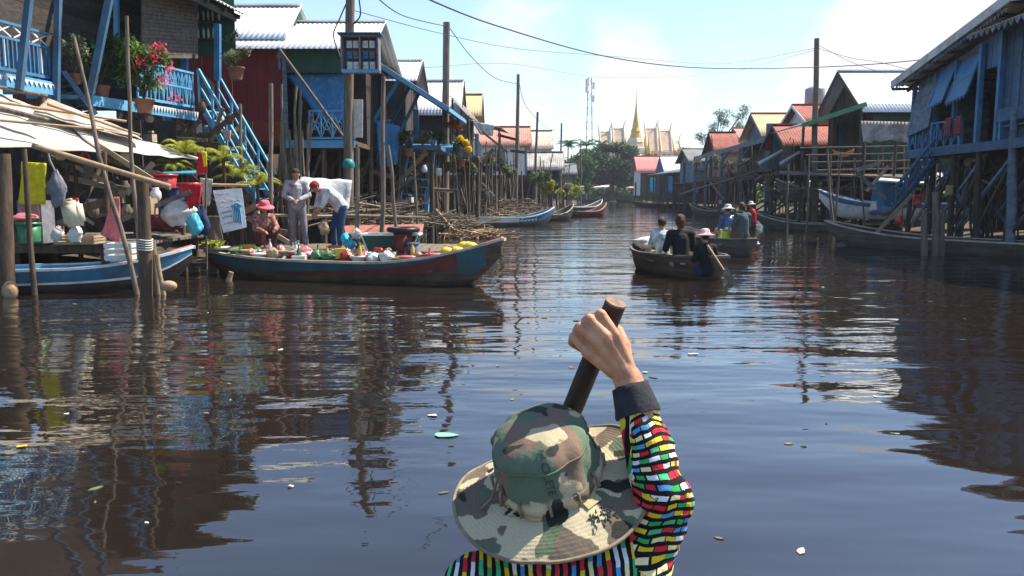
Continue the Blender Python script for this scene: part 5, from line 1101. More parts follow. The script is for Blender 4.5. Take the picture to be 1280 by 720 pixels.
bk = bucket('tall dark red bucket with a black rubber rim standing in the green box', P(504, 318, 15.7), .15, .44, 'maroon', handle=False, flare=1.25, rm='black'); part('tyre_ring', MB().tube([P(504, 287, 15.7)+V(.28*math.cos(a), .28*math.sin(a), .0) for a in [2*math.pi*i/20 for i in range(21)]], .05, 8), 'black', bk)
bucket('blue bucket leaning beside the dark red one', P(516, 318, 15.5), .1, .22, 'dblue', handle=False)
for i, (px, py) in enumerate(((432, 298), (445, 292), (438, 305))): bag('cyan and white plastic bag standing behind the green box', P(px, py, 16.7), (.10, .1, .11), ('cyan', 'sacking', 'pcyan')[i], grp='cyan and white bags by the bending man', seed=20+i)
# goods heaped in the market boat
def in_boat(B, s, off=0, z=.2): p = B['A']+B['d']*B['ln']*s+B['n']*off; return V(p.x, p.y, z)
rs = random.Random(77)
kinds = [('carton', 'carton'), ('pyel', 'yellow'), ('pwhite', 'white'), ('ppink', 'pink'), ('pgreen', 'green'), ('pred', 'red'), ('clear', 'clear')]
for i in range(80):
    s = .10+.70*i/80+rs.uniform(-.01, .01); off = rs.uniform(-.32, .36); c = in_boat(S2, s, off, .34+rs.uniform(0, .12)); m, cn = kinds[rs.randrange(7)]; k = rs.random()
    if k < .35: 
        mb = MB().box(c+V(0, 0, .06), (rs.uniform(.14, .26), rs.uniform(.12, .2), rs.uniform(.1, .2)), rz=rs.uniform(-.6, .6)); solo('goods_box', mb, m, cn+' box of goods packed in the market boat', 'box', cn+' boxes in the market boat')
    elif k < .6: bag(cn+' bag of produce heaped in the market boat', c+V(0, 0, .08), (rs.uniform(.08, .15), .1, rs.uniform(.07, .13)), m, 'bag', 'produce_bag', i, cn+' produce bags in the market boat')
    elif k < .8:
        solo('bottle', MB().lathe([(.035, 0), (.04, .02), (.04, .14), (.015, .2), (.015, .24), (.02, .24), (.02, .26)], c+V(0, 0, .03), 10), m, cn+' bottle standing among the market boat goods', 'bottle', cn+' bottles in the market boat')
    else: bucket(cn+' bowl among the market boat goods', c, .12, .09, m, handle=False, name='bowl', cat='bowl', flare=1.35).__setitem__('group', cn+' bowls in the market boat')
for i in range(12):
    solo('fruit', MB().ball(in_boat(S2, .16+.012*i+rs.uniform(0, .01), rs.uniform(-.35, .1), .48+rs.uniform(0, .06)), (.05, .05, .048), 10), 'ppink', 'red fruit heaped before the woman in the pink hat', 'fruit', 'red fruit on the market boat')
for i in range(9):
    c = in_boat(S2, .83+.011*i*1.0, rs.uniform(-.15, .15), .60+.06*(i > 4)+rs.uniform(0, .05)); solo('melon', MB().ball(c, (.13, .1, .09), 14), mat('melon_skin', (.72, .52, .06), .5, (.55, .45, .05), scale=9, stretch=(1, 6, 1), island=.15, bump=.1), 'yellow melon piled near the bow of the market boat', 'melon', 'yellow melons near the bow')
solo('palm_stalk', MB().tube([P(556, 308, 14.9), P(570, 310, 14.8), P(580, 317, 14.7)], [.03, .035, .02], 6), 'tan', 'curved yellow stalk lying on the melons', 'stalk')
bx_ = crate('white crate of red apples at the middle of the market boat', in_boat(S2, .62, .0, .40), (.5, .35, .16), 'pwhite')
for i in range(8): solo('apple', MB().ball(in_boat(S2, .59+.009*i, rs.uniform(-.12, .12), .60), .045, 10), 'pred', 'red apple in the white crate', 'apple', 'red apples in the white crate')
# floating things
for (px, py, r, m, lab) in ((556, 545, .085, 'pgreen', 'torn pale green plastic scrap floating near the hat'), (363, 609, .018, 'sacking', 'small white scrap floating at lower left'), (541, 520, .04, 'sacking', 'thin pale film floating behind the green scrap'), (866, 443, .055, 'sacking', 'white foam scrap floating right of the raised hand'), (806, 466, .03, 'pyel', 'tiny yellow leaf floating by the wrist'), (622, 458, .018, 'sacking', 'tiny white scrap left of the paddle'), (27, 559, .035, 'pyel', 'narrow yellow leaf floating at the left edge'), (722, 610, .02, 'pyel', 'x')):
    if lab == 'x': continue
    x = (px-640)/FPX; y = (360-py)/FPX; dz = -math.sin(PITCH)+y*math.cos(PITCH); t_ = -CAM_H/dz; c = V(x*t_, (math.cos(PITCH)+y*math.sin(PITCH))*t_, .006)
    mb = MB(); n = 11; ring = [c+V(r*math.cos(2*math.pi*i/n)*random.uniform(.7, 1.2), r*.7*math.sin(2*math.pi*i/n)*random.uniform(.6, 1.2), random.uniform(0, .008)) for i in range(n)]
    mb.add(ring+[p-V(0, 0, .004) for p in ring], [tuple(range(n)), tuple(range(2*n-1, n-1, -1))]+[(i, n+i, n+(i+1) % n, (i+1) % n) for i in range(n)])
    solo('floating_scrap', mb, mat('scrap_green', (.25, .5, .36), .5, island=0) if m == 'pgreen' else m, lab, 'scrap')
solo('coconut_float', MB().ball(P(211, 362, 13)+V(0, 0, .06), (.14, .1, .09)), 'tan', 'tan husk floating at the foot of the mooring pile', 'husk'); solo('cork_float', stick(P(284, 350, 15.4)-V(0, 0, .1), P(289, 340, 15.4), .06, .05, .01), 'tan', 'short tan stub sticking out by the market boat stern', 'stub')
# ============================================================ PLANTS
def bush(name, lab, c, r, m, n, s, fl=None, fn=0, pot=None, seed=1, cat='plant', fsz=None, stems=True, clumps=7, grp=None, drop=None):
    c = Vector(c); t = thing(name, lab, cat, c-V(0, 0, r[2] if not isinstance(r, (int, float)) else r), grp); rs = random.Random(seed); lf = MB(); cs = []
    r = (r, r, r) if isinstance(r, (int, float)) else r
    for i in range(clumps): q = c+V(rs.uniform(-.7, .7)*r[0], rs.uniform(-.6, .6)*r[1], rs.uniform(-.6, .7)*r[2]); cs.append(q); lf.leaves(q, (r[0]*.45, r[1]*.5, r[2]*.42), n//clumps, s, seed=seed*9+i, shell=.15)
    part('foliage', lf, m, t)
    if stems:
        st = MB(); b0 = c-V(0, 0, r[2]*1.05)
        for q in cs: st.tube([b0, b0.lerp(q, .5)+V(0, 0, .05), q], [.018, .013, .006], 5)
        part('stem', st, 'brown', t)
    if fl:
        f = MB(); fs = cs if drop is None else [c+Vector(d) for d in drop]
        for i in range(len(fs)): f.leaves(fs[i], (r[0]*.3, r[1]*.4, r[2]*.25), fn//len(fs), fsz or s*.8, seed=seed*7+i, shell=.2)
        part('flowers', f, fl, t)
    if pot: b0 = c-V(0, 0, r[2]*1.1+pot*1.4); part('pot', MB().lathe([(pot*.7, 0), (pot, pot*1.3), (pot*1.1, pot*1.35), (pot*1.1, pot*1.5), (pot*.9, pot*1.5), (pot*.85, pot*1.35), (.001, pot*1.3)], b0, 14), mat('clay_pot', (.26, .12, .07), .85), t)
    return t
bush('bougainvillea', 'bright green bougainvillea with pink red flowers on the second blue balcony', P(178, 82, 17.6), (.72, .4, .66), 'lleaf', 2600, .06, 'flower', 260, .2, 3, fsz=.042, clumps=9, drop=[(.4, -.1, .35), (.62, -.1, -.1), (.1, -.2, .05), (.5, -.2, -.35), (.72, -.1, -.7), (.35, -.2, .15)])
bush('potted_shrub', 'dark leaved shrub beside the leaning blue post', P(122, 72, 17.4), (.65, .4, .55), 'dleaf', 1100, .05, pot=.2, seed=5); bush('potted_shrub', 'grey green plant below the first blue balcony corner', P(92, 66, 16.9), (.35, .3, .4), 'oleaf', 500, .05, 'white', 40, .14, 6, fsz=.03)
bush('potted_plant', 'potted plant with rounded leaves on the stair post', P(294, 68, 20.3), (.42, .3, .3), 'oleaf', 330, .06, pot=.2, seed=8); bush('potted_plant', 'sparse small plant hanging over the stair post', P(290, 44, 20.3), (.25, .2, .2), 'dleaf', 70, .05, seed=9)
for i, (px, py, Y, h, l_) in enumerate(((300, 232, 18.8, .9, .95), (232, 205, 17.4, .9, .8), (280, 215, 18.2, 1.0, .8), (322, 235, 18.4, .6, .8), (215, 215, 17.0, .7, .6))):
    b = P(px, py, Y); palm(('largest yellow green palm in front of the blue staircase', 'yellow palm arching over the end of the awning', 'yellow green palm left of the staircase foot', 'small palm at the staircase foot beside the standing man', 'small yellow palm behind the white sack')[i], V(b.x, b.y, b.z-.3), h*.6, 11, l_, 'yleaf', 30+i, 'garden_palm', 'garden palms by the staircase', .04, fsize=.45, stem='brown')
bush('flowering_plant', 'orange flowered plant hung on the second utility pole', P(568, 158, 31.6), (.45, .35, .32), 'leaf', 120, .07, 'oflower', 260, seed=11, fsz=.07, clumps=4); bush('flowering_plant', 'bright yellow flowered plant below the orange one', P(576, 182, 31.6), (.5, .4, .5), 'leaf', 240, .07, 'yflower', 420, .18, 12, fsz=.07, clumps=5, drop=[(.2, -.2, .1), (.3, -.2, -.15), (0, -.2, .25)])
for i, (px, py, Y, r, m, fl) in enumerate(((510, 175, 27.2, .4, 'leaf', None), (528, 172, 27.6, .35, 'oleaf', None), (548, 172, 30, .4, 'leaf', None), (614, 197, 42, .6, 'leaf', 'flower'), (628, 206, 44, .6, 'leaf', None), (640, 215, 44, .5, 'oleaf', None), (676, 224, 55, .8, 'leaf', None), (690, 236, 60, .9, 'yleaf', None), (586, 214, 38, .5, 'oleaf', None), (714, 236, 85, 1.4, 'yleaf', None))):
    bush('potted_plant', ('leafy plant at the left end of the blue deck', 'grey green plant in the middle of the blue deck', 'plant at the right end of the blue deck', 'red flowered plant on the stakes beyond the second pole', 'green plant right of the red flowered one', 'trailing olive plant on the stake thicket', 'climbing plant in front of the grey shed', 'yellow green bush at the foot of the grey shed', 'low olive plant behind the white blue boat', 'yellow green shrub on the far left shore')[i], P(px, py, Y), (r, r*.8, r*.7), m, 330, .07*Y/30, fl, 130, .17 if i < 3 else None, 40+i, fsz=.08)
for i, (px, py, Y, r) in enumerate(((870, 202, 60, .5), (895, 199, 52, .45), (912, 206, 50, .4), (935, 205, 47, .4), (965, 222, 38, .35))):
    bush('hanging_plant', ('hanging basket plant at the far end of the verandah', 'second hanging plant along the verandah', 'third hanging plant along the verandah', 'hanging plant nearest the verandah end post', 'small plant on the pale slanting props')[i], P(px, py, Y), r, 'oleaf', 160, .09, 'oflower' if i == 4 else None, 40, .14, 60+i, fsz=.08)
# assorted laundry/boards in the right bank shade
solo('hammock', drape(P(1040, 186, 35), P(1068, 186, 35), P(1066, 192, 35), P(1042, 192, 35), 10, 5, .06, 3, sag=.15), mat('cloth_ochre', (.40, .22, .03), .9), 'ochre hammock slung under the green edged awning', 'hammock')
cab = thing('boat_shelter', 'bright blue upright panels with a white roof board on the raised boat', 'shelter', P(1100, 265, 31.5))
for a, b in (((1100, 228, 31.5), (1096, 262, 31.3)), ((1112, 228, 31.8), (1109, 264, 31.6))): part('panel', MB().bar(P(*a), P(*b), .5 if a[0] == 1100 else .3, .04, up=(0, 1, 0)), 'blue', cab)
part('roof_board', MB().slab([P(1098, 225, 31.3), P(1162, 229, 30.4), P(1164, 226, 31.6), P(1100, 222, 32.4)], .06), 'white', cab)
bag('grey blue bundle of sheets lying on the raised boat', P(1103, 263, 31.2), (.45, .25, .18), mat('cloth_bluegrey', (.16, .19, .26)), 'bundle', 'sheet_bundle', 33)
for i, (px, py, w_) in enumerate(((1185, 264, 1.0), (1150, 264, .8), (1210, 266, .9))): pass

# white sheet behind the couple, teal helmet on the meter pole
solo('white_sheet', drape(P(376, 222, 18.6), P(440, 226, 18.6), P(436, 262, 18.4), P(372, 232, 18.2), 12, 8, .1, 9), 'whitecloth', 'white sheet thrown over the rail behind the market couple', 'sheet')
solo('teal_helmet', MB().lathe([(.15, 0), (.16, .06), (.14, .15), (.09, .21), (.001, .23)], P(437, 210, 20.1)+V(0, -.12, 0), 16), mat('teal_plastic', (.02, .22, .22), .4), 'teal helmet hung on the meter box pole', 'helmet')
# odds and ends stored in the shade: boards, jars, tins and rags
rs = random.Random(314)
def junk(n, x0, x1, y0, y1, Ya, Yb, where, zmin=.82):
    for i in range(n):
        Y = rs.uniform(Ya, Yb); c = P(rs.uniform(x0, x1), rs.uniform(y0, y1), Y); k = rs.random(); m = rs.choice(['stake', 'brown', 'plankgrey', 'worn', 'greyc', 'pred', 'pblue', 'pwhite', 'carton', 'stake', 'brown', 'oldtin'])
        mn = {'stake': 'weathered', 'brown': 'brown', 'plankgrey': 'grey', 'worn': 'pale', 'greyc': 'slate grey', 'pred': 'red', 'pblue': 'blue', 'pwhite': 'white', 'carton': 'tan', 'oldtin': 'tin'}[m]
        if k < .45:
            m = {'pred': 'brown', 'pblue': 'stake', 'pwhite': 'worn', 'greyc': 'stake', 'oldtin': 'plankgrey'}.get(m, m); mn = {'stake': 'weathered', 'brown': 'brown', 'plankgrey': 'grey', 'worn': 'pale', 'carton': 'tan'}[m]
            a = rs.uniform(-.9, .9); d = V(math.cos(a), rs.uniform(-.4, .4), math.sin(a)*rs.choice((1, 1.6)))*rs.uniform(.25, .7); solo('loose_board', MB().bar(c-d, c+d, rs.uniform(.06, .16), .025, up=(0, 1, .2)), m, mn+' loose board stored '+where, 'board', mn+' boards '+where)
        elif k < .7: solo('storage_jar', MB().lathe([(.06, 0), (.1, .06), (.1, .16), (.06, .22), (.065, .25), (.03, .25)], c, 12), m, mn+' jar stored '+where, 'jar', mn+' jars '+where)
        elif k < .88: d = rs.uniform(.12, .25); solo('rag', drape(c, c+V(d, rs.uniform(-.1, .1), .0), c+V(d, 0, -d*1.3), c+V(0, .05, -d*1.5), 6, 6, .04, i), m, mn+' rag hanging '+where, 'rag', mn+' rags '+where)
        else: solo('storage_tin', MB().box(c, (rs.uniform(.15, .3), .2, rs.uniform(.15, .3)), rz=rs.uniform(-.5, .5)).box(c+V(0, 0, .16), (.12, .12, .04)), m, mn+' tin box stored '+where, 'tin box', mn+' tin boxes '+where)
junk(46, 60, 200, 200, 285, 15.0, 17.5, 'in the shade of the stall'); junk(34, 130, 300, 140, 185, 18.5, 21, 'below the second blue balcony'); junk(26, 200, 345, 235, 300, 17.6, 20, 'behind the signboard')
junk(26, 440, 560, 195, 262, 27, 30.5, 'under the blue porch house'); junk(26, 1080, 1270, 205, 285, 23, 28, 'under the blue grey house'); junk(26, 890, 1010, 200, 262, 40, 55, 'in the verandah shade'); junk(20, 560, 650, 170, 240, 38, 46, 'on the stake thicket')

solo('pale_board', MB().box(P(446, 148, 20.6), (.3, .03, .95), ry=.03), 'sacking', 'upright cream board standing behind the meter box pole', 'board')
solo('tarpaulin', drape(P(470, 150, 27.3), P(500, 158, 27.3), P(497, 205, 27.2), P(474, 212, 27.2), seed=8, amp=.12), 'bluetarp', 'blue tarpaulin bundled on the porch between the braces', 'tarpaulin')
solo('tarpaulin', drape(P(590, 152, 42.6), P(618, 156, 42.8), P(616, 170, 42.8), P(600, 168, 42.8), seed=9, amp=.1), 'whitecloth', 'white sheet slung below the dark verandah roof', 'sheet')

rs = random.Random(606)
for i in range(70):
    Y = rs.uniform(3.6, 15); x_ = rs.uniform(-.6, .6)*Y; r = rs.uniform(.006, .02)*(1+Y/14); m = rs.choice(['pole', 'oleaf', 'sacking', 'yleaf', 'stake', 'dleaf']); a = rs.uniform(0, 3.14); c = V(x_, Y, .005)
    d = V(math.cos(a), math.sin(a), 0)*r*rs.uniform(1, 2.2); e = V(-d.y, d.x, 0)*rs.uniform(.25, .6)
    q = [c-d, c-d*.3+e, c+d*.5+e*.8, c+d, c+d*.4-e*.7, c-d*.4-e]
    mb = MB().add(q+[p-V(0, 0, .004) for p in q], [tuple(range(6)), tuple(range(11, 5, -1))]+[(k, 6+k, 6+(k+1) % 6, (k+1) % 6) for k in range(6)])
    solo('floating_leaf', mb, m, 'tiny scrap of leaf or bark floating on the open water', 'floating leaf', 'tiny leaves and bark on the water')
# ============================================================ PEOPLE
STAND = dict(pelvis=(0, 0, .93), waist=(0, .0, 1.08), chest=(0, .0, 1.27), neck=(0, .0, 1.44), head=(0, .03, 1.575),
    shL=(-.17, 0, 1.37), elL=(-.23, -.02, 1.10), wrL=(-.2, .14, .90), shR=(.17, 0, 1.37), elR=(.23, -.02, 1.10), wrR=(.2, .14, .90),
    hipL=(-.09, 0, .89), knL=(-.1, .03, .49), anL=(-.1, 0, .09), hipR=(.09, 0, .89), knR=(.1, .03, .49), anR=(.1, 0, .09))
def person(label, loc, yaw, pose, shirt, trousers, hair='hair', hat=None, s=1.0, sleeves='long', group=None, hatm=None, fem=False, skin='skin', face=(0, 1, -.1), hairlen=0, vox=.011, footdir=None):
    J = {k: Vector(v) for k, v in {**STAND, **pose}.items()}; loc = Vector(loc); rz = Matrix.Rotation(yaw, 3, 'Z')
    T = lambda p: loc+rz@(Vector(p)*s)
    root = thing('person', label, 'person', loc, group); fd = Vector(face).normalized(); side = fd.cross(V(0, 0, 1)).normalized(); hu = side.cross(fd).normalized()
    J = {k: T(v) for k, v in J.items()}; fd = (rz@fd); side = rz@side; hu = rz@hu; q = s*(.93 if fem else 1)
    b = MB(); C = lambda a, c, r1, r2, m=b, e=0: m.capsule(J[a] if isinstance(a, str) else a, J[c] if isinstance(c, str) else c, r1*q+e, r2*q+e, 10, 3)
    H = J['head']; 
    b.ball(H+hu*.01, (.079*q, .079*q, .1*q), 14); b.ball(H+fd*.018*q-hu*.03*q, (.066*q, .066*q, .082*q), 12); b.capsule(H+fd*.082*q+hu*.012*q, H+fd*.102*q-hu*.018*q, .009*q, .013*q, 6)
    for k in (-1, 1): b.ball(H+side*k*.08*q-hu*.01*q, (.014, .02, .03), 8)
    b.capsule(H+fd*.08*q-hu*.055*q-side*.02, H+fd*.08*q-hu*.055*q+side*.02, .009, .009, 6); C('neck', H-hu*.05*s, .055, .052)
    C('waist', 'chest', .12, .13); C('pelvis', 'waist', .13, .12); C('shL', 'shR', .07, .07); C('chest', 'neck', .11, .06)
    for k in 'LR':
        C('sh'+k, 'el'+k, .052, .040); C('el'+k, 'wr'+k, .040, .026); C('hip'+k, 'kn'+k, .085, .056); C('kn'+k, 'an'+k, .056, .036)
        w_ = J['wr'+k]; d = (w_-J['el'+k]).normalized(); sd = d.cross(V(0, 0, 1)); sd = sd.normalized() if sd.length > .2 else side; up = sd.cross(d)
        b.capsule(w_, w_+d*.055*q, .026*q, .034*q, 8); hk = -1 if k == 'L' else 1
        for i, (o, l_) in enumerate(((-.027, .062), (-.009, .074), (.010, .068), (.027, .052))):
            p0 = w_+d*.075*q+sd*o*q; p1 = p0+(d*.8-up*.35)*l_*.55*q; p2 = p1+(d*.35-up*.8)*l_*.5*q; b.capsule(p0-d*.02, p1, .0105*q, .0095*q, 6, 2); b.capsule(p1, p2, .0095*q, .0085*q, 6, 2)
        b.capsule(w_+d*.02*q-sd*.025*hk*q, w_+d*.06*q-sd*.05*hk*q-up*.02, .012*q, .0095*q, 6, 2)
        an = J['an'+k]; fdir = rz@(Vector(footdir) if footdir else V(0, 1, 0)); b.capsule(an-V(0, 0, .03*q), an+fdir*.15*q-V(0, 0, .055*q), .04*q, .03*q, 8)
    part('body', fuse(b, vox*s, 3), skin, root)
    ey = MB()
    for k in (-1, 1): part('eye', MB().ball(H+fd*.079*q+side*k*.03*q+hu*.015*q, (.011, .011, .008), 8), 'hair', root)
    # shirt
    m = MB(); e = .022
    C('waist', 'chest', .125, .14, m, e); C('pelvis', 'waist', .14, .125, m, e); C('shL', 'shR', .068, .068, m, e*.7); C('chest', 'neck', .12, .05, m, e*.5)
    for k in 'LR':
        C('sh'+k, 'el'+k, .055, .048, m, e*.8)
        if sleeves == 'long': C('el'+k, J['el'+k].lerp(J['wr'+k], .85), .046, .036, m, e*.6)
        if sleeves == 'roll': C('el'+k, J['el'+k].lerp(J['wr'+k], .25), .046, .044, m, e*.6)
    part('shirt', fuse(m, .014*s, 2), shirt, root)
    m = MB()
    C('pelvis', 'hipL', .13, .1, m, .008); C('pelvis', 'hipR', .13, .1, m, .008)
    for k in 'LR': C('hip'+k, 'kn'+k, .09, .065, m, .012); C('kn'+k, J['kn'+k].lerp(J['an'+k], .93), .062, .05, m, .012)
    part('trousers', fuse(m, .014*s, 2), trousers, root)
    if hair:
        m = MB(); m.ball(H+hu*.032*q-fd*.02*q, (.088*q, .088*q, .096*q), 14)
        if hairlen: m.capsule(H-fd*.05*q, H-fd*.065*q-V(0, 0, hairlen), .07*q, .05*q); m.capsule(H-fd*.03*q+side*.05*q, H-fd*.05*q+side*.05*q-V(0, 0, hairlen*.8), .04*q, .03*q); m.capsule(H-fd*.03*q-side*.05*q, H-fd*.05*q-side*.05*q-V(0, 0, hairlen*.8), .04*q, .03*q)
        part('hair', fuse(m, .012, 1), hair, root)
    if hat:
        rot = Matrix((side, fd, hu)).transposed()
        if hat == 'brim': part('hat', MB().lathe([(.20, .0), (.205, .006), (.15, .03), (.105, .045), (.10, .09), (.085, .13), (.04, .145), (.001, .147)], H+hu*.03*q, 22, rot=rot), hatm, root)
        if hat == 'cap':
            o = part('cap', MB().lathe([(.100, .0), (.103, .03), (.095, .075), (.06, .105), (.001, .112)], H+hu*.03*q, 18, rot=rot), hatm, root); part('peak', MB().slab([H+hu*.045*q+fd*.085*q-side*.07, H+hu*.045*q+fd*.085*q+side*.07, H+hu*.03*q+fd*.17*q+side*.05, H+hu*.03*q+fd*.17*q-side*.05], .01), hatm, o)
    return root
cloth('greyshirt', (.42, .41, .43), (.24, .235, .26)); cloth('greytrouser', (.24, .23, .25)); cloth('jeans', (.03, .07, .16), (.02, .045, .11)); cloth('offwhite', (.72, .71, .70), (.34, .34, .36), scale=5); cloth('blackt', (.014, .014, .016)); cloth('teal', (.07, .15, .17), (.55, .58, .58), scale=5); cloth('redhat', (.35, .02, .03)); cloth('pinkhat', (.75, .16, .20), (.6, .1, .12)); cloth('slate', (.07, .11, .12)); cloth('floral', (.52, .25, .20), (.10, .03, .03), scale=14); cloth('khaki', (.3, .26, .18))
zd = .47
p = P(363, 0, 17.6); person('slim person in a grey shirt and trousers standing with clasped hands, facing the boat', (p.x, 17.6, zd), R(190), dict(head=(0, .06, 1.565), wrL=(-.05, .26, 1.02), wrR=(.05, .26, 1.02), elL=(-.25, .04, 1.12), elR=(.25, .04, 1.12), knL=(-.13, .03, .49), anL=(-.16, 0, .09), knR=(.1, .03, .49), anR=(.12, 0, .09)), 'greyshirt', 'greytrouser', face=(0, 1, -.45), s=1.03)
part('collar', MB().capsule(P(364, 231, 17.5)+V(-.03, 0, .02), P(365, 232, 17.42)+V(0, 0, -.03), .015, .008).capsule(P(365, 232, 17.42)+V(.03, 0, .02), P(365, 232, 17.42)+V(0, 0, -.03), .015, .008), 'maroon', bpy.data.objects['person'], 'small dark red neckerchief')
p = P(415, 0, 17.5); person('person in a red cap, white shirt and jeans bending forward to lower a bag', (p.x, 17.5, zd), R(125), dict(pelvis=(0, -.08, .90), waist=(0, .03, 1.08), chest=(0, .2, 1.2), neck=(0, .36, 1.28), head=(0, .48, 1.33), shL=(-.17, .30, 1.25), shR=(.17, .30, 1.25), elL=(-.19, .40, .98), elR=(.19, .38, .98), wrL=(-.1, .5, .78), wrR=(.08, .5, .80), hipL=(-.09, -.08, .87), hipR=(.09, -.06, .87), knL=(-.1, -.03, .48), knR=(.12, .05, .48), anR=(.12, .05, .09)), 'offwhite', 'jeans', hat='cap', hatm='redhat', face=(0, .75, -.65), sleeves='roll')
bag('tan round paper bag held by the bending person', P(405, 284, 17.3), (.13, .12, .15), 'carton', seed=40)
p = P(318, 0, 17.0); person('squatting woman in a pink brimmed hat and floral blouse minding the goods', (p.x, 17.0, zd), R(215), dict(pelvis=(0, -.1, .24), waist=(0, -.06, .40), chest=(0, .04, .57), neck=(0, .1, .72), head=(0, .14, .85), shL=(-.16, .07, .67), shR=(.16, .07, .67), elL=(-.22, .2, .45), elR=(.22, .22, .45), wrL=(-.1, .42, .42), wrR=(.12, .42, .40), hipL=(-.09, -.1, .22), hipR=(.09, -.1, .22), knL=(-.16, .28, .42), knR=(.16, .28, .42), anL=(-.13, .08, .09), anR=(.13, .08, .09)), 'floral', 'maroon', hat='brim', hatm='pinkhat', fem=True, face=(0, 1, -.3), s=1.05)
SIT = dict(pelvis=(0, 0, .12), waist=(0, .0, .27), chest=(0, .03, .46), neck=(0, .05, .63), head=(0, .08, .765), shL=(-.17, .03, .56), shR=(.17, .03, .56), elL=(-.23, .08, .32), elR=(.23, .08, .32), wrL=(-.15, .30, .25), wrR=(.15, .30, .25), hipL=(-.09, .02, .10), hipR=(.09, .02, .10), knL=(-.14, .42, .20), knR=(.14, .42, .20), anL=(-.13, .62, -.16), anR=(.13, .62, -.16))
zs = .40
person('sightseer with long brown hair and a black shirt sitting with back to the camera', (P(852, 280, 16.1).x, 16.1, zs-.24), R(6), dict(SIT), 'blackt', 'khaki', 'hairb', s=1.25, sleeves='short', fem=True, hairlen=.10)
person('sightseer in a white and teal shirt in front of the black shirted one', (P(829, 280, 17.3).x, 17.3, zs-.22), R(10), dict(SIT), 'teal', 'khaki', 'hair', s=1.1, sleeves='short')
person('boatman in a pink and white sun hat paddling the nearer sightseeing boat', (P(884, 290, 15.6).x, 15.6, zs-.33), R(20), dict(SIT, wrR=(.30, .22, .1), elR=(.30, .1, .32), wrL=(.1, .28, .40)), 'blackt', 'navy', 'hair', hat='brim', hatm=mat('hat_pinkwhite', (.7, .16, .18), .9, (.8, .75, .72), scale=9, island=0), s=.98)
person('sightseer with brown hair and slate shirt in the second boat', (P(929, 280, 21.8).x, 21.8, zs+.02), R(25), dict(SIT), 'slate', 'khaki', 'hairb', s=1.15, sleeves='short', fem=True, hairlen=.06)
person('sightseer in a white hat and blue jacket farther forward in the second boat', (P(911, 280, 23.0).x, 23.0, zs-.02), R(10), dict(SIT), 'pblue', 'khaki', 'hair', hat='brim', hatm='whitecloth', s=1.05)
person('figure in a red top and white hat sitting under the verandah bank', (P(941, 270, 34).x, 34, .3), R(60), dict(SIT), 'redc', 'navy', 'hair', hat='brim', hatm='whitecloth', s=1.1, vox=.016)
# paddle of the boatman
pd = thing('paddle', 'wooden paddle dipped beside the nearer sightseeing boat', 'paddle', P(905, 340, 15.9)); a, b = P(884, 306, 15.5), P(905, 338, 15.1)
part('shaft', MB().tube([a, b], .02, 8), 'tan', pd); d = (b-a).normalized(); part('blade', MB().bar(b-d*.05, b+d*.5, .14, .025, up=(0, 1, 0)), 'dark', pd)
solo('life_vest', MB().box(P(907, 296, 22.1), (.25, .12, .28)).box(P(907, 296, 22.1)+V(0, -.07, 0), (.05, .02, .26)), mat('lime_vest', (.45, .75, .05), .6, island=0), 'lime green life vest beside the slate shirted sightseer', 'life vest')
bs = thing('seat_back', 'dark upright wooden seat back in the second sightseeing boat', 'seat back', P(921, 322, 21.4)); part('panel', MB().slab([P(908, 318, 21.5), P(934, 318, 21.5), P(930, 283, 21.7), P(915, 283, 21.7)], .04), 'dark', bs)
bag('white bag lying at the side of the second sightseeing boat', P(941, 303, 21.6)+V(0, .2, 0), (.22, .15, .1), 'whitecloth', seed=50); bag('pale straw hat lying on the bow of the nearer sightseeing boat', P(812, 306, 18.0)+V(0, 0, .04), (.34, .34, .14), 'sacking', 'hat', 'straw_hat', 51)
solo('orange_scarf', drape(P(880, 312, 16.2), P(887, 310, 16.2), P(893, 322, 16.1), P(887, 325, 16.1), 5, 6, .03, 3), 'oflower', 'orange scarf tied on the boat rail below the paddler', 'scarf')

# ============================================================ ROWER IN THE FOREGROUND
rw = thing('person', 'rower seen from behind in a camouflage hat and colourful striped shirt, right arm raised', 'person', (.1, 1.45, .33))
nN = V(0, -math.cos(PITCH), math.sin(PITCH)); uI = V(0, math.sin(PITCH), math.cos(PITCH)); rI = V(1, 0, 0)
hatc = D(687, 597, 1.50); hn = V(-.24, -.29, .92).normalized()
head = hatc-hn*.015+V(.0, .01, -.02)
neckb = D(700, 712, 1.54); shR = D(792, 690, 1.49); shL = D(598, 736, 1.49); elR = D(828, 620, 1.44); wrR = D(785, 474, 1.50)
chest = V(neckb.x-.0, neckb.y-.02, neckb.z-.22); pel = V(.09, 1.40, .46)
body = MB()
body.ball(head, (.076, .092, .1), 20); body.ball(head+V(0, .02, -.05), (.062, .075, .075), 16); body.capsule(head+V(0, .105, .0), head+V(0, .122, -.035), .01, .014, 8)
for k in (-1, 1): body.ball(head+V(k*.08, .0, -.02), (.013, .02, .03), 8)
body.capsule(head+V(-.02, .095, -.075), head+V(.02, .095, -.075), .009, .009, 6)
body.capsule(neckb, head-V(0, .01, .06), .058, .054, 14)
body.capsule(neckb-V(.08, 0, .08), neckb+V(.08, 0, -.08), .07, .07); body.capsule(chest, pel, .12, .12)
body.capsule(elR, wrR, .040, .0272, 18); body.capsule(shR, elR, .05, .042, 16)
elL = V(shL.x-.10, shL.y+.12, shL.z-.22); wrL = V(-.055, 1.80, .80); body.capsule(shL, elL, .05, .042); body.capsule(elL, wrL, .042, .028)
def shaft_at(t): return D(770, 378, 1.505).lerp(D(716, 510, 1.60), t)
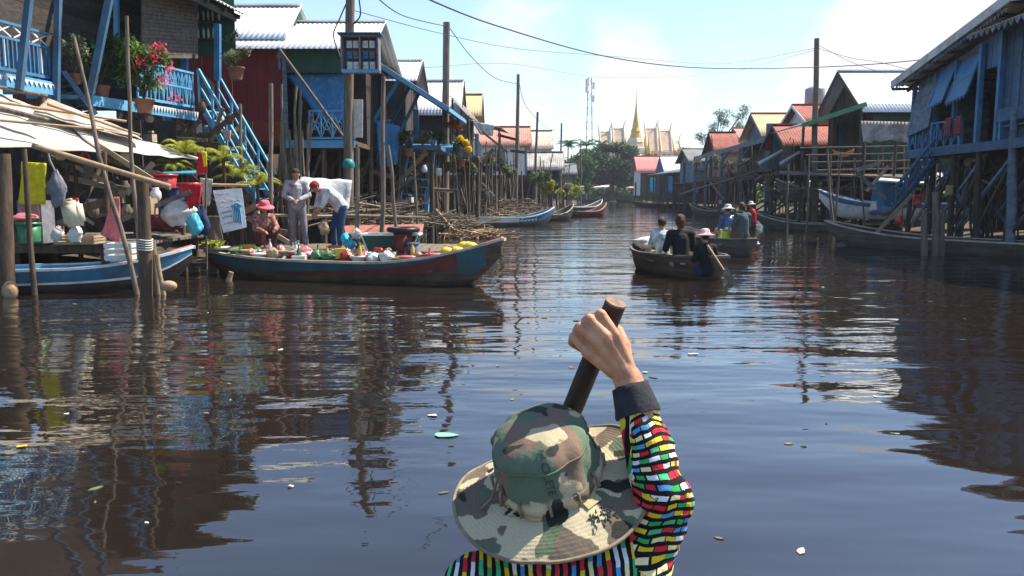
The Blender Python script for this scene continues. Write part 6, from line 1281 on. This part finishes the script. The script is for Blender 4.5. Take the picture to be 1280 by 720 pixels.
# --- right hand: fingers close over the shaft, back of the hand to the camera
def cap(*q): 
    for (a, ra), (b_, rb) in zip(q, q[1:]): body.capsule(a, b_, ra, rb, 14, 4)
S = lambda px, py, d: D(px, py, d)
body.capsule(S(785, 476, 1.50), S(777, 460, 1.498), .0270, .0245, 16)
mcp = [S(768, 419, 1.478), S(757, 421, 1.472), S(745, 428, 1.472), S(734, 440, 1.478)]
pip = [S(751, 393, 1.483), S(737, 399, 1.480), S(725, 409, 1.482), S(717, 421, 1.490)]
dip = [S(747, 395, 1.520), S(732, 402, 1.522), S(721, 414, 1.528), S(715, 428, 1.528)]
tip = [S(756, 402, 1.548), S(744, 412, 1.552), S(734, 424, 1.556), S(730, 438, 1.556)]
wb = [S(786, 458, 1.493), S(779, 459, 1.488), S(771, 461, 1.488), S(765, 464, 1.493)]
for i in range(4):
    r_ = (.0106, .0110, .0104, .0092)[i]; cap((wb[i], .0125), (mcp[i], .0118)); cap((mcp[i], r_+.0008), (pip[i], r_)); cap((pip[i], r_), (dip[i], r_*.88)); cap((dip[i], r_*.9), (tip[i], r_*.8))
cap((S(776, 452, 1.500), .019), (S(757, 436, 1.492), .017)); cap((S(768, 462, 1.503), .019), (S(745, 444, 1.494), .014)); cap((S(770, 445, 1.495), .018), (S(765, 428, 1.492), .014))
cap((S(781, 458, 1.510), .017), (S(780, 433, 1.522), .0135), (S(772, 414, 1.540), .012), (S(757, 415, 1.552), .0105))
# left hand on the shaft lower down
lc = shaft_at(4.2); sdir = (shaft_at(1)-shaft_at(0)).normalized(); wrL = lc+V(-.05, -.05, .03)
for i in range(4):
    c0 = lc+sdir*(-.03+.022*i)+V(-.03, -.02, .01); cap((wrL.lerp(c0, .2), .013), (c0, .0125), (c0+V(.03, .035, .02), .0105), (c0+V(.062, .04, .0), .010), (c0+V(.058, .01, -.01), .009))
cap((wrL, .015), (lc+sdir*-.05+V(-.01, -.035, 0), .012), (lc+sdir*-.055+V(.03, -.03, 0), .0105)); body.capsule(elL, wrL, .04, .027)
# legs and feet crossed on the boat floor
hipL, hipR, knL, knR, anL, anR = V(0, 1.42, .42), V(.18, 1.42, .42), V(-.16, 1.84, .46), V(.34, 1.84, .46), V(.12, 2.0, .26), V(.02, 1.96, .27)
for a, c, r1, r2 in ((hipL, knL, .085, .058), (hipR, knR, .085, .058), (knL, anL, .055, .038), (knR, anR, .055, .038)): body.capsule(a, c, r1, r2)
body.capsule(anL, anL+V(.15, .04, -.03), .038, .03); body.capsule(anR, anR+V(-.15, .04, -.03), .038, .03)
fm = fuse(body, .0025, 1, .4)
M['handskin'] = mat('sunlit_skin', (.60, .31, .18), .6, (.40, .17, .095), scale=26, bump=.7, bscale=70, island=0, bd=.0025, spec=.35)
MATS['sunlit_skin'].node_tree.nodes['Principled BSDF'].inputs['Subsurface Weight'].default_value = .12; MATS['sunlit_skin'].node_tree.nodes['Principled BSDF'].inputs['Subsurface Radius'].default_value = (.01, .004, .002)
part('body', fm, 'handskin', rw)
# --- shirt
sh = MB(); cuff = elR.lerp(wrR, .73)
for k in (-.075, 0, .075): sh.capsule(V(neckb.x+k, neckb.y-.01, neckb.z-.10), V(pel.x+k*.9, pel.y, pel.z+.02), .115, .13, 18)
mid = D(700, 742, 1.50)
sh.capsule(D(618, 737, 1.49), D(772, 703, 1.49), .078, .080, 20); sh.capsule(neckb-V(0, .02, .04), neckb+V(0, 0, .0), .09, .07)
sh.capsule(D(700, 742, 1.44), D(785, 712, 1.46), .09, .082, 18)
sh.capsule(shR, elR, .078, .055, 20); sh.capsule(elR, cuff, .055, .037, 20); sh.capsule(shL, elL, .07, .055); sh.capsule(elL, elL.lerp(wrL, .75), .054, .04)
fs = fuse(sh, .006, 8)
arm = [shR+(shR-elR)*.55, shR, elR, cuff]
def near_arm(p, pts):
    best = None; acc = 0; ws = 0; ls = 0
    for i in range(len(pts)-1):
        a, b_ = pts[i], pts[i+1]; ab = b_-a; t = max(0, min(1, (p-a).dot(ab)/ab.length_squared)); q = a+ab*t; d = (p-q).length
        tu = (p-a).dot(ab)/ab.length_squared; w_ = 1/max(d, .02)**3; ws += w_; ls += w_*(acc+ab.length*tu)
        if best is None or d < best[0]: best = (d, 0, q, ab.normalized(), i)
        acc += ab.length
    return (best[0], ls/ws, best[2], best[3], best[4])
vv = []; uvs = []
for p in fs.v:
    p = Vector(p); bst = near_arm(p, arm); ln_ = bst[1]; onarm = (p.x > shR.x-.01 and bst[0] < .085 and p.z > shR.z-.06 and (bst[4] > 0)) 
    if onarm:
        n_ = (p-bst[2]).normalized(); w_ = .009*(.45-abs(2*noise.noise(V(p.x*9+p.z*11, p.y*9, ln_*27))))+.006*noise.noise(V(p.x*22, p.y*22, ln_*30)); fall = min(1, max(0, (ln_-.09)/.08)); p = p+n_*w_*fall
    else:
        p = p+V(0, -1, .6).normalized()*(.010*noise.noise(V(p.x*16, p.y*6, p.z*6)))
    vv.append(tuple(p))
fs.v = vv
o_sh = part('shirt', fs, None, rw)
me = o_sh.data; uvl = me.uv_layers.new(name='UVMap'); off = ORG[rw.name]
ax = (elR-shR).normalized()
def uvof(p, onarm):
    if onarm:
        d, ln_, q, a_, i = near_arm(p, arm); x_ = a_.cross(V(0, 1, 0)).normalized(); y_ = a_.cross(x_); v_ = p-q; ang = math.atan2(v_.dot(x_), v_.dot(y_)); return (ln_*1.0+.003*math.sin(ang*3), ang*.055*1.7+3)
    cx_ = neckb.x; r_ = V(p.x-cx_, 0, 0).x; zt = neckb.z+.04-p.z; back = (neckb.y-p.y); return (r_*(1-.25*max(0, .25-zt)), zt+back*.8+.3*abs(r_))
for poly in me.polygons:
    c = poly.center+off; b_ = near_arm(c, arm); oa = (c.x > shR.x-.012 and b_[0] < .1 and c.z > shR.z-.075 and b_[4] > 0)
    for li in poly.loop_indices:
        p = me.vertices[me.loops[li].vertex_index].co+off; uvl.data[li].uv = uvof(p, oa)
def shirt_mat():
    m = bpy.data.materials.new('striped_shirt'); m.use_nodes = True; nt = m.node_tree; b = nt.nodes['Principled BSDF']; uv = N(nt, 'ShaderNodeUVMap'); uv.uv_map = 'UVMap'
    nw = N(nt, 'ShaderNodeTexNoise'); nw.inputs['Scale'].default_value = 12; L(nt, uv.outputs[0], nw.inputs['Vector'])
    sc_ = N(nt, 'ShaderNodeVectorMath', operation='SCALE'); L(nt, nw.outputs['Color'], sc_.inputs[0]); sc_.inputs['Scale'].default_value = .015
    ad = N(nt, 'ShaderNodeVectorMath', operation='ADD'); L(nt, uv.outputs[0], ad.inputs[0]); L(nt, sc_.outputs[0], ad.inputs[1])
    sx = N(nt, 'ShaderNodeSeparateXYZ'); L(nt, ad.outputs[0], sx.inputs[0]); u = mth(nt, 'DIVIDE', sx.outputs[0], .0138); fu = mth(nt, 'FLOOR', u); fr = mth(nt, 'FRACT', u)
    w1 = N(nt, 'ShaderNodeTexWhiteNoise', noise_dimensions='1D'); L(nt, fu, w1.inputs['W'])
    v = mth(nt, 'ADD', mth(nt, 'DIVIDE', sx.outputs[1], .036), mth(nt, 'MULTIPLY', w1.outputs[0], 17)); fv = mth(nt, 'FLOOR', v)
    # short dashes on the sleeve (v > ~2 after offset): cell shorter
    cb = N(nt, 'ShaderNodeCombineXYZ'); L(nt, fu, cb.inputs[0]); L(nt, fv, cb.inputs[1]); w2 = N(nt, 'ShaderNodeTexWhiteNoise', noise_dimensions='3D'); L(nt, cb.outputs[0], w2.inputs['Vector'])
    cr = N(nt, 'ShaderNodeValToRGB'); cr.color_ramp.interpolation = 'CONSTANT'; cols = [(.70, .03, .045), (.80, .56, .03), (.05, .42, .12), (.78, .76, .78), (.10, .32, .62), (.80, .72, .36), (.72, .05, .06), (.09, .50, .22), (.78, .6, .05)]
    el = cr.color_ramp.elements; el[0].position = 0; el[0].color = (*cols[0], 1); el[1].position = 1/9; el[1].color = (*cols[1], 1)
    for i in range(2, 9): e = el.new(i/9); e.color = (*cols[i], 1)
    L(nt, w2.outputs[0], cr.inputs[0])
    w3 = N(nt, 'ShaderNodeTexWhiteNoise', noise_dimensions='3D'); of = N(nt, 'ShaderNodeVectorMath', operation='ADD'); L(nt, cb.outputs[0], of.inputs[0]); of.inputs[1].default_value = (3.3, 7.7, 1); L(nt, of.outputs[0], w3.inputs['Vector'])
    slv = mth(nt, 'GREATER_THAN', sx.outputs[1], 1.8); gap = mth(nt, 'SUBTRACT', 1, mth(nt, 'MULTIPLY', slv, mth(nt, 'LESS_THAN', mth(nt, 'FRACT', v), mth(nt, 'MULTIPLY', w3.outputs[0], .22))))
    band = mth(nt, 'MULTIPLY', gap, mth(nt, 'MULTIPLY', mth(nt, 'GREATER_THAN', fr, .25), mth(nt, 'LESS_THAN', fr, .77)))
    fade = N(nt, 'ShaderNodeTexNoise'); fade.inputs['Scale'].default_value = 1500; L(nt, uv.outputs[0], fade.inputs['Vector'])
    mx = N(nt, 'ShaderNodeMix', data_type='RGBA'); L(nt, band, mx.inputs[0]); mx.inputs[6].default_value = (.018, .017, .02, 1); L(nt, cr.outputs[0], mx.inputs[7])
    sc2 = N(nt, 'ShaderNodeVectorMath', operation='SCALE'); L(nt, mx.outputs[2], sc2.inputs[0]); L(nt, mth(nt, 'ADD', mth(nt, 'MULTIPLY', fade.outputs[0], .5), .7), sc2.inputs['Scale'])
    hs = N(nt, 'ShaderNodeHueSaturation'); hs.inputs['Saturation'].default_value = 1.0; L(nt, sc2.outputs[0], hs.inputs['Color']); L(nt, hs.outputs[0], b.inputs['Base Color']); b.inputs['Roughness'].default_value = .95; b.inputs['Specular IOR Level'].default_value = .08
    tc = N(nt, 'ShaderNodeTexCoord'); n3 = N(nt, 'ShaderNodeTexNoise'); n3.inputs['Scale'].default_value = 28; n3.inputs['Detail'].default_value = 4; L(nt, tc.outputs['Object'], n3.inputs['Vector']); bp = N(nt, 'ShaderNodeBump'); bp.inputs['Strength'].default_value = .6; bp.inputs['Distance'].default_value = .012; L(nt, n3.outputs[0], bp.inputs['Height']); L(nt, bp.outputs[0], b.inputs['Normal'])
    return m
me.materials.clear(); me.materials.append(shirt_mat())
# cuff
cd = (wrR-elR).normalized(); c0 = cuff-cd*.004
m = MB(); prof = []; pts = [c0-cd*.006, c0, c0+cd*.012, c0+cd*.028, c0+cd*.042, c0+cd*.05, c0+cd*.049]; m.tube(pts, [.0425, .0428, .0405, .0380, .0360, .0350, .029], 30)
M['cuffm'] = mat('charcoal_knit', (.035, .036, .042), .95, (.022, .022, .027), scale=30, bump=.6, bscale=140, island=0, bd=.003)
for i in range(len(m.v)):
    q = Vector(m.v[i]); m.v[i] = tuple(q+(q-c0).normalized()*.0018*noise.noise(q*60))
part('cuff', m, 'cuffm', o_sh, 'plain charcoal cuff')
# trousers
m = MB()
for a, c, r1, r2 in ((hipL, knL, .1, .075), (hipR, knR, .1, .075), (knL, knL.lerp(anL, .85), .07, .055), (knR, knR.lerp(anR, .85), .07, .055), (pel, hipL, .13, .1), (pel, hipR, .13, .1)): m.capsule(a, c, r1, r2)
part('trousers', fuse(m, .012, 3), 'navy', rw); part('hair', fuse(MB().ball(head+V(0, -.015, .01), (.084, .092, .1), 16), .01, 1), 'hair', rw)
for k in (-1, 1): part('eye', MB().ball(head+V(k*.03, .09, .0), (.011, .008, .009), 8), 'hair', rw)
# --- hat
hx = V(1, 0, 0)-hn*hn.x; hx.normalize(); hy = hn.cross(hx); RT_ = Matrix((hx, hy, hn)).transposed()
cn = V(.03, .10, 1).normalized()     # crown stands straighter than the sagging brim
def crown_pt(th, z):     # z 0..1
    ct, st = math.cos(th), math.sin(th); rr = (.106-.012*z) if z < .62 else .0986*math.sqrt(max(0, 1-((z-.62)/.40)**2.3)) if z < 1.0 else .0
    zz = z*.118; p = V(rr*ct*.95, rr*st*1.04, zz); pin = .009*noise.noise(V(ct*2.2, st*2.2, z*2.5))+.003*(.4-abs(noise.noise(V(ct*4.5, st*4.5, z*3))*2)); p += V(ct, st, 0)*pin*(1 if z < .95 else .3)
    p += V(0, .014, 0)*z-V(.0, 0, 0)
    return hatc+RT_@p
def brim_pt(th, k, dz=0):    # k 0 inner .. 1 outer
    r_ = .098+(.190-.098)*k; ct, st = math.cos(th), math.sin(th)
    wob = .020*math.sin(2*th+.9)*k*k+.009*math.sin(3*th-.4)*k*k+.005*noise.noise(V(ct*3, st*3, k*2)); z_ = -.012*k-.012*k*k+wob
    return hatc+RT_@V(r_*ct*.99, r_*st*.97, z_+dz)
ht = thing('camouflage_hat', 'wide brimmed camouflage boonie hat on the rower in the foreground', 'hat', hatc)
def camo():
    m = bpy.data.materials.new('camouflage_cloth'); m.use_nodes = True; nt = m.node_tree; b = nt.nodes['Principled BSDF']; tc = N(nt, 'ShaderNodeTexCoord')
    nw = N(nt, 'ShaderNodeTexNoise'); nw.inputs['Scale'].default_value = 26; nw.inputs['Detail'].default_value = 2; L(nt, tc.outputs['Object'], nw.inputs['Vector']); s_ = N(nt, 'ShaderNodeVectorMath', operation='SCALE'); L(nt, nw.outputs['Color'], s_.inputs[0]); s_.inputs['Scale'].default_value = .028
    ad = N(nt, 'ShaderNodeVectorMath', operation='ADD'); L(nt, tc.outputs['Object'], ad.inputs[0]); L(nt, s_.outputs[0], ad.inputs[1])
    def layer(scale, off, thr, prev, col):
        mp = N(nt, 'ShaderNodeMapping'); mp.inputs['Location'].default_value = off; L(nt, ad.outputs[0], mp.inputs[0]); n = N(nt, 'ShaderNodeTexNoise'); n.inputs['Scale'].default_value = scale; n.inputs['Detail'].default_value = 1.2; L(nt, mp.outputs[0], n.inputs['Vector'])
        r_ = N(nt, 'ShaderNodeMapRange'); L(nt, n.outputs[0], r_.inputs[0]); r_.inputs[1].default_value = thr; r_.inputs[2].default_value = thr+.012
        x = N(nt, 'ShaderNodeMix', data_type='RGBA'); L(nt, r_.outputs[0], x.inputs[0])
        if isinstance(prev, tuple): x.inputs[6].default_value = (*prev, 1)
        else: L(nt, prev, x.inputs[6])
        if isinstance(col, tuple): x.inputs[7].default_value = (*col, 1)
        else: L(nt, col, x.inputs[7])
        return x.outputs[2]
    sx = N(nt, 'ShaderNodeSeparateXYZ'); mp0 = N(nt, 'ShaderNodeVectorMath', operation='DOT_PRODUCT'); L(nt, tc.outputs['Object'], mp0.inputs[0]); mp0.inputs[1].default_value = hn
    up_ = N(nt, 'ShaderNodeMapRange'); L(nt, mp0.outputs['Value'], up_.inputs[0]); up_.inputs[1].default_value = .022; up_.inputs[2].default_value = .03
    # brim cloth shows mostly tan, the crown panels mostly green
    brim = layer(13, (.3, .1, .5), .53, (.48, .40, .26), (.15, .115, .085)); brim = layer(12, (1.3, .7, .2), .57, brim, (.105, .135, .085)); brim = layer(17, (2.2, 4, 1), .64, brim, (.035, .032, .028))
    cr = layer(12, (5, 2, 1), .56, (.115, .155, .105), (.20, .135, .10)); cr = layer(13, (3, 7, 2), .60, cr, (.46, .38, .24)); cr = layer(14, (8, 3, 4), .62, cr, (.045, .045, .038))
    x = N(nt, 'ShaderNodeMix', data_type='RGBA'); L(nt, up_.outputs[0], x.inputs[0]); L(nt, brim, x.inputs[6]); L(nt, cr, x.inputs[7])
    f = N(nt, 'ShaderNodeTexNoise'); f.inputs['Scale'].default_value = 420; L(nt, tc.outputs['Object'], f.inputs['Vector']); sc2 = N(nt, 'ShaderNodeVectorMath', operation='SCALE'); L(nt, x.outputs[2], sc2.inputs[0]); L(nt, mth(nt, 'ADD', mth(nt, 'MULTIPLY', f.outputs[0], .6), .7), sc2.inputs['Scale'])
    L(nt, sc2.outputs[0], b.inputs['Base Color']); b.inputs['Roughness'].default_value = .92; b.inputs['Specular IOR Level'].default_value = .15
    n3 = N(nt, 'ShaderNodeTexNoise'); n3.inputs['Scale'].default_value = 30; n3.inputs['Detail'].default_value = 6; L(nt, tc.outputs['Object'], n3.inputs['Vector']); bp = N(nt, 'ShaderNodeBump'); bp.inputs['Strength'].default_value = .55; bp.inputs['Distance'].default_value = .008; L(nt, n3.outputs[0], bp.inputs['Height']); L(nt, bp.outputs[0], b.inputs['Normal']); return m
CM = camo()
NT_ = 96; m = MB(); zs_ = [0, .06, .12, .2, .3, .4, .5, .58, .64, .7, .76, .82, .88, .93, .97, .995]
vs = [crown_pt(2*math.pi*k/NT_, z) for z in zs_ for k in range(NT_)]; m.add(vs, [(j*NT_+k, j*NT_+(k+1) % NT_, (j+1)*NT_+(k+1) % NT_, (j+1)*NT_+k) for j in range(len(zs_)-1) for k in range(NT_)], True); m.add(vs[-NT_:], [tuple(range(NT_))], True); part('crown', m, CM, ht)
m = MB(); K = 44; vs = []
for dz in (0, -.0035):
    for j in range(K+1):
        for k in range(NT_): 
            kk = j/K; st = .00045*math.cos(kk*2*math.pi*13) if dz == 0 else 0; vs.append(brim_pt(2*math.pi*k/NT_, kk, dz+st))
o = (K+1)*NT_; fs_ = []
for j in range(K):
    for k in range(NT_): a = j*NT_+k; b_ = j*NT_+(k+1) % NT_; fs_.append((a, a+NT_, b_+NT_, b_)); fs_.append((o+a, o+b_, o+b_+NT_, o+a+NT_))
for k in range(NT_): a = K*NT_+k; b_ = K*NT_+(k+1) % NT_; fs_.append((a, o+a, o+b_, b_))
m.add(vs, fs_, True); part('brim', m, CM, ht)
M['tape'] = mat('edge_tape', (.30, .24, .15), .9, (.16, .13, .09), scale=25, island=0, bscale=90, bd=.002)
part('brim_edge', MB().tube([brim_pt(2*math.pi*k/NT_, 1.0, -.0015) for k in range(NT_+1)], .0036, 6), 'tape', ht)
# band around the crown foot with loops, seam round the top, folds
m = MB(); vs = []
for z in (.04, .05, .20, .21):
    for k in range(NT_): p = crown_pt(2*math.pi*k/NT_, z); c_ = hatc+hn*.118*z; vs.append(p+(p-c_).normalized()*(.003 if z in (.05, .20) else -.001))
m.add(vs, [(j*NT_+k, j*NT_+(k+1) % NT_, (j+1)*NT_+(k+1) % NT_, (j+1)*NT_+k) for j in range(3) for k in range(NT_)], True); part('band', m, CM, ht)
for i in range(12):
    th = 2*math.pi*i/12; mb = MB(); p0, p1 = crown_pt(th, .03), crown_pt(th, .23); c_ = (p0+p1)/2; out = (c_-hatc-hn*.01).normalized(); mb.tube([p0+out*.002, p0+out*.006, p1+out*.006, p1+out*.002], .003, 6); part('loop', mb, 'tape', ht)
part('seam', MB().tube([crown_pt(2*math.pi*k/NT_, .66)+((crown_pt(2*math.pi*k/NT_, .66)-hatc).normalized())*.001 for k in range(NT_+1)], .0022, 5), CM, ht)
# pale label and eyelets, faded lettering
def onbrim(th, k, l=.003): return brim_pt(th, k)+hn*l
th0 = -math.pi*.30; m = MB(); a, b_, c_, d_ = onbrim(th0-.10, .10, .005), onbrim(th0+.22, .06, .005), onbrim(th0+.19, .30, .004), onbrim(th0-.09, .33, .004); m.slab([a, b_, c_, d_], .002); part('label', m, mat('label_yellow', (.55, .48, .25), .9, island=0), ht, 'small yellowish cloth label')
for dth in (0, .12):
    pass
def text_on(s, fn, mname, size, extr=.0004):
    cu = bpy.data.curves.new('t', 'FONT'); cu.body = s; cu.size = size; cu.align_x = 'CENTER'; cu.align_y = 'CENTER'; cu.extrude = 0; cu.resolution_u = 3
    ob = bpy.data.objects.new('t', cu); COL.objects.link(ob); dg = bpy.context.evaluated_depsgraph_get(); me_ = ob.evaluated_get(dg).to_mesh(); bm = bmesh.new(); bm.from_mesh(me_); bmesh.ops.triangulate(bm, faces=bm.faces[:]); bmesh.ops.subdivide_edges(bm, edges=bm.edges[:], cuts=1, use_grid_fill=False)
    mb = MB(); bm.verts.index_update(); mb.add([fn(v.co.x, v.co.y) for v in bm.verts], [tuple(v.index for v in f.verts) for f in bm.faces]); bm.free(); bpy.data.objects.remove(ob); bpy.data.curves.remove(cu); return mb
def fn(x, y):     # x runs down the crown, y around it
    th = -math.pi*.47+y/.1; z = .62-x/.118; p = crown_pt(th, max(.3, min(.985, z))); return p+(p-hatc-hn*.03).normalized()*.0016
part('lettering', text_on('BOLETE', fn, None, .021), mat('faded_ink', (.075, .085, .07), .9, island=0), ht)
# clear small clusters of scribbled print on the brim
ink = MB(); rs = random.Random(3)
for i in range(46):
    th = -math.pi*.33+rs.uniform(-.12, .26); k = .42+rs.uniform(0, .28); p = [onbrim(th+rs.uniform(-.03, .03), k+rs.uniform(-.06, .06), .0012) for _ in range(3)]; ink.tube(p, .0009, 4)
part('brim_print', ink, mat('faded_ink', (.1, .1, .1)), ht)
cord = MB().tube([onbrim(math.pi*1.02, .05, .004), brim_pt(math.pi*1.04, -.05)+hn*.03, brim_pt(math.pi*1.1, .2)+hn*.012, brim_pt(math.pi*1.12, .5)+hn*.004], .0022, 6); part('cord', cord, 'tape', ht)
# --- paddle
pd = thing('paddle', 'dark wooden paddle shaft gripped by the rower in the camouflage hat', 'paddle', shaft_at(3))
m = MB(); q = [shaft_at(t) for t in (-.0, .015, .3, .6, 1, 2, 4, 6.3)]; m.tube(q, [.0195, .0205, .0205, .0205, .0205, .0205, .020, .019], 20)
M['shaftw'] = mat('paddle_wood', (.035, .018, .013), .55, (.016, .009, .007), scale=4, stretch=(8, 8, 1), bump=.4, bscale=30, island=0, bd=.003, spec=.4); part('shaft', m, 'shaftw', pd)
part('end_grain', MB().tube([shaft_at(-.004), shaft_at(.012)], .0203, 20), mat('end_wood', (.30, .19, .12), .8, (.16, .1, .07), scale=60, island=0), pd)
d = (shaft_at(1)-shaft_at(0)).normalized(); part('blade', MB().bar(shaft_at(6.2), shaft_at(6.2)+d*.55, .15, .022, up=(0, 1, 0)), 'shaftw', pd)

# --- hazy air over the canal
hz = MB().box((0, 160, 21.5), (560, 400, 49)); hm = bpy.data.materials.new('hazy_air'); hm.use_nodes = True; hnt = hm.node_tree; hnt.nodes.clear()
pv = N(hnt, 'ShaderNodeVolumePrincipled'); pv.inputs['Density'].default_value = .0004; pv.inputs['Color'].default_value = (.85, .9, 1, 1); ho = N(hnt, 'ShaderNodeOutputMaterial'); L(hnt, pv.outputs[0], ho.inputs['Volume'])
o = struct('haze', hz, hm); o['kind'] = 'stuff'
